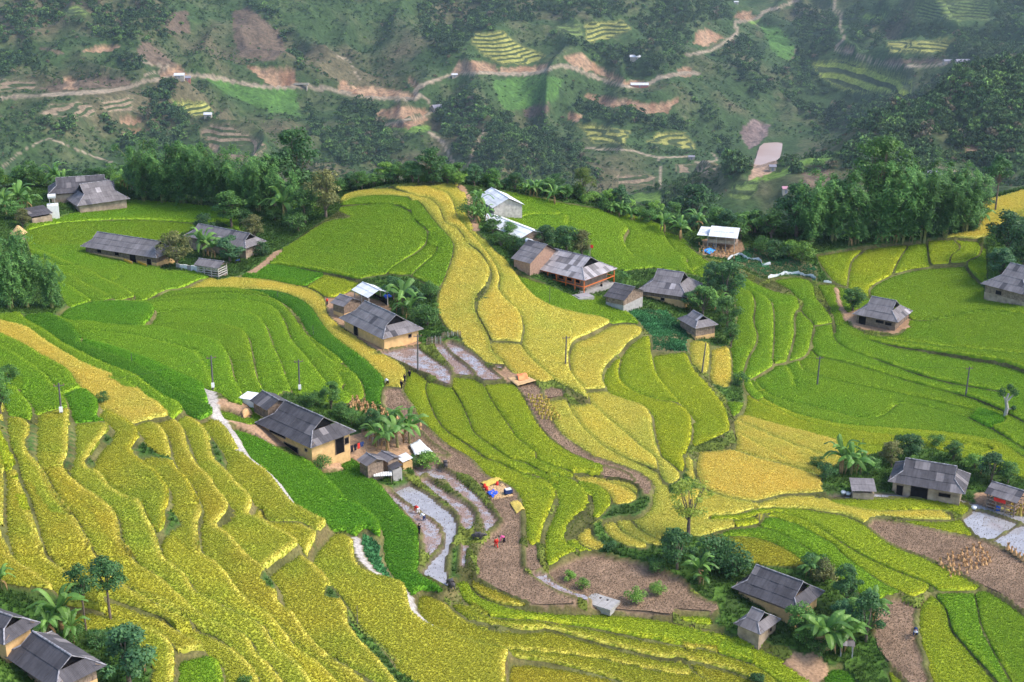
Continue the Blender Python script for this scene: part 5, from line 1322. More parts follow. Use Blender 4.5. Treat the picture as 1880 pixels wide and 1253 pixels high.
def sheets(poly3, mat, parent, rs, sw=1.15, sh=1.75, name='roof_sheet', split=True):
    """covers a flat convex roof slope with overlapping corrugated sheets; the first two corners are the eave"""
    P0 = Vector(poly3[0]); u = (Vector(poly3[1]) - P0).normalized(); nrm = None
    for k in range(2, len(poly3)):
        c = u.cross(Vector(poly3[k]) - P0)
        if c.length > 1e-4: nrm = c.normalized(); break
    if nrm.z < 0: nrm = -nrm
    v = nrm.cross(u); q2 = [((Vector(p) - P0).dot(u), (Vector(p) - P0).dot(v)) for p in poly3]
    if max(q[1] for q in q2) < -min(q[1] for q in q2): v = -v; q2 = [(a, -b) for a, b in q2]
    x0, x1, y0, y1 = min(q[0] for q in q2), max(q[0] for q in q2), min(q[1] for q in q2), max(q[1] for q in q2)
    nx = max(1, round((x1 - x0) / sw)); ny = max(1, round((y1 - y0) / sh)); dx = (x1 - x0) / nx; dy = (y1 - y0) / ny; allb = None if split else MB(); allu = []
    for j in range(ny):
        for i in range(nx):
            a0, a1, b0, b1 = x0 + i * dx, x0 + (i + 1) * dx, y0 + j * dy, min(y1, y0 + (j + 1) * dy + 0.12)
            pl = q2
            for (a, b, c, le) in ((1, 0, a0, False), (1, 0, a1, True), (0, 1, b0, False), (0, 1, b1, True)):
                pl = clip_poly(pl, a, b, c, le)
                if len(pl) < 3: break
            if len(pl) < 3: continue
            ar = abs(sum(pl[k][0] * pl[(k + 1) % len(pl)][1] - pl[(k + 1) % len(pl)][0] * pl[k][1] for k in range(len(pl)))) / 2
            if ar < 0.06: continue
            jit = rs.uniform(-0.015, 0.02) + (0.012 if i % 2 else 0); top = []; bot = []
            for (a, b) in pl:
                lift = 0.065 - 0.05 * (b - b0) / dy + jit; w_ = P0 + u * a + v * b; top.append(w_ + nrm * lift); bot.append(w_ + nrm * (lift - 0.022))
            n = len(pl); B = MB() if split else allb; k0 = len(B.v)
            B.v += [tuple(p) for p in top + bot]; B.f += [tuple(k0 + k for k in range(n)), tuple(k0 + n + k for k in range(n))[::-1]] + [(k0 + k, k0 + (k + 1) % n, k0 + n + (k + 1) % n, k0 + n + k) for k in range(n)]
            uvs = [(a, b) for a, b in pl]; ff = uvs + uvs[::-1]
            for k in range(n): ff += [uvs[k], uvs[(k + 1) % n], uvs[(k + 1) % n], uvs[k]]
            if split: finish_sheet(B, ff, name, mat(rs) if callable(mat) else mat, parent)
            else: allu += ff
    if not split: finish_sheet(allb, allu, name, mat(rs) if callable(mat) else mat, parent)
def finish_sheet(B, ff, name, mat, parent):
    me = bpy.data.meshes.new(name); me.from_pydata(B.v, [], B.f); uv = me.uv_layers.new(name='UVMap'); uv.data.foreach_set('uv', np.array(ff, np.float32).ravel()); me.update(); mesh_obj(name, me, mat, parent)
def wall_ring(x0, x1, y0, y1, z0, z1, t=0.22):
    b = MB(); b.box(x0, x1, y0, y0 + t, z0, z1); b.box(x0, x1, y1 - t, y1, z0, z1); b.box(x0, x0 + t, y0 + t, y1 - t, z0, z1); b.box(x1 - t, x1, y0 + t, y1 - t, z0, z1); return b
def opening(t, name, side, c, w, z0, z1, L2, W2, mat_f, mat_p, ajar=0):
    """a framed door or window on a wall: a part, with its pane or leaf as a sub-part"""
    f = MB(); pnl = MB(); fr = 0.09
    def bx(B, a0, a1, d0, d1, q0, q1):
        if side == 'f': B.box(a0, a1, -W2 - d1, -W2 - d0, q0, q1)
        elif side == 'b': B.box(a0, a1, W2 + d0, W2 + d1, q0, q1)
        elif side == 'r': B.box(L2 + d0, L2 + d1, a0, a1, q0, q1)
        else: B.box(-L2 - d1, -L2 - d0, a0, a1, q0, q1)
    bx(f, c - w / 2 - fr, c - w / 2, 0.0, 0.10, z0, z1 + fr); bx(f, c + w / 2, c + w / 2 + fr, 0.0, 0.10, z0, z1 + fr); bx(f, c - w / 2, c + w / 2, 0.0, 0.10, z1, z1 + fr)
    if name == 'window': bx(f, c - w / 2, c + w / 2, 0.0, 0.12, z0 - fr, z0)
    bx(pnl, c - w / 2, c + w / 2, 0.003, 0.03, z0, z1); fo = f.build(name, mat_f, t); pnl.build('pane' if name == 'window' else 'door_leaf', mat_p, fo)
def frame_from(cornersA, cornersB, cornersC, zr, eave):
    """two eave edges seen in the picture -> centre, length, width, heading"""
    a, b, c = [pt_z(p[0], p[1], zr) for p in (cornersA, cornersB, cornersC)]
    L_ = np.hypot(*(b - a)); W_ = np.hypot(*(c - b)); d1 = (b - a) / L_; d2 = (c - b) / W_; n1 = np.array([-d1[1], d1[0]])
    if n1 @ d2 < 0: n1 = -n1
    # a true right angle, shared out between the two edges
    ang = math.atan2(d1[1], d1[0]); a2 = math.atan2(d2[1], d2[0]) - math.copysign(math.pi / 2, d1[0] * d2[1] - d1[1] * d2[0]); dd = (a2 - ang + math.pi) % (2 * math.pi) - math.pi; ang += dd * 0.4
    ctr = (a + c) / 2; return ctr, L_, W_, ang
def farmhouse(name, lab, pts, eave=2.6, roof='grey', kind='hipgable', wall='ochre', upper='wood', plinth=1.2, pitch=35, split=True, doors=(), wins=(), cat='house', over=0.75, hip=0.5, gdz=0.0, back=None, group='farm buildings among the paddies', sub=True, swap=False):
    plinth = min(plinth, eave - 0.1)
    p = P(pts); gmid = p.mean(0); g = spot(gmid[0], gmid[1] + 22 * 0 + eave * 6).z + gdz
    for _ in range(3): ctr, L, Wd, ang = frame_from(p[0], p[1], p[2], g + eave, eave); aa_, bb_, cc_ = [pt_z(q[0], q[1], g + eave) for q in p]; g = 0.3 * float(ground(ctr[0], ctr[1])) + 0.7 * float(ground(*(bb_ * 0.8 + ctr * 0.2))) + gdz
    rs = random.Random(hash_s(lab)); t = empty(name, (ctr[0], ctr[1], g), ang, label=lab, cat=cat, group=group)
    # make the side towards the camera the front
    L2, W2 = L / 2, Wd / 2; rm = {'grey': lambda q: HM['grey'] if q.random() < .93 else (HM['pale'] if q.random() < .3 else HM['dark']), 'dark': lambda q: HM['dark'] if q.random() < .86 else HM['grey'], 'pale': lambda q: HM['pale'] if q.random() < .8 else HM['grey']}.get(roof, HM[roof])
    wl, ww = L2 - over, W2 - over; zt = eave - 0.02 + over * math.tan(math.radians(pitch)) * 0.4
    gz = [float(ground(ctr[0] + math.cos(ang) * sx * wl - math.sin(ang) * sy * ww, ctr[1] + math.sin(ang) * sx * wl + math.cos(ang) * sy * ww)) - g for sx in (-1, 1) for sy in (-1, 1)]; z0 = min(gz + [0]) - 0.6
    if plinth > 0: wall_ring(-wl, wl, -ww, ww, z0, plinth, 0.3).build('wall', HM[wall], t)
    if upper:
        if upper == 'wood':
            b = MB(); e = 0.0
            for side in range(4):
                n_ = int((2 * wl if side < 2 else 2 * ww) / 0.5)
                for k in range(n_):
                    d = rs.uniform(0, 0.05); 
                    if side < 2: s = -1 if side == 0 else 1; x = -wl + (k + 0.5) * 2 * wl / n_; h = wl / n_ - 0.012; y = s * (ww - 0.1); b.box(x - h, x + h, min(y, y + s * (0.05 + d)), max(y, y + s * (0.05 + d)), plinth, zt)
                    else: s = -1 if side == 2 else 1; y = -ww + (k + 0.5) * 2 * ww / n_; h = ww / n_ - 0.012; x = s * (wl - 0.1); b.box(min(x, x + s * (0.05 + d)), max(x, x + s * (0.05 + d)), y - h, y + h, plinth, zt)
            b.box(-wl + .12, wl - .12, -ww + .12, ww - .12, plinth - .02, zt - .02); b.build('plank_wall', HM['wood'], t)
        else: wall_ring(-wl + .02, wl - .02, -ww + .02, ww - .02, plinth, zt, 0.26).build('wall', HM[upper], t)
    for (side, c, w, h) in doors: opening(t, 'door', side, c * (wl if side in 'fb' else ww), w, 0.0, h, wl, ww, HM['wood'], HM['void'])
    for (side, c, w, q0, q1) in wins: opening(t, 'window', side, c * (wl if side in 'fb' else ww), w, q0, q1, wl, ww, HM['wood'], HM['void'])
    rb = bpy.data.objects.new('roof', None); rb.empty_display_size = .3; link(rb, t)
    tp = math.tan(math.radians(pitch)); rh = W2 * tp; zr = eave + rh
    def sheet(poly): sheets(poly, rm, rb, rs, split=split)
    cap = MB()
    if kind == 'hipgable':
        r = hip * W2; zh = eave + r * tp
        for s in (-1, 1): sheet([(-L2 * s, -W2 * s, eave), (L2 * s, -W2 * s, eave), ((L2 - r) * s, (-W2 + r) * s, zh), ((L2 - r + .25) * s, 0, zr), ((-L2 + r - .25) * s, 0, zr), ((-L2 + r) * s, (-W2 + r) * s, zh)] if False else [(-L2 * s, -W2 * s, eave), (L2 * s, -W2 * s, eave), ((L2 - r) * s, (-W2 + r) * s, zh), ((L2 - r) * s, 0, zr), ((-L2 + r) * s, 0, zr), ((-L2 + r) * s, (-W2 + r) * s, zh)])
        for s in (-1, 1): sheet([(L2 * s, -W2 * s, eave), (L2 * s, W2 * s, eave), ((L2 - r) * s, (W2 - r) * s, zh), ((L2 - r) * s, (-W2 + r) * s, zh)])
        gb = MB()
        for s in (-1, 1):
            x = (L2 - r - 0.35) * s; gb.add([(x, -(W2 - r) + .05, zh - .1), (x, (W2 - r) - .05, zh - .1), (x, 0, zr - .08)], [(0, 1, 2)])
            for q in (-1, 1): cap.bar(((L2) * s, W2 * q, eave + .09), ((L2 - r) * s, (W2 - r) * q, zh + .09), .085, 5); cap.bar(((L2 - r + .04) * s, (W2 - r) * q, zh + .08), ((L2 - r + .04) * s, 0, zr + .06), .05, 4)
        gb.build('gable_end', HM['void'], t, kind='stuff'); cap.bar((-L2 + r - .05, 0, zr + .08), (L2 - r + .05, 0, zr + .08), .10, 6)
    elif kind == 'gable':
        for s in (-1, 1): sheet([(-L2 * s, -W2 * s, eave), (L2 * s, -W2 * s, eave), (L2 * s, 0, zr), (-L2 * s, 0, zr)])
        gb = MB()
        for s in (-1, 1): x = (wl - .12) * s; gb.add([(x, -ww, eave + .1), (x, ww, eave + .1), (x, 0, zr - .25), (x - .1 * s, -ww, eave + .1), (x - .1 * s, ww, eave + .1), (x - .1 * s, 0, zr - .25)], [(0, 1, 2), (3, 5, 4), (0, 2, 5, 3), (1, 4, 5, 2)])
        if upper or wall: gb.build('gable_end', HM[upper if upper and upper != 'wood' else 'wood'], t, kind='stuff')
        cap.bar((-L2, 0, zr + .08), (L2, 0, zr + .08), .09, 6)
    elif kind == 'lean':
        sheet([(-L2, -W2, eave), (L2, -W2, eave), (L2, W2, eave + Wd * 0.22), (-L2, W2, eave + Wd * 0.22)])
    if cap.v: cap.build('ridge_cap', HM['white'] if roof == 'white' else HM['ridge'], rb)
    # rafters under the eave
    rf = MB(); k = int(L / 1.3)
    for i in range(k + 1):
        x = -L2 + .3 + i * (L - .6) / max(k, 1)
        for s in (-1, 1) if kind != 'lean' else ():
            rf.bar((x, s * (W2 - .1), eave - .02), (x, s * (W2 - over - .3), eave - .02 + (over + .2) * tp), .045, 4)
    if rf.v: rf.build('rafters', HM['wood'], t, kind='stuff')
    t['L'] = L; return t, L, Wd, rs
def hash_s(s):
    h = 7
    for ch in s: h = (h * 131 + ord(ch)) % 1000003
    return h
def posts_and_beams(t, xs, ys, z0, z1, mat, r=0.07, name='post'):
    for x, y in [(x, y) for x in xs for y in ys]:
        b = MB(); b.box(x - r, x + r, y - r, y + r, z0, z1); b.build(name, mat, t)
hf = farmhouse
hf('farmhouse', 'large dark grey roofed farmhouse with ochre earth walls beside the pale path', 'Z 465,777 571,823 657,793', 3.0, 'dark', plinth=3.2, upper=None, wall='ochre', doors=[('f', 0.18, 3.4, 1.5), ('r', 0.45, 1.6, 2.6)], wins=[('f', 0.78, .5, 1.7, 2.1), ('f', -0.35, 4.0, 2.2, 2.9), ('r', 0.82, .8, 1.2, 2.2)])
hf('farmhouse', 'brown board and ochre plaster farmhouse beside the two flooded strips', 'Z 625,585 702,625 775,605', 2.4, 'grey', plinth=2.3, wall='ochre', doors=[('f', -0.4, 1.4, 2.0)], wins=[('r', .5, .6, 1.2, 1.8)])
hf('farmhouse', 'grey farmhouse with a white square skylight on its roof at the upper left', 'Z 134,382 225,365 218,346', 2.4, 'grey', plinth=2.2, wall='mud', upper=None, kind='hipgable')
hf('farmhouse', 'wide dark roofed farmhouse standing behind the skylight house', 'Z 92,356 215,350 205,336', 2.6, 'dark', plinth=2.3, wall='mud', upper=None, gdz=1.0)
hf('farmhouse', 'long grey roofed farmhouse with pale plank front and ochre base in green rice', 'Z 167,450 283,480 309,462', 2.4, 'grey', plinth=1.1, doors=[('f', 0.35, 1.6, 2.2), ('f', 0.8, 1.2, 1.8)], wins=[('f', -.1, 1.2, 1.4, 2.4), ('f', -.6, 1.2, 1.4, 2.4)])
hf('farmhouse', 'grey roofed farmhouse half hidden behind the round dark tree', 'Z 352,432 447,461 474,446', 2.8, 'grey', plinth=1.4, wall='mud')
hf('tool_shed', 'small slatted shed under a grey roof behind the white garden wall', 'Z 357,487 402,494 420,484', 2.4, 'grey', kind='gable', plinth=0.3, upper=None, wall='wood', pitch=24, cat='shed', over=.5)
hf('storehouse', 'small dark roofed outbuilding at the upper corner of the brown boarded farmhouse', 'Z 617,557 634,567 655,553', 2.6, 'grey', kind='gable', plinth=1.0, cat='shed', over=.4, pitch=26)
hf('shelter', 'open shelter with bright white tin roof behind the brown boarded farmhouse', 'Z 648,532 675,548 714,538', 3.0, 'white', kind='gable', plinth=0, upper=None, wall=None, pitch=24, cat='shelter', over=.5)
hf('farmhouse', 'farmhouse with orange posts and a pale patchy roof', 'Z 977,490 1075,519 1124,494', 3.0, 'pale', plinth=0.0, upper=None, wall=None, pitch=30)
hf('farmhouse', 'brick gabled house with water tank behind the orange framed one', 'Z 947,476 978,487 1026,465', 2.9, 'grey', kind='gable', plinth=3.3, upper='brick', wall='brick', pitch=30, over=.45, wins=[('l', 0.1, 1.0, 1.6, 2.6)])
hf('farmhouse', 'low grey roofed log farmhouse at the edge of the dark leafy plot', 'Z 1172,534 1263,548 1288,522', 2.6, 'grey', plinth=1.6, wall='ochre', wins=[('f', .0, .8, 1.0, 1.6)])
hf('side_wing', 'dark roofed wing with pale front joined to the low log farmhouse', 'Z 1116,545 1151,555 1177,534', 2.8, 'dark', kind='gable', plinth=1.6, wall='concrete', pitch=24, over=.4, cat='outbuilding')
hf('barn', 'upper white roofed barn on the hilltop among bananas', 'Z 889,364 900,386 947,375', 2.6, 'white', kind='gable', plinth=3.0, upper='post', wall='post', pitch=26, over=.5, cat='barn')
hf('hut', 'little grey hip roofed hut on stilts below the dark conifer', 'Z 1256,587 1276,607 1306,595', 2.8, 'grey', plinth=1.0, over=.45, cat='hut', hip=.55)
hf('farmhouse', 'lone grey roofed farmhouse in the middle of the green bowl', 'Z 1568,577 1650,594 1673,572', 2.1, 'grey', plinth=0.7, wall='wood', hip=.5, doors=[('f', -.7, 1.6, 1.8)], wins=[('f', .2, 1.8, 1.0, 1.7), ('f', .65, 1.4, .9, 1.6)])
hf('farmhouse', 'grey roofed farmhouse cut by the right edge of the picture', 'Z 1816,521 1893,546 1925,520', 2.6, 'grey', plinth=0.8, wall='mud', wins=[('f', -.3, 1.4, 1.0, 1.9)])
hf('farmhouse', 'big dark grey roofed farmhouse behind the flooded field at the lower right', 'Z 1622,884 1765,902 1790,868', 2.6, 'dark', plinth=2.7, wall='mud', upper=None, doors=[('f', -.78, 1.0, 2.0), ('f', -.2, 2.6, 2.3)], wins=[('f', .55, 1.8, 1.3, 1.9)], hip=.5)
hf('open_shed', 'open railed shed with red cloth beside the flooded field', 'Z 1804,906 1866,924 1895,905', 2.6, 'grey', kind='gable', plinth=0, upper=None, wall=None, pitch=24, cat='shed', over=.4)
hf('pigsty', 'low shed with rusty grey roof left of the big lower right farmhouse', 'Z 1562,903 1607,903 1605,886', 1.9, 'grey', kind='lean', plinth=1.5, upper=None, wall='mud', cat='shed', over=.3)
hf('farmhouse', 'long dark roofed farmhouse above the small earth hut at the lower right', 'Z 1344,1079 1466,1126 1514,1086', 2.6, 'dark', plinth=1.9, wall='ochre', hip=.42)
hf('earth_hut', 'small earth walled hut with a white streaked roof at the lower right', 'Z 1345,1143 1395,1163 1436,1136', 2.4, 'grey', kind='hipgable', plinth=2.6, upper=None, wall='mud', over=.45, cat='hut', hip=.45, wins=[('r', .3, .6, 1.3, 1.9)])
hf('farmhouse', 'dark roofed farmhouse in the lower left corner, nearest to the viewer', 'Z -8,1204 106,1262 207,1222', 2.6, 'dark', plinth=1.2, wall='ochre', pitch=34)
hf('farmhouse', 'dark roofed farmhouse cut by the left edge above the corner house', 'Z -95,1150 8,1184 78,1144', 2.6, 'dark', plinth=2.2, wall='ochre')
hf('storehouse', 'grey roofed storehouse with a red door at the back of the ochre farmhouse', 'Z 465,737 489,757 530,741', 2.8, 'dark', kind='gable', plinth=1.0, over=.4, pitch=27, cat='shed')
hf('cattle_shed', 'weathered plank shed with grey roof on the bank over the flooded plots', 'Z 658,846 674,859 706,846', 2.6, 'grey', kind='gable', plinth=0.4, wall='wood', over=.35, pitch=24, cat='shed')
hf('cattle_shed', 'lower plank shed roof joined behind the weathered one', 'Z 690,838 712,851 735,841', 2.4, 'grey', kind='gable', plinth=0.4, wall='wood', over=.3, pitch=20, cat='shed')
hf('latrine', 'pale block latrine at the end of the plank sheds', 'Z 713,857 721,865 737,858', 2.0, 'dark', kind='lean', plinth=1.9, upper=None, wall='concrete', over=.12, cat='outbuilding')
hf('chicken_house', 'little orange wooden coop with a white lid by the white tarp', 'Z 729,840 739,851 756,845', 1.3, 'white', kind='lean', plinth=1.25, upper=None, wall='ochre', over=.1, cat='coop')
hf('cowshed', 'low open fronted shed beside the white water tower at the left', 'Z 53,398 88,389 84,380', 1.9, 'dark', kind='lean', plinth=1.5, upper=None, wall='mud', over=.25, cat='shed', gdz=.2)
hf('hut', 'tiny patched roof hut among the bananas at the lower right', 'Z 1541,1186 1569,1188 1570,1178', 1.8, 'pale', kind='lean', plinth=0, upper=None, wall=None, over=.2, cat='hut')
hf('barn', 'long white roofed barn below the upper hilltop barn', 'Z 897,405 946,443 978,430', 2.2, 'white', kind='gable', plinth=2.6, upper='wood', wall='wood', pitch=20, over=.4, cat='barn')
houses = [o for o in COL.objects if o.type == 'EMPTY' and o.parent is None]
def by_label(s): return next(o for o in houses if s in o.get('label', ''))
# open frames
def frame_posts(s, mat, n, z1, z0=-.6, rails=(), inset=.6, W_=None):
    t = by_label(s); bb = [Vector(v) for c in t.children_recursive if c.type == 'MESH' for v in ([c.data.vertices[0].co] if False else [x.co for x in c.data.vertices[:4]])]
    L2 = max(abs(v.x) for v in bb) - inset; W2 = max(abs(v.y) for v in bb) - inset
    for k in range(n):
        x = -L2 + 2 * L2 * k / (n - 1)
        for y in (-W2, W2): b = MB(); b.box(x - .08, x + .08, y - .08, y + .08, z0, z1); b.build('post', mat, t)
    for z in rails:
        for y in (-W2, W2): b = MB(); b.box(-L2, L2, y - .06 - .03, y + .06 + .03, z, z + .13); b.build('rail', mat, t)
        for x in (-L2, L2): b = MB(); b.box(x - .09, x + .09, -W2 + .1, W2 - .1, z, z + .13); b.build('rail', mat, t)
    return t, L2, W2
t, L2, W2 = frame_posts('orange posts', HM['orange'], 7, 3.2, -.8, (1.35, 2.75), .55)
wall_ring(-L2 + 1.4, L2 - 1.6, -W2 + 1.6, W2 - .3, -.5, 2.95, .2).build('wall', HM['wood'], t); b = MB(); b.box(-L2 - .2, L2 + .3, -W2 - .2, W2 + .2, -1.0, -.02); b.build('floor_slab', HM['concrete'], t)
for k in range(5): opening(t, 'window', 'f', -L2 + 3 + k * (2 * L2 - 6) / 4, 1.3, 1.4, 2.5, L2, W2 - 1.6, HM['orange'], HM['void'])
t, L2, W2 = frame_posts('open shelter with bright white', HM['post'], 3, 3.2, -.6, (), .5)
b = MB(); b.box(-L2, L2, W2 - .1, W2 + .05, -.3, 1.6); b.build('back_panel', HM['void'], t)
t, L2, W2 = frame_posts('open railed shed', HM['wood'], 4, 2.7, -.6, (0.5, 1.1, 1.7), .45)
b = MB(); b.box(-L2 * .5, L2 * .35, -W2 - .12, -W2 - .02, 1.75, 2.35); b.build('red_cloth', HM['red'], t)
t, L2, W2 = frame_posts('small slatted shed', HM['post'], 4, 2.5, -.3, (0.4, 0.9, 1.4, 1.9), .55)
t, L2, W2 = frame_posts('tiny patched roof hut', HM['post'], 2, 1.8, -.4, (), .25)
# skylight sheet
t = by_label('white square skylight'); 
# ---- stilt house
p = spot(1326, 455); a = math.radians(-18); t = empty('stilt_house', tuple(p), a, label='stilt house with a white tin roof, ladder and open front', cat='house', group='farm buildings among the paddies')
for x in (-3.2, -1.1, 1.1, 3.2):
    for y in (-2.1, 2.1): b = MB(); b.bar((x, y, -.8), (x, y, 3.9), .09, 6); b.build('post', HM['post'], t)
b = MB(); b.box(-3.5, 3.5, -2.3, 2.3, 1.55, 1.7); b.build('floor', HM['wood'], t)
b = MB(); b.box(-3.2, 3.2, 0.2, 2.1, 1.7, 3.4); b.box(-3.2, 3.2, -2.15, -2.05, 1.7, 2.45); b.build('wall', HM['mud'], t)
rb = bpy.data.objects.new('roof', None); link(rb, t); rs = random.Random(3)
sheets([(-2.9, -3.1, 3.4), (4.0, -3.1, 3.4), (4.0, 0, 5.2), (-2.9, 0, 5.2)], HM['white'], rb, rs); sheets([(4.0, 3.1, 3.4), (-2.9, 3.1, 3.4), (-2.9, 0, 5.2), (4.0, 0, 5.2)], HM['white'], rb, rs); sheets([(-5.8, -2.6, 3.3), (-2.95, -2.6, 3.3), (-2.95, 2.6, 4.1), (-5.8, 2.6, 4.1)], HM['white'], rb, rs)
for s in (-.3, .3): b = MB(); b.bar((-1.5 + s, -3.2, -.2), (-1.5 + s, -2.1, 1.8), .04, 5); b.build('ladder_rail', HM['post'], t)
b = MB(); [b.bar((-1.8, -3.2 + k * .22, -.2 + k * .4), (-1.2, -3.2 + k * .22, -.2 + k * .4), .03, 4) for k in range(1, 5)]; b.build('ladder_rungs', HM['post'], t)
# water tower, tanks, slabs
p = spot(99, 398); t = empty('water_tower', tuple(p), .3, label='white plastered block with a shiny water tank on top at the left', cat='water tower')
b = MB(); b.box(-1.3, 1.3, -1.2, 1.2, -.6, 3.0); b.build('plaster_block', HM['lime'], t); b = MB(); [b.bar((x, y, 3), (x, y, 4.4), .06, 5) for x in (-.6, .6) for y in (-.5, .5)]; b.build('stand', HM['post'], t)
b = MB(); b.bar((-.9, 0, 5.0), (.9, 0, 5.0), .55, 14); b.build('tank', HM['white'], t)
t = by_label('brick gabled house'); b = MB(); b.bar((-4.4, 1.2, 5.3), (-2.8, 1.2, 5.3), .5, 14); b.build('water_tank', HM['white'], t)
p = spot(1070, 549); t = empty('cistern', tuple(p), .5, label='round edged concrete cistern with a pale lid below the orange framed house', cat='cistern')
b = MB(); b.box(-1.9, 1.9, -1.5, 1.5, -.7, .7); b.build('basin', HM['concrete'], t); b = MB(); b.box(-1.5, 1.5, -1.1, 1.1, .7, .85); b.build('lid', HM['pale'], t)
p = spot(1096, 1104, -0.25); t = empty('concrete_platform', tuple(p), math.radians(-32), label='ruined concrete platform of slabs with square holes by the round stubble field', cat='platform')
for k in range(5):
    b = MB(); x = -2.6 + k * 1.1
    if k in (2, 3): b.box(x, x + 1.05, -1.5, .4, .2, .5); b.box(x, x + .35, .4, .9, .2, .5); b.box(x + .75, x + 1.05, .4, .9, .2, .5); b.box(x, x + 1.05, .9, 1.4, .2, .5)
    else: b.box(x, x + 1.05, -1.5, 1.4, .2 , .5)
    b.build('slab', HM['concrete'], t)
b = MB(); b.box(-2.5, 2.8, -1.4, 1.3, -.5, .195); b.build('footing', HM['concrete'], t)
p = spot(463, 745); t = empty('grain_box', tuple(p), math.radians(-20), label='white box shed with a flat lid beside the pale path', cat='shed'); b = MB(); b.box(-1.4, 1.4, -1.3, 1.3, -.5, 1.6); b.build('wall', HM['lime'], t); b = MB(); b.box(-1.6, 1.6, -1.5, 1.5, 1.6, 1.72); b.build('lid', HM['white'], t)
# garden wall of the slatted shed
p = spot(345, 497); t = empty('garden_wall', tuple(p), math.radians(-22), label='patchy white garden wall left of the slatted shed', cat='wall')
for k in range(6): b = MB(); b.box(-2.9 + k * .95, -2.9 + k * .95 + .9, -.12, .12, -.7, 1.25 - .1 * (k % 2)); b.build('panel', HM['lime'] if k % 3 else HM['concrete'], t)
p = spot(703, 884); t = empty('feeding_table', tuple(p), math.radians(8), label='low stall with pale slatted bamboo top below the plank sheds', cat='stall')
for k in range(8): b = MB(); b.box(-1.4 + k * .36, -1.4 + k * .36 + .3, -.7, .7, 1.2, 1.27); b.build('slat', HM['lime'], t)
for x in (-1.2, 1.3):
    for y in (-.6, .6): b = MB(); b.bar((x, y, -.5), (x, y, 1.2), .05, 5); b.build('leg', HM['wood'], t)
p = spot(36, 440); t = empty('thatched_hut', tuple(p), .6, label='little brown thatched hut beside the left bamboo', cat='hut'); b = MB(); b.bar((0, 0, 1.5), (0, 0, 3.2), 1.9, 9, .25); b.build('thatch', HM['straw'], t); b = MB(); b.bar((0, 0, -.5), (0, 0, 1.6), 1.2, 9); b.build('wall', HM['wood'], t)
print('houses', round(time.time() - T0, 1), len(bpy.data.objects))
# ---------------------------------------------------------------- trees, bamboo, bananas
def leaf_mat(name, lo, hi, trans=0.3, rough=0.55):
    m = Mat(name, rough, 0.3); a = m.attr('shade').outputs['Fac']; f = m.noise(0.6, 3, m.coord('Object'))
    c = m.ramp(a, [(0, lo), (1, hi)]); k = m.maprange(m.rand(), 0, 1, 0.8, 1.25); cc = m.new('ShaderNodeCombineColor'); [m.l.new(k, cc.inputs[i]) for i in range(3)]
    c = m.mix(1.0, c, cc.outputs[0], 'MULTIPLY'); c = m.mix(1.0, c, m.ramp(f, [(0.35, (0.75, 0.8, 0.75)), (0.65, (1.25, 1.2, 1.1))]), 'MULTIPLY'); m.col(c); m.leafy(c, trans); return m.m
LM = {'dark': leaf_mat('leaf_dark', (0.033, 0.091, 0.033), (0.083, 0.189, 0.053)), 'mid': leaf_mat('leaf_mid', (0.053, 0.129, 0.033), (0.129, 0.271, 0.053)), 'bright': leaf_mat('leaf_bright', (0.106, 0.227, 0.033), (0.271, 0.453, 0.076)), 'brown': leaf_mat('leaf_brownish', (0.091, 0.106, 0.038), (0.227, 0.227, 0.076)), 'bamboo': leaf_mat('leaf_bamboo', (0.053, 0.151, 0.042), (0.166, 0.333, 0.083)), 'teal': leaf_mat('leaf_bluish', (0.038, 0.112, 0.053), (0.112, 0.236, 0.088)),
      'banana': leaf_mat('leaf_banana', (0.100, 0.224, 0.047), (0.248, 0.425, 0.094), .4, .4), 'sparse': leaf_mat('leaf_sparse', (0.211, 0.302, 0.045), (0.453, 0.513, 0.091), .4)}
BARK = simple('bark', (0.17, 0.13, 0.10), 0.95, 0.1, 0.35, 4.0, 0.5); BARKP = simple('pale_bark', (0.42, 0.38, 0.33), 0.9, 0.1, 0.3, 4.0); STEM = simple('banana_stem', (0.22, 0.20, 0.08), 0.8, 0.2, 0.4, 3.0); CULM = simple('bamboo_culm', (0.24, 0.25, 0.09), 0.5, 0.3, 0.3, 2.0); DRY = simple('dry_banana_leaf', (0.32, 0.20, 0.09), 0.9, 0.1, 0.3, 3.0)
def leaves_mesh(name, cl, size, aspect, rs, up=0.35, droop=0.0):
    """cl: rows of centre x, y, z and outward normal x, y, z"""
    n = len(cl); c = cl[:, :3]; nn = cl[:, 3:6] + rs.randn(n, 3) * 0.45; nn[:, 2] += up; nn /= np.linalg.norm(nn, axis=1)[:, None]
    r = rs.randn(n, 3); r[:, 2] -= droop; u = np.cross(nn, np.cross(r, nn)); u /= np.maximum(np.linalg.norm(u, axis=1), 1e-6)[:, None]; w = np.cross(nn, u); s = size * rs.uniform(0.7, 1.35, n)[:, None]
    a = c - u * s * 0.5; b = c + u * s * 0.5; m1 = c + w * s * aspect * 0.5 - nn * s * .08; m2 = c - w * s * aspect * 0.5 - nn * s * .08
    V = np.stack([a, m1, b, m2], 1).reshape(-1, 3); F = np.arange(4 * n).reshape(n, 4); me = fast_mesh(name, V, F)
    sh = np.clip(np.repeat(rs.uniform(0, 1, n), 4), 0, 1); at = me.attributes.new('shade', 'FLOAT', 'POINT'); at.data.foreach_set('value', sh.astype(np.float32)); return me
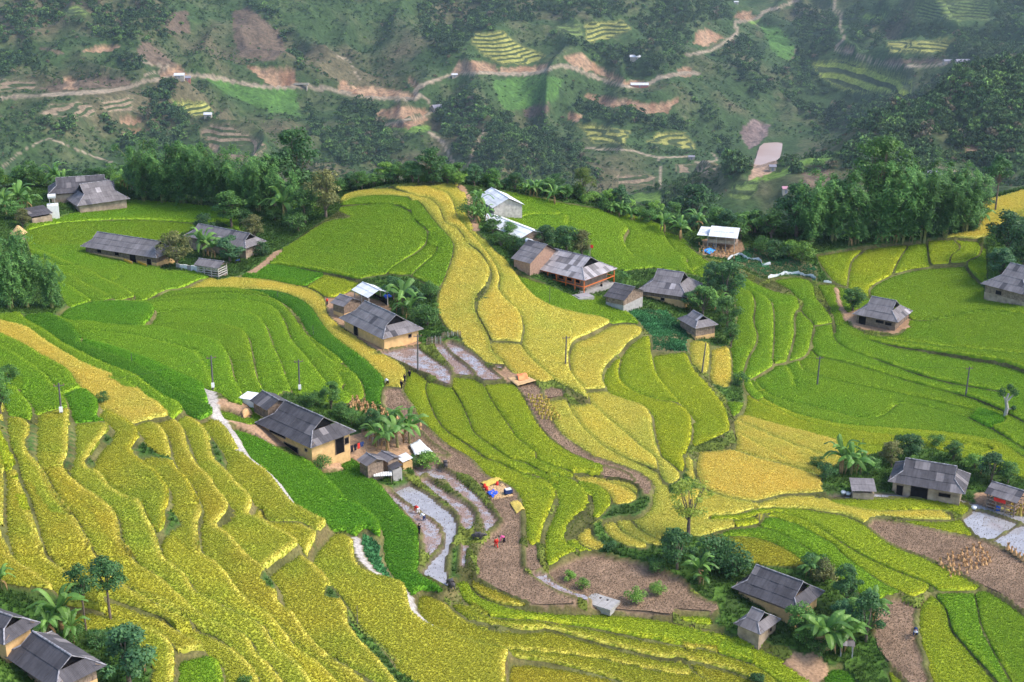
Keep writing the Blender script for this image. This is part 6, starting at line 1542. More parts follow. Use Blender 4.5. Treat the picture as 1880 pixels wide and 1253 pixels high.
def crown(seed, H, R, z0, nl, npl, size, flat=1.0, lobe_r=(0.26, 0.42), aspect=.55, hollow=0.55, up=.35):
    rs = np.random.RandomState(seed); out = []; lob = []
    for i in range(nl):
        t = rs.uniform(0, 1); a = rs.uniform(0, 2 * np.pi); env = math.sin(math.pi * (0.15 + 0.8 * t)) ** 0.7; rr = R * env * rs.uniform(0.25, 0.85); lr = R * rs.uniform(*lobe_r); lob.append((math.cos(a) * rr, math.sin(a) * rr, z0 + (H - z0) * (0.12 + 0.76 * t), lr))
    for x, y, z, lr in lob:
        d = rs.randn(npl, 3); d /= np.linalg.norm(d, axis=1)[:, None]; d[:, 2] = np.where(d[:, 2] < -0.35, -d[:, 2], d[:, 2]); q = lr * rs.uniform(hollow, 1.08, npl)[:, None]; c = np.array((x, y, z)) + d * q * np.array((1, 1, 0.8 * flat)); out.append(np.c_[c, d])
    return leaves_mesh('crown', np.vstack(out), size, aspect, rs, up), lob
def trunk_mesh(H, z0, lob, seed, r=0.16, limbs=11):
    rs = random.Random(seed); b = MB(); top = Vector((rs.uniform(-.2, .2), rs.uniform(-.2, .2), z0 + (H - z0) * .45)); pts = [Vector((0, 0, -.7)), Vector((rs.uniform(-.08, .08), rs.uniform(-.08, .08), z0 * .6)), Vector((0, 0, z0)), top]
    b.path(pts, [r * 1.3, r, r * .8, r * .4], 7)
    for x, y, z, lr in lob[:limbs]:
        s = Vector((0, 0, z0 * rs.uniform(.75, 1.1))); e = Vector((x, y, z)); m = (s + e) / 2 + Vector((rs.uniform(-.2, .2), rs.uniform(-.2, .2), .15)); b.path([s, m, e], [r * .5, r * .32, r * .12], 5)
    me = bpy.data.meshes.new('trunk'); me.from_pydata(b.v, [], b.f); me.update(); return me
TREES = {}
def tree_kind(k, H, R, z0, nl, npl, size, mat, seeds, **kw):
    TREES[k] = []
    for s in seeds:
        cm, lob = crown(s, H, R, z0, nl, npl, size, **kw); tm = trunk_mesh(H, z0, lob, s, r=(0.016 if z0 > 2.5 else 0.028) * H); cm.materials.append(LM[mat] if isinstance(mat, str) else mat); tm.materials.append(BARK); TREES[k].append((cm, tm, H))
tree_kind('round', 6, 2.5, 1.0, 30, 110, .30, 'mid', (1, 2, 3), lobe_r=(.24, .36))
tree_kind('dark', 6, 2.4, 1.2, 26, 120, .30, 'dark', (4, 5, 6))
tree_kind('brown', 6, 2.4, 1.0, 26, 110, .28, 'brown', (7, 8))
tree_kind('bright', 6, 2.5, 1.2, 22, 100, .34, 'bright', (9, 10))
tree_kind('teal', 6, 2.3, 1.0, 24, 110, .32, 'teal', (11, 12))
tree_kind('tall', 10, 3.2, 3.0, 34, 120, .36, 'dark', (13, 14), lobe_r=(.2, .34))
tree_kind('umbrella', 9, 3.0, 4.8, 16, 150, .34, 'dark', (15, 16), lobe_r=(.3, .42), flat=.8)
tree_kind('conifer', 7, 1.5, .6, 26, 110, .30, 'teal', (17,), lobe_r=(.3, .45), aspect=.25)
tree_kind('sparse', 8, 3.7, 2.4, 34, 46, .32, 'sparse', (18,), lobe_r=(.2, .34), hollow=.2)
tree_kind('bush', 2.4, 1.7, .2, 14, 90, .22, 'mid', (19, 20, 21), lobe_r=(.35, .5))
tree_kind('darkbush', 2.4, 1.7, .2, 14, 90, .24, 'dark', (22, 23), lobe_r=(.35, .5))
tree_kind('brightbush', 2.2, 1.6, .2, 12, 90, .24, 'bright', (24, 25), lobe_r=(.35, .5))
tree_kind('giant', 17, 6.2, 5.0, 60, 170, .42, 'mid', (26,), lobe_r=(.16, .26))
tree_kind('mid', 6, 2.5, 1.0, 26, 105, .31, 'mid', (31, 32, 33))
def plant_tree(kind, px, py, hpx, label, wide=1.0, name=None, group=None, i=None):
    p = spot(px, py); sc = 1.12 * hpx / (ppm(p) * 0.97); var = TREES[kind]; cm, tm, H = var[(i if i is not None else int(px * 7 + py)) % len(var)]; s = sc / H
    t = empty(name or ('shrub' if 'bush' in kind else 'tree'), tuple(p), (px * 0.7 + py) % 6.28, label=label, cat='shrub' if 'bush' in kind else 'tree', group=group); t.scale = (s * wide, s * wide, s)
    mesh_obj('crown', cm, None, t); mesh_obj('trunk', tm, None, t); return t
SEG = [(70, 'behind the upper left bananas'), (250, 'behind the skylight farmhouse'), (450, 'behind the upper left bamboo'), (640, 'behind the left grove'), (760, 'left of the golden ridge'), (880, 'behind the golden ridge top'), (1010, 'behind the hilltop barns'), (1140, 'behind the round green hilltop field'), (1260, 'behind the row of bananas'), (1370, 'behind the stilt house'), (9999, 'left of the bamboo grove')]
CNT = {}; OW = 'first second third fourth fifth sixth seventh eighth ninth tenth eleventh twelfth thirteenth'.split()
def brink_label(k, x):
    s = next(n for q, n in SEG if x < q); w = {'mid': 'leafy green tree', 'dark': 'dark green tree', 'round': 'full crowned tree', 'teal': 'bluish tree', 'bright': 'light green tree', 'bush': 'green shrub', 'darkbush': 'dark shrub', 'brightbush': 'light green shrub'}[k]; CNT[(s, w)] = CNT.get((s, w), 0) + 1
    return '%s on the brink %s, %s from the left' % (w, s, OW[min(12, CNT[(s, w)] - 1)])
BR = np.array([t.split(',')[:2] for t in BRINK.split()], float); rb_ = random.Random(77)
for i, x in enumerate(np.concatenate([np.arange(625, 1140, 11.0), np.arange(1130, 1480, 9.0), np.arange(-10, 640, 16.0)])):
    y = np.interp(x, BR[:, 0], BR[:, 1]) + 2.0; big = rb_.random() < .45; k = rb_.choice(['mid', 'dark', 'round', 'teal', 'bright'] if big else ['bush', 'darkbush', 'bush', 'brightbush']); px = x + rb_.uniform(-5, 5); q = pt_z(px, y, np.interp(x, BR[:, 0], [float(t.split(',')[2]) for t in BRINK.split()])); q = q * (1 + rb_.uniform(.5, 9) / np.hypot(*q)); z = float(ground(*q)); hp = (rb_.uniform(4.0, 6.5) if big else rb_.uniform(2.2, 3.6)); cm, tm, H = TREES[k][i % len(TREES[k])]; s = hp / H * (1.0 if x < 640 or x > 1130 else .9)
    t = empty('brink_tree' if big else 'brink_shrub', (q[0], q[1], z), rb_.uniform(0, 6.28), label=brink_label(k, x), cat='tree' if big else 'shrub', group='trees along the brink' if big else 'shrubs along the brink'); t.scale = (s * 1.25, s * 1.25, s); mesh_obj('crown', cm, None, t); mesh_obj('trunk', tm, None, t)
# bamboo: a fan of culms that bend over under their leaves
def bamboo_meshes(seed, H=11.0, n=13):
    rs = np.random.RandomState(seed); parts = []; out = []
    for i in range(n):
        a = rs.uniform(0, 2 * np.pi); o = rs.uniform(.6, 3.6); h = H * rs.uniform(.62, 1.05); b = MB(); pts = []
        for t in np.linspace(0, 1, 7): r = rs.uniform(.0, .05) + .35 * rs.rand() * 0 + o * t ** 2.2; z = h * (t - .22 * max(0, t - .6) ** 1.1 * o / 2.4); pts.append(Vector((math.cos(a) * (r + .35), math.sin(a) * (r + .35), z)))
        b.path([pts[0] - Vector((0, 0, .6))] + pts, [.06, .055, .05, .05, .042, .034, .024, .012], 5); me = bpy.data.meshes.new('culm'); me.from_pydata(b.v, [], b.f); me.update(); me.materials.append(CULM); parts.append(me)
        for k in range(20):
            t = rs.uniform(.1, 1.0) ** .75; q = t * 6; j = min(5, int(q)); c0 = np.array(pts[j].lerp(pts[j + 1], q - j)); aa = a + rs.uniform(-1.7, 1.7); ln = rs.uniform(.6, 1.9); m = 36
            tt = rs.rand(m) ** .8; pos = c0 + np.stack([math.cos(aa) * ln * tt, math.sin(aa) * ln * tt, -0.75 * ln * tt ** 1.8 + .15], -1) + rs.randn(m, 3) * .20; d = np.tile((math.cos(aa) * .5, math.sin(aa) * .5, .8), (m, 1)); out.append(np.c_[pos, d])
    me = leaves_mesh('foliage', np.vstack(out), .52, .26, rs, .3, 1.1); me.materials.append(LM['bamboo']); return parts, me, H
BAM = [bamboo_meshes(s) for s in (1, 2, 3, 4)]
def plant_bamboo(px, py, hpx, label, i, group='bamboo clumps', wide=1.0):
    p = spot(px, py); sc = hpx / (ppm(p) * .97); parts, fol, H = BAM[i % 4]; s = sc / H * 1.18; t = empty('bamboo_clump', tuple(p), (px * 1.3) % 6.28, label=label, cat='bamboo', group=group); t.scale = (s * wide, s * wide, s)
    mesh_obj('foliage', fol, None, t)
    for me in parts: mesh_obj('culm', me, None, t)
    return t
# banana: a stem and long split leaves
def banana_leaf(seed, L_=2.6, w=.36, rise=.9, fall=1.5):
    rs = random.Random(seed); V = []; F = []; n = 9
    for i in range(n + 1):
        t = i / n; x = .12 + L_ * (t * .9); z = rise * math.sin(min(1, t * 1.5) * math.pi / 2) - fall * max(0, t - .35) ** 1.6; ww = w * math.sin(math.pi * min(1, .08 + t * .9)) ** .6 * (1 if i < n else .3)
        V += [(x, -ww, z - .10 - rs.uniform(0, .10)), (x, 0, z), (x, ww, z - .10 - rs.uniform(0, .10))]
        if i: k = 3 * i; F += [(k - 3, k - 2, k + 1, k), (k - 2, k - 1, k + 2, k + 1)]
    me = bpy.data.meshes.new('leaf'); me.from_pydata(V, [], F); me.update(); at = me.attributes.new('shade', 'FLOAT', 'POINT'); at.data.foreach_set('value', np.array([rs.uniform(.1, 1)] * len(V), np.float32) * np.array([.6, 1, .6] * (n + 1), np.float32)); me.materials.append(LM['banana']); return me
BLEAF = [banana_leaf(1), banana_leaf(2, 2.9, .40, 1.3, 1.3), banana_leaf(3, 2.3, .34, .6, 1.9), banana_leaf(4, 2.5, .36, 1.7, .9), banana_leaf(5, 2.0, .30, 1.9, .3)]
_b = MB(); _b.path([Vector((0, 0, -.5)), Vector((0.02, 0, 1.0)), Vector((0, 0.03, 2.3))], [.17, .14, .08], 8); PST = bpy.data.meshes.new('pseudostem'); PST.from_pydata(_b.v, [], _b.f); PST.materials.append(STEM)
DLEAF = banana_leaf(9, 1.6, .16, .1, 2.6); DLEAF.materials.clear(); DLEAF.materials.append(DRY)
def plant_banana(px, py, hpx, label, group='banana plants'):
    p = spot(px, py); s = hpx / (ppm(p) * .97) / 4.0; rs = random.Random(int(px * 31 + py)); t = empty('banana_plant', tuple(p), rs.uniform(0, 6.28), label=label, cat='banana plant', group=group); t.scale = (s * rs.uniform(.85, 1.15), s * rs.uniform(.85, 1.15), s * rs.uniform(.88, 1.1)); t.rotation_euler[0] = rs.uniform(-.12, .12)
    mesh_obj('pseudostem', PST, None, t)
    for k in range(rs.choice((8, 9, 10, 11))):
        o = mesh_obj('leaf', BLEAF[k % 4 if k < 8 else 4], None, t); o.location = (0, 0, 2.15 + .03 * k); o.rotation_euler = (rs.uniform(-.45, .45), rs.uniform(-.35, .45), k * 2.4 + rs.uniform(-.5, .5))
    for k in range(2): o = mesh_obj('dry_leaf', DLEAF, None, t); o.location = (0, 0, 1.9); o.rotation_euler = (0, .4, rs.uniform(0, 6.28))
    return t
def rows(s): return [r.split('|') for r in s.strip().split('\n')]
TL = """
round|425,418|60|1.3|round dense tree standing alone at the edge of the upper left rice field
brown|468,440|42|1.2|brownish tree just right of the round dense one
brown|325,492|62|1.15|round brownish tree covering the end of the long grey farmhouse
teal|422,482|44|1.5|bluish broadleaf shrub tree between the two grey farmhouses
dark|378,440|45|1|dark tree behind the half hidden farmhouse
dark|545,362|112|.9|tall dark crowned tree with bare branches above the left crest
dark|505,378|80|1.1|dark tree between the left bamboo and the bare branched tree
brown|598,400|80|1|brownish tree at the right end of the left grove
mid|560,410|60|1|green tree in front of the brownish one at the left grove
mid|60,345|48|1.2|leafy tree behind the fields at the far upper left
mid|85,338|50|1.2|second leafy tree at the far upper left beside bananas
dark|28,345|40|1.3|dark low tree at the upper left edge
dark|250,350|42|1.2|dark tree behind the blue barrel
dark|268,358|50|1.2|dark tree at the left end of the bamboo mass
mid|30,405|36|1.3|dense tree near the patched hut on the left edge
brown|42,420|34|1.1|brownish tree next to the low fronted cowshed
mid|655,345|36|1.4|low tree on the crest left of the golden ridge
mid|688,338|38|1.3|second low tree on the crest left of the golden ridge
dark|790,335|58|1.15|big dark tree on the very crest of the ridge
dark|757,336|36|1.3|small dark tree left of the big crest tree
mid|722,337|34|1.3|leafy crest tree above the golden plot
mid|822,338|34|1.2|leafy tree right of the big crest tree
bright|842,345|26|1.2|light green shrub tree where the golden ridge begins
mid|905,347|34|1.2|low tree behind the upper white barn
mid|945,350|40|1.2|leafy tree behind the hilltop field
dark|975,352|34|1.2|dark tree near hilltop bananas
mid|1005,362|32|1.2|leafy tree right of hilltop bananas
bamboolike|1070,368|56|1|rounded yellowish tree standing out on the hilltop brink
mid|1040,368|26|1.2|low bush tree left of the rounded yellowish tree
dark|1276,402|84|1.25|wide old tree with open crown behind the stilt house
mid|1240,405|50|1.2|leafy tree left of the wide old tree
dark|1000,462|44|1.3|dense dark tree between barn and orange framed house
dark|1040,466|48|1.3|second dense dark tree behind the orange framed house
brown|1068,472|46|1.1|brownish tree at the corner of the orange framed house
teal|962,474|34|1.2|bluish tree next to the brick gabled house
mid|935,440|30|1.2|leafy tree below the long white barn
mid|905,430|34|1.1|leafy tree left of the long white barn
conifer|1303,553|70|1.1|dark conifer like tree by the low log farmhouse
dark|1332,560|76|1|tall dark tree right of the conifer like tree
mid|1335,605|56|1.1|green tree beside the first tall column plot
mid|1290,578|48|1.3|leafy tree over the little stilted hut
dark|1268,572|34|1.3|dark tree at the end of the low log farmhouse
mid|1342,636|40|1|leafy tree at the stream above the small golden plot
mid|1565,572|40|1.4|rounded tree left of the lone grey farmhouse
round|608,752|50|.9|slim round headed tree in the ochre farmhouse garden
dark|688,806|54|.8|dark narrow tree between bananas and the ochre house yard
dark|722,552|42|1.2|dark tree over the white roofed shelter
teal|758,575|46|1.1|bluish tree next to the big banana of the brown boarded house
sparse|1264,985|105|.95|feathery sparse yellow leaved tree on the golden slope
dark|1243,1045|72|1.1|dense dark round tree under the feathery one
darkbush|1312,1038|48|1.1|dark bushy tree right of the dense round tree
tall|1552,1125|92|.9|big dense tree at the corner of the long dark roofed farmhouse
mid|1465,1170|62|1.1|light leafy tree in front of the long dark roofed farmhouse
dark|1590,1178|90|.9|dark tree at the edge of the stubble field with the farmer
teal|1545,1160|60|1|bluish tree among the lower right bananas
dark|1667,850|52|1.35|broad dark tree behind the big lower right farmhouse
brown|1636,858|46|1.2|brownish tree at the left gable of the big lower right farmhouse
mid|1750,846|34|1.3|leafy tree behind the ridge of the big lower right farmhouse
dark|1820,885|50|1.3|dense tree between the lower right farmhouse and open shed
mid|1850,890|40|1.1|leafy tree behind the open shed
umbrella|158,1158|116|.75|left one of the paired slender trees above the corner roofs
umbrella|203,1140|112|1.1|right one of the paired slender trees, with the wider crown
teal|237,1262|112|1.25|leafy bluish tree beside the lower left corner house
mid|2,762|78|.7|tree cut by the left edge above the golden columns
dark|1850,475|78|1.2|dark tree above the farmhouse at the right edge
teal|1838,515|56|1.4|bluish round tree left of the farmhouse at the right edge
dark|1878,500|80|1.1|tree cut by the right edge behind the farmhouse
umbrella|1827,388|92|.9|slender tree with flat crown on the right crest
giant|1606,428|160|1.1|giant dark tree rising above the bamboo grove
dark|1545,420|90|1.2|dark tree on the left shoulder of the bamboo grove
brown|1500,400|60|1.2|brownish tree left of the giant tree
dark|1462,435|88|1.1|dark tree at the left end of the bamboo grove
mid|1415,440|50|1.3|leafy tree between the stilt house and the bamboo grove
mid|1385,430|44|1.3|leafy tree just right of the stilt house
dark|1800,400|44|1.2|dark tree at the right end of the bamboo grove
"""
tree_kind('bamboolike', 6, 2.2, .6, 30, 110, .30, leaf_mat('leaf_yellowish', (0.06, 0.11, 0.02), (0.16, 0.21, 0.045)), (34,), aspect=.3)
for k, q, h, w, lb in rows(TL): x, y = q.split(','); plant_tree(k, float(x), float(y), float(h), lb, float(w), group='trees on the near hillside')
SL = """
bush|505,405|20|shrub at the small shrine roof right of the field
bush|530,415|24|shrub in the grove garden of the upper left
bush|548,425|30|shrub beside the path to the plateau
brightbush|560,395|26|light green shrub below the left grove
bush|575,382|30|shrub on the slope under the brownish tree
darkbush|480,470|22|dark shrub at the half hidden farmhouse yard
darkbush|445,412|26|dark shrub between two upper left trees
bush|1135,525|24|round shrub between the orange framed and log farmhouses
bush|1118,515|18|small shrub at the corner post of the orange framed house
bush|870,405|34|shrub at the foot of the hilltop lane
bush|920,452|24|shrub on the bank by the long white barn
bush|945,462|26|shrub over the brick gabled house
bush|1360,440|30|shrub beside the stilt house
bush|1395,462|24|shrub above the vegetable garden
darkbush|1425,475|30|dark shrub in the middle of the vegetable garden edge
brightbush|1470,480|30|pale grassy shrub at the right end of the vegetable garden
brightbush|1448,470|24|pale shrub in the vegetable garden
brightbush|1395,415|22|light shrub on the brink right of the stilt house
bush|1110,390|22|shrub on the hilltop brink
bush|1145,398|20|second shrub on the hilltop brink
bush|1190,410|24|third shrub on the hilltop brink
bush|785,600|34|rounded shrub below the garden of the brown boarded farmhouse
bush|762,598|30|shrub right of the roof of the brown boarded farmhouse
bush|790,545|24|feathery shrub beside the golden plot edge
brightbush|800,570|12|low lettuce green shrub in the garden bed
bush|573,748|26|small shrub at the back of the ochre farmhouse
bush|625,770|26|shrub at the ochre farmhouse garden fence
bush|645,778|24|second shrub along the ochre farmhouse garden
bush|668,790|24|third shrub along the ochre farmhouse garden
brightbush|585,745|20|light shrub behind the ochre farmhouse roof
bush|590,862|24|shrub at the front corner of the ochre farmhouse
bush|765,862|24|low shrub beside the white tarp
brightbush|782,862|28|light green spiky shrub beside the flooded plots
darkbush|1350,1058|46|dark shrub at the left gable of the long dark roofed farmhouse
darkbush|1490,1052|34|dark shrub behind the long dark roofed farmhouse
brown2|1512,1068|36|brown leaved shrub behind the long dark roofed farmhouse
bush|1205,1052|26|shrub at the foot of the dense round tree
bush|1505,1205|30|shrub below the lower right bananas
bush|1480,1185|30|shrub by the earth hut
bush|1330,1015|26|small shrub right of the dark bushy tree
bush|1600,870|26|shrub by the lower right banana group
bush|1720,822|22|shrub above the big lower right farmhouse
brightbush|1790,862|24|light shrub at the right gable of the big lower right farmhouse
darkbush|1515,880|26|creeper covered shrub at the end of the pale field
bush|190,742|20|lone little shrub in the golden stripe
bush|1357,708|22|bush at the stream corner below the first column plot
darkbush|1120,1012|18|dark mound of weeds at the top of the round stubble field
brightbush|1165,1108|26|grassy tuft in the round stubble field
brightbush|1205,1092|22|second grassy tuft in the round stubble field
brightbush|1045,1068|18|tuft of grass at the corner of the wet furrow
brightbush|1068,1082|18|tuft of grass by the concrete platform
bush|450,1262|20|shrub peeping over the bottom edge
darkbush|1390,1265|26|dark shrub at the bottom edge
bush|18,700|26|shrub at the left edge above the green plot
bush|140,1175|28|undergrowth shrub under the paired trees
darkbush|180,1190|30|dark undergrowth shrub between the paired trees
bush|120,1185|26|shrub at the foot of the corner bananas
bush|212,1205|24|shrub between paired trees and bluish tree
bush|1500,860|20|shrub on the bund of the pale field
darkbush|1820,540|24|dark shrub at the wall of the right edge farmhouse
"""
tree_kind('brown2', 2.4, 1.6, .2, 14, 90, .24, 'brown', (35,), lobe_r=(.35, .5))
for k, q, h, lb in rows(SL): x, y = q.split(','); t = plant_tree(k, float(x), float(y), float(h), lb, 1.0, name='shrub', group='shrubs'); t['category'] = 'shrub'
BL = """
265,372|95|leftmost clump of the upper left bamboo
300,374|105|second clump of the upper left bamboo
335,374|98|third clump of the upper left bamboo
368,376|104|fourth clump of the upper left bamboo
402,377|96|fifth clump of the upper left bamboo
440,384|96|bamboo clump behind the round dense tree
474,388|92|bamboo clump right of the round dense tree
525,392|84|bamboo clump under the bare branched tree
20,568|132|tall bamboo clump at the left edge
50,566|112|middle clump of the left edge bamboo
96,568|84|smaller bamboo clump beside the shaded green field
1490,448|118|leftmost clump of the large bamboo grove
1530,444|112|second clump of the large bamboo grove
1572,446|110|third clump of the large bamboo grove
1615,442|124|fourth clump, right under the giant tree
1655,442|132|fifth clump of the large bamboo grove
1695,440|122|sixth clump of the large bamboo grove
1735,434|116|seventh clump of the large bamboo grove
1772,425|104|eighth clump of the large bamboo grove
"""
for i, (q, h, lb) in enumerate(rows(BL)): x, y = q.split(','); plant_bamboo(float(x), float(y), float(h) * (1, .9, 1.05, .84)[i % 4], lb, i, wide=.8 if float(x) < 120 else 1.05)
NL = """
106,345|44|banana plant sticking up left of the wide dark roof
118,350|38|banana plant touching the wide dark roof
152,338|34|banana plant behind the wide dark roof
230,345|36|banana plant right of the wide dark roof
240,352|30|smaller banana plant by the blue barrel
12,395|48|banana plant at the left edge below the crest
34,388|50|large pale banana plant at the upper left
50,392|42|banana plant left of the water tower
520,402|56|bluish banana plant in front of the left grove
374,472|52|banana plant in front of the half hidden farmhouse
388,475|40|second banana plant in front of the half hidden farmhouse
838,342|24|banana plant at the start of the ridge lane
972,362|34|banana plant on the hilltop brink, left of three
985,364|32|banana plant on the hilltop brink, middle of three
1018,376|38|banana plant on the hilltop brink, right of three
880,385|38|banana plant at the upper barn wall
876,410|34|banana plant at the ridge lane below the barn
890,408|32|banana plant hugging the long white barn
1122,396|28|first banana plant of the row along the brink
1140,400|28|second banana plant of the row along the brink
1158,406|26|third banana plant of the row along the brink
1176,408|24|fourth banana plant of the row along the brink
1218,428|36|bright banana plant above the green hilltop field
1252,440|40|bright banana plant with brown skirt left of the stilt house
1282,425|40|banana plant behind the left corner of the stilt house
1300,415|40|banana plant behind the stilt house roof
1345,418|38|banana plant right behind the stilt house
1372,432|40|banana plant at the right corner of the stilt house
1558,452|34|yellow green banana plant at the left foot of the bamboo grove
1570,450|30|second yellow green banana plant at the foot of the bamboo grove
1628,446|30|banana plant under the giant tree
1645,446|30|slim banana plant beside the one under the giant tree
1675,445|28|banana plant with purple flower bed
1798,418|38|pale banana plant at the right end of the bamboo grove
1318,575|36|yellow banana plant among trees by the little stilted hut
740,578|66|big banana plant behind the brown boarded farmhouse
752,590|50|banana plant with brown stem by the brown boarded farmhouse
690,820|48|left banana plant of the ochre farmhouse group
710,828|58|front banana plant of the ochre farmhouse group
730,822|62|tall banana plant of the ochre farmhouse group
752,815|58|right banana plant of the ochre farmhouse group
722,805|56|rear banana plant of the ochre farmhouse group
1282,1068|52|banana plant under the dense round tree
1290,1075|36|small banana plant near the dense round tree
1488,1062|40|pale spiky banana plant behind the long dark roofed farmhouse
1512,1198|82|large banana plant in front of the lower right trees
1532,1195|74|banana plant with yellow dead leaf at the lower right
1552,1192|62|banana plant over the tiny patched roof hut
1598,1150|66|banana plant on the edge of the dark stubble field
1548,868|56|tall banana plant left of the big lower right farmhouse
1562,872|54|middle banana plant left of the big lower right farmhouse
1580,872|44|low banana plant left of the big lower right farmhouse
1800,872|34|banana plant at the right gable of the big lower right farmhouse
112,1170|86|tall banana plant over the lower left corner roofs
92,1176|66|second banana plant over the lower left corner roofs
132,1178|62|banana plant with brown stem left of the paired trees
4,1085|50|banana plant cut by the left edge above the roofs
268,1235|42|banana plant behind the leafy bluish tree
"""
for q, h, lb in rows(NL): x, y = q.split(','); plant_banana(float(x), float(y), float(h), lb)
# the knotted, cut back tree and the bare branches
p = spot(1845, 764); s = 1 / ppm(p); t = empty('pollarded_tree', tuple(p), 0, label='knotted cut back tree with tufts of leaves in the right green bowl', cat='tree')
b = MB(); b.path([Vector((0, 0, -.5)), Vector((.2, 0, 1.6)), Vector((-.2, 0, 3.2)), Vector((.2, .1, 4.4))], [.42, .34, .28, .18], 8); b.path([Vector((-.1, 0, 2.8)), Vector((-.9, 0, 4.2))], [.2, .1], 6); b.path([Vector((.1, 0, 3)), Vector((1.3, .2, 4.3))], [.2, .09], 6); b.path([Vector((.1, 0, 1.2)), Vector((1.2, 0, 1.5))], [.15, .07], 6); b.build('trunk', BARKP, t)
for (x, y, z, r) in ((-1.1, 0, 4.7, 1.0), (1.3, .2, 4.6, .95), (.3, .1, 5.7, .7), (1.4, 0, 1.6, .5)):
    rs = np.random.RandomState(int(z * 10)); d = rs.randn(260, 3); d /= np.linalg.norm(d, axis=1)[:, None]; me = leaves_mesh('foliage_tuft', np.c_[np.array((x, y, z)) + d * r * rs.uniform(.4, 1, 260)[:, None], d], .3, .5, rs); me.materials.append(LM['dark']); mesh_obj('foliage_tuft', me, None, t)
for px, py, hh, nm in ((562, 340, 7.5, 'bare pale branched tree standing out beside the tall dark crown'), (1535, 400, 10, 'bare pale tree left of the giant tree')):
    p = spot(px, py); t = empty('bare_tree', tuple(p), 0, label=nm, cat='tree'); rs = random.Random(int(px)); b = MB()
    def br(a, d, l, r, n):
        e = a + d * l; b.bar(a, e, r, 5, r * .6)
        if n:
            for _ in range(3): br(e, (d + Vector((rs.uniform(-.8, .8), rs.uniform(-.8, .8), rs.uniform(-.1, .6)))).normalized(), l * .68, r * .58, n - 1)
    br(Vector((0, 0, -.5)), Vector((.05, 0, 1)), hh * .42, .16, 4); b.build('trunk', BARKP, t)
print('plants', round(time.time() - T0, 1), len(bpy.data.objects))
# ---------------------------------------------------------------- small things
CONC = simple('pole_concrete', (0.13, 0.12, 0.115), 0.85, 0.2, 0.2, 3.0); WHT = simple('white_enamel', (0.8, 0.8, 0.78), 0.5, 0.4, 0.05); PORC = simple('porcelain', (0.35, 0.16, 0.10), 0.3, 0.5, 0.1)
BLK = simple('black_cloth', (0.012, 0.013, 0.022), 0.9, 0.1, 0.3); SKIN = simple('skin', (0.34, 0.19, 0.12), 0.6, 0.3, 0.08); REDC = HM['red']; PINK = simple('pink_cloth', (0.75, 0.12, 0.30), 0.8, 0.1, 0.1); HAIR = simple('hair', (0.01, 0.009, 0.008), 0.7, 0.2, 0.1); WHC = simple('white_cloth', (0.75, 0.74, 0.72), 0.85, 0.1, 0.08); BLUC = simple('indigo_cloth', (0.03, 0.05, 0.14), 0.9, 0.1, 0.2); HIDE = simple('buffalo_hide', (0.075, 0.065, 0.065), 0.75, 0.25, 0.25, 3.0); HORN = simple('horn', (0.18, 0.16, 0.14), 0.5, 0.3, 0.2)
POLES = [(391, 718, 64, 1, 'utility pole with a white box low on it beside the pale path'), (550, 721, 60, 1, 'utility pole standing behind the ochre farmhouse'), (113, 764, 60, 1, 'utility pole with a white box at the top edge of the golden columns'), (1038, 672, 54, 0, 'dark utility pole in the middle of the golden ridge'), (1500, 710, 55, 0, 'utility pole on the green bowl, left of two'), (1773, 726, 52, 0, 'utility pole on the green bowl, right of two'), (1288, 685, 54, 2, 'leaning dark post by the small golden plots'), (767, 679, 64, 0, 'grey utility pole standing in the flooded plot by the ochre plaster house')]
PTOP = []
for px, py, h, k, lb in POLES:
    p = spot(px, py); H = h / (ppm(p) * .93); t = empty('utility_pole', tuple(p), 0.3, label=lb, cat='utility pole', group='utility poles across the fields'); lean = .6 if k == 2 else .12
    b = MB(); b.bar((0, 0, -.8), (lean, 0, H), .17, 8, .11); b.build('shaft', CONC, t)
    if k != 2:
        b = MB(); b.box(lean - .75, lean + .75, -.05, .05, H - .45, H - .35); b.build('crossarm', CONC, t)
        for x in (-.65, 0, .65): b = MB(); b.bar((lean + x, 0, H - .35), (lean + x, 0, H - .12), .06, 6); b.build('insulator', PORC, t)
    if k == 1: b = MB(); b.box(-.22, .28, -.34, -.17, .7, 1.5); b.build('meter_box', WHT, t)
    PTOP.append(Vector((p.x + lean, p.y, p.z + H - .2)))
WIRE = simple('cable', (0.03, 0.03, 0.03), 0.6, 0.3, 0.05)
for a, b_, lb in ((2, 0, 'thin cable from the leftmost pole to the pole by the path'), (0, 1, 'thin cable from the pole by the path to the pole behind the ochre farmhouse'), (7, 3, 'thin cable from the flooded plot pole to the dark ridge pole'), (3, 4, 'thin cable from the dark ridge pole to the green bowl'), (4, 5, 'thin cable between the two green bowl poles')):
    A, B = PTOP[a], PTOP[b_]; pts = [A.lerp(B, t) - Vector((0, 0, 4 * (B - A).length * .012 * t * (1 - t) * 2)) for t in np.linspace(0, 1, 18)]; m = MB(); m.path(pts, [.012] * 18, 4); m.build('overhead_cable', WIRE, None, label=lb, cat='cable')
for px, py, h, lb in ((1009, 560, 34, 'thin pole in the green plot before the orange framed house'), (242, 668, 20, 'short stake above the bright green strip'), (656, 1146, 38, 'bare stake on the golden plot by the narrow gully'), (1393, 963, 20, 'dark post at the head of the vivid green terrace'), (510, 549, 16, 'pale stake on the curved left terraces'), (575, 618, 22, 'pale stake in the deep green strip'), (1583, 1008 - 190, 14, 'pale stake on the lime terrace above the lower right farmhouse')):
    p = spot(px, py); b = MB(); H = h / ppm(p); b.bar(p - Vector((0, 0, .4)), p + Vector((.05, 0, H)), .06, 6, .04); b.build('stake', CONC if 'dark' not in lb else HM['wood'], None, label=lb, cat='stake')
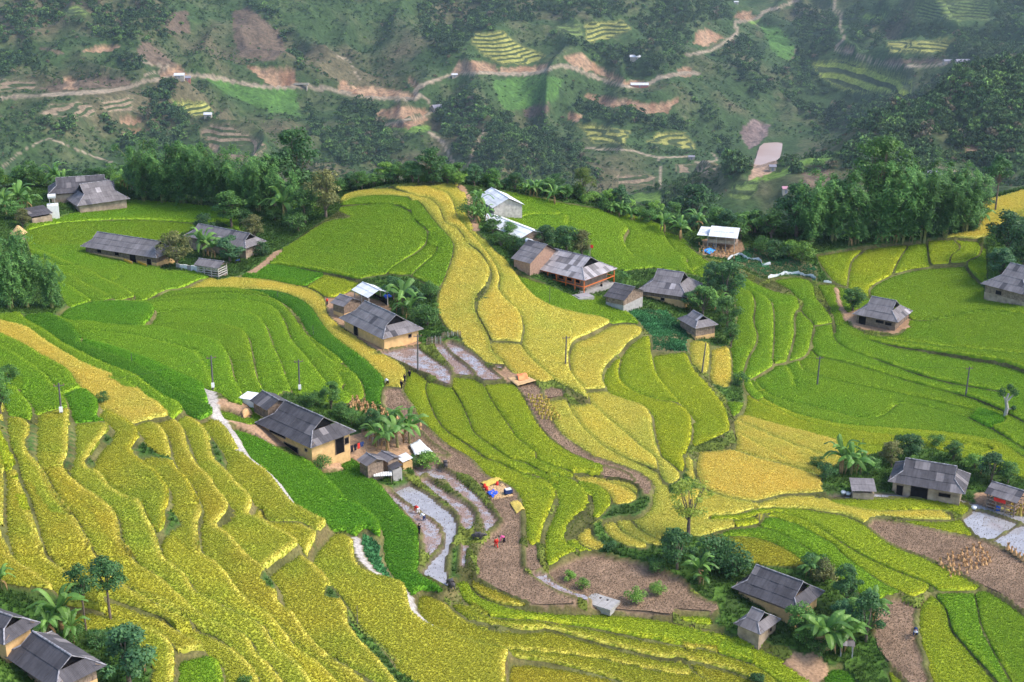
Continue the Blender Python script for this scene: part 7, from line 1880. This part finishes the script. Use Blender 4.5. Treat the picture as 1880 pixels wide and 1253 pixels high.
# straw shocks
STRAWG = simple('straw_shock', (0.60, 0.36, 0.17), 0.95, 0.05, 0.3, 6.0); STRAWY = simple('golden_sheaf', (0.56, 0.42, 0.10), 0.95, 0.05, 0.3, 6.0)
def shock_mesh(seed, mat, h=1.2, r=.38):
    rs = np.random.RandomState(seed); V = []; F = []
    for i in range(26):
        a = rs.uniform(0, 6.28); o = r * rs.uniform(.5, 1); w = .05; k = len(V); c, s = math.cos(a), math.sin(a); hh = h * rs.uniform(.85, 1.1); tw = rs.uniform(-.6, .6); c2, s2 = math.cos(a + tw), math.sin(a + tw)
        V += [(c * o - s * w, s * o + c * w, 0), (c * o + s * w, s * o - c * w, 0), (c * .08 + s * w, s * .08 - c * w, hh * .68), (c * .08 - s * w, s * .08 + c * w, hh * .68), (c2 * .2 + s * w, s2 * .2 - c * w, hh), (c2 * .2 - s * w, s2 * .2 + c * w, hh)]; F += [(k, k + 1, k + 2, k + 3), (k + 3, k + 2, k + 4, k + 5)]
    n = 8; k = len(V); V += [(math.cos(q) * r * .8, math.sin(q) * r * .8, -.1) for q in np.linspace(0, 6.28, n, endpoint=False)] + [(math.cos(q) * .07, math.sin(q) * .07, h * .68) for q in np.linspace(0, 6.28, n, endpoint=False)]; F += [(k + i, k + (i + 1) % n, k + n + (i + 1) % n, k + n + i) for i in range(n)]
    me = bpy.data.meshes.new('straw_shock'); me.from_pydata(V, [], F); me.materials.append(mat); return me
SHO = [shock_mesh(s, STRAWG, .95, .42) for s in (1, 2, 3)]; SHY = [shock_mesh(s, STRAWY, .95, .32) for s in (4, 5)]
rs = random.Random(5); cnt = 0
ORD = 'first second third fourth fifth sixth seventh eighth ninth tenth eleventh twelfth thirteenth'.split(); ROW = 'back second third fourth fifth front'.split()
def field_of_shocks(pts, ms, lab, grp, sc=1.0, rows_=None):
    base_lab = lab
    for i, (x, y) in enumerate(pts):
        if rows_: lab = base_lab + ', %s from the left in the %s row' % (ORD[rows_[i][0]], ROW[rows_[i][1]])
        p = spot(x, y); o = mesh_obj('straw_shock', ms[i % len(ms)], None, None, label=lab, cat='straw shock', group=grp); o.location = p; o.rotation_euler = (rs.uniform(-.12, .12), rs.uniform(-.12, .12), rs.uniform(0, 6.28)); k = sc * rs.uniform(.8, 1.15); o.scale = (k, k, k)
R_ = [(i, j) for i in range(12) for j in range(4)]; field_of_shocks([(646 + i * 7.5 + rs.uniform(-3, 3), 733 + i * 3.0 + j * 5.5 + rs.uniform(-2, 2)) for i, j in R_], SHO, 'orange shock behind the ochre farmhouse', 'straw shocks behind the ochre farmhouse', .95, R_)
R_ = [(i, j) for i in range(4) for j in range(2)]; field_of_shocks([(748 + i * 8, 776 + j * 8 + i * 2) for i, j in R_], SHO, 'orange shock by the bananas', 'straw shocks by the banana group', .9, R_)
R_ = [(i, j) for i in range(9) for j in range(4)]; field_of_shocks([(1728 + i * 9 + rs.uniform(-4, 4) + j * 6, 1034 - i * 3.5 + j * 9 + rs.uniform(-3, 3)) for i, j in R_], SHO, 'tawny shock in the harvested field', 'straw shocks in the harvested field', 1.0, R_)
R_ = [(i, 5) for i in range(5)]; field_of_shocks([(1850 + i * 7, 1008 + i * 5) for i, j in R_], SHO, 'tawny shock on the flooded field bund', 'straw shocks on the bund', 1.0, R_)
R_ = [(i, j) for i in range(5) for j in range(6)]; field_of_shocks([(970 + i * 8 + j * 5, 732 + j * 7.5 + i * 1) for i, j in R_], SHY, 'golden sheaf on the stubble strip', 'golden sheaves in rows', 1.05, R_)
R_ = [(i, j) for i in range(4) for j in range(2)]; field_of_shocks([(1858 + i * 8, 938 + j * 8) for i, j in R_], SHY, 'golden brown sheaf beside the open shed', 'sheaves beside the open shed', 1.2, R_)
R_ = [(i, j) for i in range(10) for j in range(3)]; field_of_shocks([(1284 + i * 7 + (j % 2) * 3, 452 + j * 5.5 + i * 1.4) for i, j in R_], SHO, 'corn shock before the stilt house', 'corn shocks before the stilt house', .95, R_)
# tarps, nets, heaps
def sheet_obj(name, corners, mat, label, cat, bumpy=.2, dz=.12, n=8, up=0.0, seed=1):
    q = [spot(*c) for c in P(corners)]; V = []; rsn = np.random.RandomState(seed)
    for j in range(n + 1):
        for i in range(n + 1):
            u, v = i / n, j / n; p = q[0] * (1 - u) * (1 - v) + q[1] * u * (1 - v) + q[2] * u * v + q[3] * (1 - u) * v; z = max(p.z, float(ground(p.x, p.y))) + dz + bumpy * (rsn.rand() - .3) + up * math.sin(math.pi * u) * math.sin(math.pi * v); V.append((p.x, p.y, z))
    F = [(j * (n + 1) + i, j * (n + 1) + i + 1, (j + 1) * (n + 1) + i + 1, (j + 1) * (n + 1) + i) for j in range(n) for i in range(n)]
    me = bpy.data.meshes.new(name); me.from_pydata(V, [], F); me.polygons.foreach_set('use_smooth', [True] * len(F)); o = mesh_obj(name, me, mat, None, label=label, cat=cat); sd = o.modifiers.new('thickness', 'SOLIDIFY'); sd.thickness = .02; return o
WT = simple('white_tarp', (0.80, 0.80, 0.82), 0.5, 0.3, 0.05); BT = simple('blue_tarp', (0.02, 0.09, 0.62), 0.45, 0.4, 0.15); LBT = simple('light_blue_tarp', (0.06, 0.32, 0.75), 0.45, 0.4, 0.1); OT = simple('orange_tarp', (0.80, 0.25, 0.09), 0.6, 0.3, 0.15); NET = simple('white_netting', (0.70, 0.72, 0.74), 0.7, 0.2, 0.15)
sheet_obj('tarp', 'Z 752,822 770,812 795,836 762,842', WT, 'white tarp spread beside the orange coop', 'tarp', .25, .5)
sheet_obj('tarp', 'Z 893,906 905,901 916,907 905,917', BT, 'crumpled blue tarp on the threshing floor', 'tarp', .4, .15, 7, seed=2)
sheet_obj('tarp', 'Z 948,692 966,690 970,702 952,704', OT, 'orange tarp on the threshing ground below the ridge', 'tarp', .12, .5)
sheet_obj('tarp', 'Z 1288,463 1302,458 1316,462 1303,469', LBT, 'light blue tarp over straw before the stilt house', 'tarp', .2, .3, up=.5)
sheet_obj('tarp', 'Z 250,354 262,349 272,358 256,364', BT, 'blue sheet covering a heap by the skylight farmhouse', 'tarp', .3, .8, up=.9, seed=4)
sheet_obj('tarp', 'Z 702,545 714,541 720,548 709,552', BT, 'blue sheet under the white roofed shelter', 'tarp', .2, .3)
sheet_obj('straw_mat', 'Z 890,893 922,889 943,912 903,920', simple('threshing_straw', (0.55, 0.36, 0.18), .95, .05, .25, 4.0), 'trampled straw of the threshing floor with the blue tarp', 'straw', .1, .1, 10)
sheet_obj('straw_mat', 'Z 930,695 960,690 985,700 950,710', bpy.data.materials['threshing_straw'], 'trampled straw round the orange tarp', 'straw', .08, .1, 8)
sheet_obj('straw_heap', 'Z 882,888 905,880 925,885 893,897', STRAWY, 'curved golden straw heap above the blue tarp', 'straw heap', .2, .15, 8, .2, 6)
sheet_obj('straw_heap', 'Z 935,925 950,920 964,938 948,945', STRAWY, 'golden straw heap below the threshing floor', 'straw heap', .2, .15, 8, .2, 7)
sheet_obj('straw_heap', 'Z 1500,1178 1525,1170 1535,1195 1508,1200', STRAWG, 'brown straw heap under the lower right bananas', 'straw heap', .3, .2, 7, 1.0, 8)
sheet_obj('straw_heap', 'Z 442,758 458,752 468,765 448,772', STRAWG, 'orange earth and straw heap beside the pale path', 'straw heap', .2, .2, 7, .5, 9)
def net(ln, h, label):
    q = smooth_line(P(ln), 3.0); V = []; rsn = random.Random(3); F = []
    for i, c in enumerate(q):
        p = spot(*c); sag = h * (.75 + .25 * math.sin(i * .8) + rsn.uniform(-.15, .1)); V += [(p.x, p.y, p.z - .1), (p.x + rsn.uniform(-.1, .1), p.y, p.z + sag)]
        if i: k = 2 * i; F.append((k - 2, k, k + 1, k - 1))
    me = bpy.data.meshes.new('net_fence'); me.from_pydata(V, [], F); o = mesh_obj('net_fence', me, NET, None, label=label, cat='net fence'); o.modifiers.new('t', 'SOLIDIFY').thickness = .03
net('Z 1336,478 1352,470 1358,468 1370,476 1395,480 1400,488 1415,487', .8, 'sagging white netting below the stilt house garden')
net('Z 1410,512 1440,505 1460,504 1485,509 1497,514', .9, 'white netting along the green wedge plot'); net('Z 1512,519 1527,521', .7, 'short piece of white netting by the stream path')
# stick fences
def sticks(ln, h, label, step=4.0):
    q = smooth_line(P(ln), step); t = empty('stick_fence', tuple(spot(*q[0])), 0, label=label, cat='fence'); o0 = t.location; rsn = random.Random(9); r = MB(); pp = [spot(*c) for c in q]
    for p in pp: b = MB(); H = h * rsn.uniform(.75, 1.1); d = Vector((rsn.uniform(-.08, .08), 0, 0)); b.bar(p - o0 - Vector((0, 0, .3)), p - o0 + d + Vector((0, 0, H)), .07, 5); b.build('picket', HM['wood'] if rsn.random() < .6 else HM['post'], t)
    for a, b_ in zip(pp[:-1], pp[1:]): r.bar(a - o0 + Vector((0, 0, h * .6)), b_ - o0 + Vector((0, 0, h * .6)), .035, 4)
    r.build('rail', HM['wood'], t)
sticks('Z 784,634 800,630 811,631', 1.4, 'stick fence between the garden and the muddy strips', 2.2); sticks('Z 812,622 830,619 846,618', 1.2, 'bamboo stick fence at the foot of the golden ridge', 2.4); sticks('Z 665,800 690,815 720,822', 1.3, 'picket fence under the banana group', 3); sticks('Z 470,800 520,838', .5, 'low rail fence along the ochre farmhouse', 5)
# laundry beside the ochre farmhouse
p = spot(634, 842); t = empty('clothes_line', tuple(p), math.radians(44), label='line of dark clothes and one red piece beside the ochre farmhouse', cat='clothes line')
for x in (-4.2, 0, 4.2): b = MB(); b.bar((x, 0, -.6), (x, 0, 1.9), .05, 5); b.build('post', HM['wood'], t)
b = MB(); b.bar((-4.2, 0, 1.8), (4.2, 0, 1.85), .025, 4); b.build('line', WIRE, t)
rsn = random.Random(12)
for k in range(12):
    x = -3.9 + k * .66; mt_ = [BLK, BLUC, BLK, BLK, REDC if k > 9 else BLK, BLUC][k % 6]; w = rsn.uniform(.2, .27); h_ = rsn.uniform(.8, 1.2); b = MB(); b.box(x - w, x + w, -.03, .03, 1.8 - h_, 1.78)
    if k % 2: b.box(x - w - .14, x - w, -.03, .03, 1.3, 1.75); b.box(x + w, x + w + .14, -.03, .03, 1.3, 1.75)
    b.build('garment', REDC if k == 10 else mt_, t)
# people
def person(px, py, label, pose='stand', heading=0.0, top=BLK, legs=BLK, hat=None, scale=1.0):
    p = spot(px, py); t = empty('person', tuple(p), heading, label=label, cat='person', group=None); t.scale = (scale,) * 3
    if pose == 'bend': J = [((0, 0, .88), .15), ((.0, .28, 1.02), .14), ((0, .55, .98), .15), ((0, .66, .93), .065), ((0, .80, .86), .11)]; sh = Vector((0, .52, .96)); hands = [(-.2, .60, .32), (.2, .72, .28)]; elb = [(-.24, .52, .62), (.24, .58, .60)]; hip = Vector((0, 0, .88)); feet = [(-.14, .06, .04), (.14, -.10, .04)]; knee = [(-.14, .08, .46), (.13, .02, .46)]
    elif pose == 'walk': J = [((0, 0, .90), .145), ((0, .02, 1.12), .135), ((0, .04, 1.36), .16), ((0, .05, 1.48), .06), ((0, .07, 1.62), .11)]; sh = Vector((0, .04, 1.38)); hands = [(-.25, .22, .84), (.25, -.16, .84)]; elb = [(-.25, .02, 1.08), (.25, -.08, 1.08)]; hip = Vector((0, 0, .90)); feet = [(-.1, .32, .05), (.1, -.34, .06)]; knee = [(-.1, .18, .48), (.1, -.08, .46)]
    else: J = [((0, 0, .90), .145), ((0, 0, 1.12), .135), ((0, 0, 1.36), .16), ((0, .01, 1.48), .06), ((0, .03, 1.62), .11)]; sh = Vector((0, 0, 1.38)); hands = [(-.27, .06, .82), (.2, .24, 1.0)]; elb = [(-.26, -.03, 1.08), (.27, .0, 1.1)]; hip = Vector((0, 0, .90)); feet = [(-.11, .03, .04), (.11, .03, .04)]; knee = [(-.1, .03, .48), (.1, .02, .48)]
    b = bmesh.new(); sk = b.verts.layers.skin.verify(); vs = []
    def v(c, r, par=None):
        q = b.verts.new(c); q[sk].radius = (r, r)
        if par is not None: b.edges.new((par, q))
        vs.append(q); return q
    a = v(*J[0]); a[sk].use_root = True; c = v(*J[1], a); d = v(*J[2], c); n_ = v(*J[3], d); h = v(*J[4], n_)
    for s, (el, ha) in zip((-1, 1), zip(elb, hands)): e = v(tuple(sh + Vector((s * .17, 0, 0))), .065, d); e2 = v(el, .048, e); v(ha, .038, e2)
    for s, (kn, ft) in zip((-1, 1), zip(knee, feet)): e = v(tuple(hip + Vector((s * .09, 0, -.06))), .10, a); e2 = v(kn, .07, e); e3 = v((ft[0], ft[1], .08), .05, e2); v((ft[0], ft[1] + .14, .03), .04, e3)
    me = bpy.data.meshes.new('body'); b.to_mesh(me); b.free(); o = mesh_obj('body', me, SKIN, t); o.modifiers.new('skin', 'SKIN'); o.modifiers.new('sub', 'SUBSURF').levels = 1
    def cloth(nm, segs, mat):
        m = MB()
        for A, B, r1, r2 in segs: m.bar(A, B, r1, 10, r2)
        m.build(nm, mat, t, True)
    cloth('jacket', [(J[0][0], J[2][0], .20, .215), (tuple(sh + Vector((-.14, 0, .02))), elb[0], .095, .08), (tuple(sh + Vector((.14, 0, .02))), elb[1], .095, .08)] + [(e_, tuple(Vector(e_).lerp(Vector(h_), .8)), .08, .06) for e_, h_ in zip(elb, hands)], top)
    cloth('trousers', [(tuple(hip + Vector((s * .08, 0, .04))), k_, .145, .10) for s, k_ in zip((-1, 1), knee)] + [(k_, (f_[0], f_[1], .12), .10, .075) for k_, f_ in zip(knee, feet)], legs)
    hc = Vector(J[4][0]); m = MB()
    if hat is not None: m.bar(hc + Vector((0, 0, .05)), hc + Vector((0, 0, .20)), .27, 12, .02); m.build('hat', hat, t)
    else: m.bar(hc + Vector((0, -.03, .0)), hc + Vector((0, -.02, .13)), .125, 10, .08); m.build('hair', HAIR, t, True)
    # a simple face on the front of the head
    m = MB(); m.bar(hc + Vector((0, .09, -.01)), hc + Vector((0, .135, -.025)), .018, 6, .012); m.build('nose', SKIN, t)
    for s in (-1, 1): m = MB(); m.bar(hc + Vector((s * .04, .09, .02)), hc + Vector((s * .04, .108, .02)), .012, 6); m.build('eye', HAIR, t)
    return t
person(1680, 1166, 'farmer in a grey hat and dark clothes bending in the dark stubble field', 'bend', math.radians(165), BLUC, BLK, simple('grey_hat', (0.30, 0.32, 0.36), .8, .1, .1), 1.15)
person(752, 695, 'person in black standing on the bund, upper right one of three in black', 'stand', 2.6); person(743, 703, 'person in black walking on the bund, middle one of three in black', 'walk', 2.4); person(737, 714, 'person in black on the bund, lowest of three in black', 'walk', 2.9)
person(712, 708, 'person in a white top stooping at the corner of the golden plot', 'bend', .6, WHC, BLK)
person(601, 561, 'person in a red top on the path by the brown boarded farmhouse', 'stand', 1.2, REDC, BLK)
person(911, 1006, 'person in red standing in the valley stubble', 'walk', .5, REDC, REDC); person(926, 997, 'person in pink bending in the valley stubble', 'bend', 1.4, PINK, BLK)
person(768, 943, 'person in red and white bending in the narrow flooded plot', 'bend', .9, REDC, WHC); person(779, 957, 'person in white bending in the narrow flooded plot', 'bend', 1.0, WHC, BLUC); person(770, 981, 'person in black standing at the lower rim of the narrow flooded plot', 'stand', 2.0)
person(1104, 533, 'person in black in the doorway corner of the orange framed house', 'stand', 2.2)
# water buffalo
def buffalo(px, py, label, heading, graze=True, s=1.0):
    p = spot(px, py, -.02); t = empty('water_buffalo', tuple(p), heading, label=label, cat='water buffalo', group='water buffalo'); t.scale = (s,) * 3
    b = bmesh.new(); sk = b.verts.layers.skin.verify()
    def v(c, r, par=None, ry=None):
        q = b.verts.new(c); q[sk].radius = (r, ry or r)
        if par is not None: b.edges.new((par, q))
        return q
    m0 = v((0, 0, .98), .40); m0[sk].use_root = True; ch = v((.55, 0, 1.0), .38, m0); rp = v((-.62, 0, 1.02), .33, m0); nk = v((.95, 0, 1.02 if not graze else .85), .22, ch); hd = v((1.22, 0, 1.10 if not graze else .55), .17, nk); mz = v((1.50, 0, .98 if not graze else .28), .11, hd)
    for sy in (-1, 1):
        a = v((.55, sy * .2, .62), .14, ch); c = v((.56, sy * .21, .34), .09, a); v((.56, sy * .21, .04), .075, c)
        a = v((-.66, sy * .2, .68), .17, rp); c = v((-.54, sy * .21, .48), .11, a); d = v((-.70, sy * .21, .33), .08, c); v((-.66, sy * .21, .04), .07, d)
        v((1.15, sy * .26, 1.12 if not graze else .62), .05, hd)
    tl = v((-.95, 0, .95), .05, rp); v((-1.02, 0, .45), .03, tl)
    me = bpy.data.meshes.new('body'); b.to_mesh(me); b.free(); o = mesh_obj('body', me, HIDE, t); o.modifiers.new('skin', 'SKIN'); o.modifiers.new('sub', 'SUBSURF').levels = 1
    z = 1.24 if not graze else .70
    for sy in (-1, 1): m = MB(); m.path([Vector((1.12, sy * .1, z)), Vector((1.0, sy * .38, z + .06)), Vector((.80, sy * .46, z + .16)), Vector((.62, sy * .34, z + .2))], [.05, .045, .03, .01], 6); m.build('horn', HORN, t, True)
buffalo(877, 992, 'grey water buffalo standing on the bund between flooded plots', math.radians(-8), False, .95); buffalo(829, 1080, 'water buffalo wading at the lower end of the winding flooded plot', math.radians(115), True, .95); buffalo(818, 859, 'water buffalo on the bund above the fourth flooded plot', math.radians(100), True, .85)
# odds and ends
p = spot(933, 908); t = empty('threshing_machine', tuple(p), .4, label='dark box threshing machine on the straw floor', cat='machine'); t.scale = (.75, .75, .75); b = MB(); b.box(-.8, .8, -.5, .5, .25, 1.1); b.build('body', BLUC, t); b = MB(); b.box(-.6, .6, -.35, .35, 1.1, 1.3); b.build('hopper', WHT, t)
for x in (-.6, .6): b = MB(); b.bar((x, -.55, .25), (x, -.45, .25), .25, 12); b.build('wheel', HAIR, t)
for px, py, lb in ((889, 896, 'red sack at the edge of the threshing floor'), (893, 901, 'second red sack next to the blue tarp'), (912, 892, 'reddish sack on the straw by the blue tarp')):
    p = spot(px, py); b = MB(); b.bar((0, 0, 0), (.1, 0, .7), .32, 9, .16); o = b.build('sack', REDC, None, True, label=lb, cat='sack'); o.location = p
p = spot(1834, 938); t = empty('storage_drum', tuple(p), 0, label='blue and yellow drum lying in front of the open shed', cat='drum'); b = MB(); b.bar((-.6, 0, .45), (.1, 0, .45), .45, 14); b.build('barrel', HM['blue'], t); b = MB(); b.bar((.11, 0, .45), (.55, 0, .45), .45, 14); b.build('lid', simple('yellow_lid', (.8, .65, .2), .5, .3, .1), t)
p = spot(1849, 940); b = MB(); b.bar((0, 0, 0), (0, 0, .6), .35, 12); o = b.build('bucket', bpy.data.materials['yellow_lid'], None, True, label='small yellow bucket beside the drum', cat='bucket'); o.location = p
for px, py, lb in ((1788, 934, 'white bucket at the corner of the flooded field'), (1548, 906, 'white plastic basin by the low shed'), (1557, 908, 'second white basin by the low shed')):
    p = spot(px, py); b = MB(); b.bar((0, 0, 0), (0, 0, .35), .38, 12, .45); o = b.build('basin', WHT, None, True, label=lb, cat='basin'); o.location = p
p = spot(1106, 520); b = MB(); b.bar((0, 0, 0), (0, 0, 4.4), .03, 5); t = empty('flag_pole', tuple(spot(1083, 484)), 0, label='small red flag on a pole above the orange framed house', cat='flag'); b.build('pole', HM['post'], t); b = MB(); b.add([(0, 0, 4.4), (.7, .05, 4.2), (.65, -.03, 3.5), (0, 0, 3.7), (0, .03, 4.4), (.7, .08, 4.2), (.65, .0, 3.5), (0, .03, 3.7)], [(0, 1, 2, 3), (4, 7, 6, 5)]); b.build('cloth', REDC, t)
p = spot(437, 484); t = empty('motorbike', tuple(p), 1.0, label='dark motorbike parked on the lane by the half hidden farmhouse', cat='motorbike')
for x in (-.6, .6): b = MB(); b.bar((x, -.06, .3), (x, .06, .3), .3, 14); b.build('wheel', HAIR, t)
b = MB(); b.path([Vector((-.7, 0, .8)), Vector((0, 0, .75)), Vector((.45, 0, .7)), Vector((.5, 0, 1.05))], [.1, .16, .12, .05], 8); b.build('body', BLUC, t, True); b = MB(); b.bar((.48, -.35, 1.08), (.48, .35, 1.08), .03, 6); b.build('handlebar', HAIR, t)
for px, py, lb in ((230 + 6, 486, 'yellow maize cobs hung on a rack before the long grey farmhouse'), (262, 490, 'second rack of yellow maize before the long grey farmhouse')):
    p = spot(px, py); t = empty('maize_rack', tuple(p), math.radians(-45), label=lb, cat='maize rack'); b = MB(); b.bar((-1.8, 0, 0), (-1.8, 0, 1.1), .05, 5); b.bar((1.8, 0, 0), (1.8, 0, 1.1), .05, 5); b.bar((-1.8, 0, 1.05), (1.8, 0, 1.05), .04, 5); b.build('frame', HM['wood'], t, kind='stuff')
    for k in range(8): b = MB(); b.bar((-1.6 + k * .45, 0, 1.0), (-1.6 + k * .45, .02, .35), .19, 7, .12); b.build('cob_bunch', simple('maize', (.85, .5, .06), .7, .2, .1) if 'maize' not in bpy.data.materials else bpy.data.materials['maize'], t)
print('small', round(time.time() - T0, 1), len(bpy.data.objects))
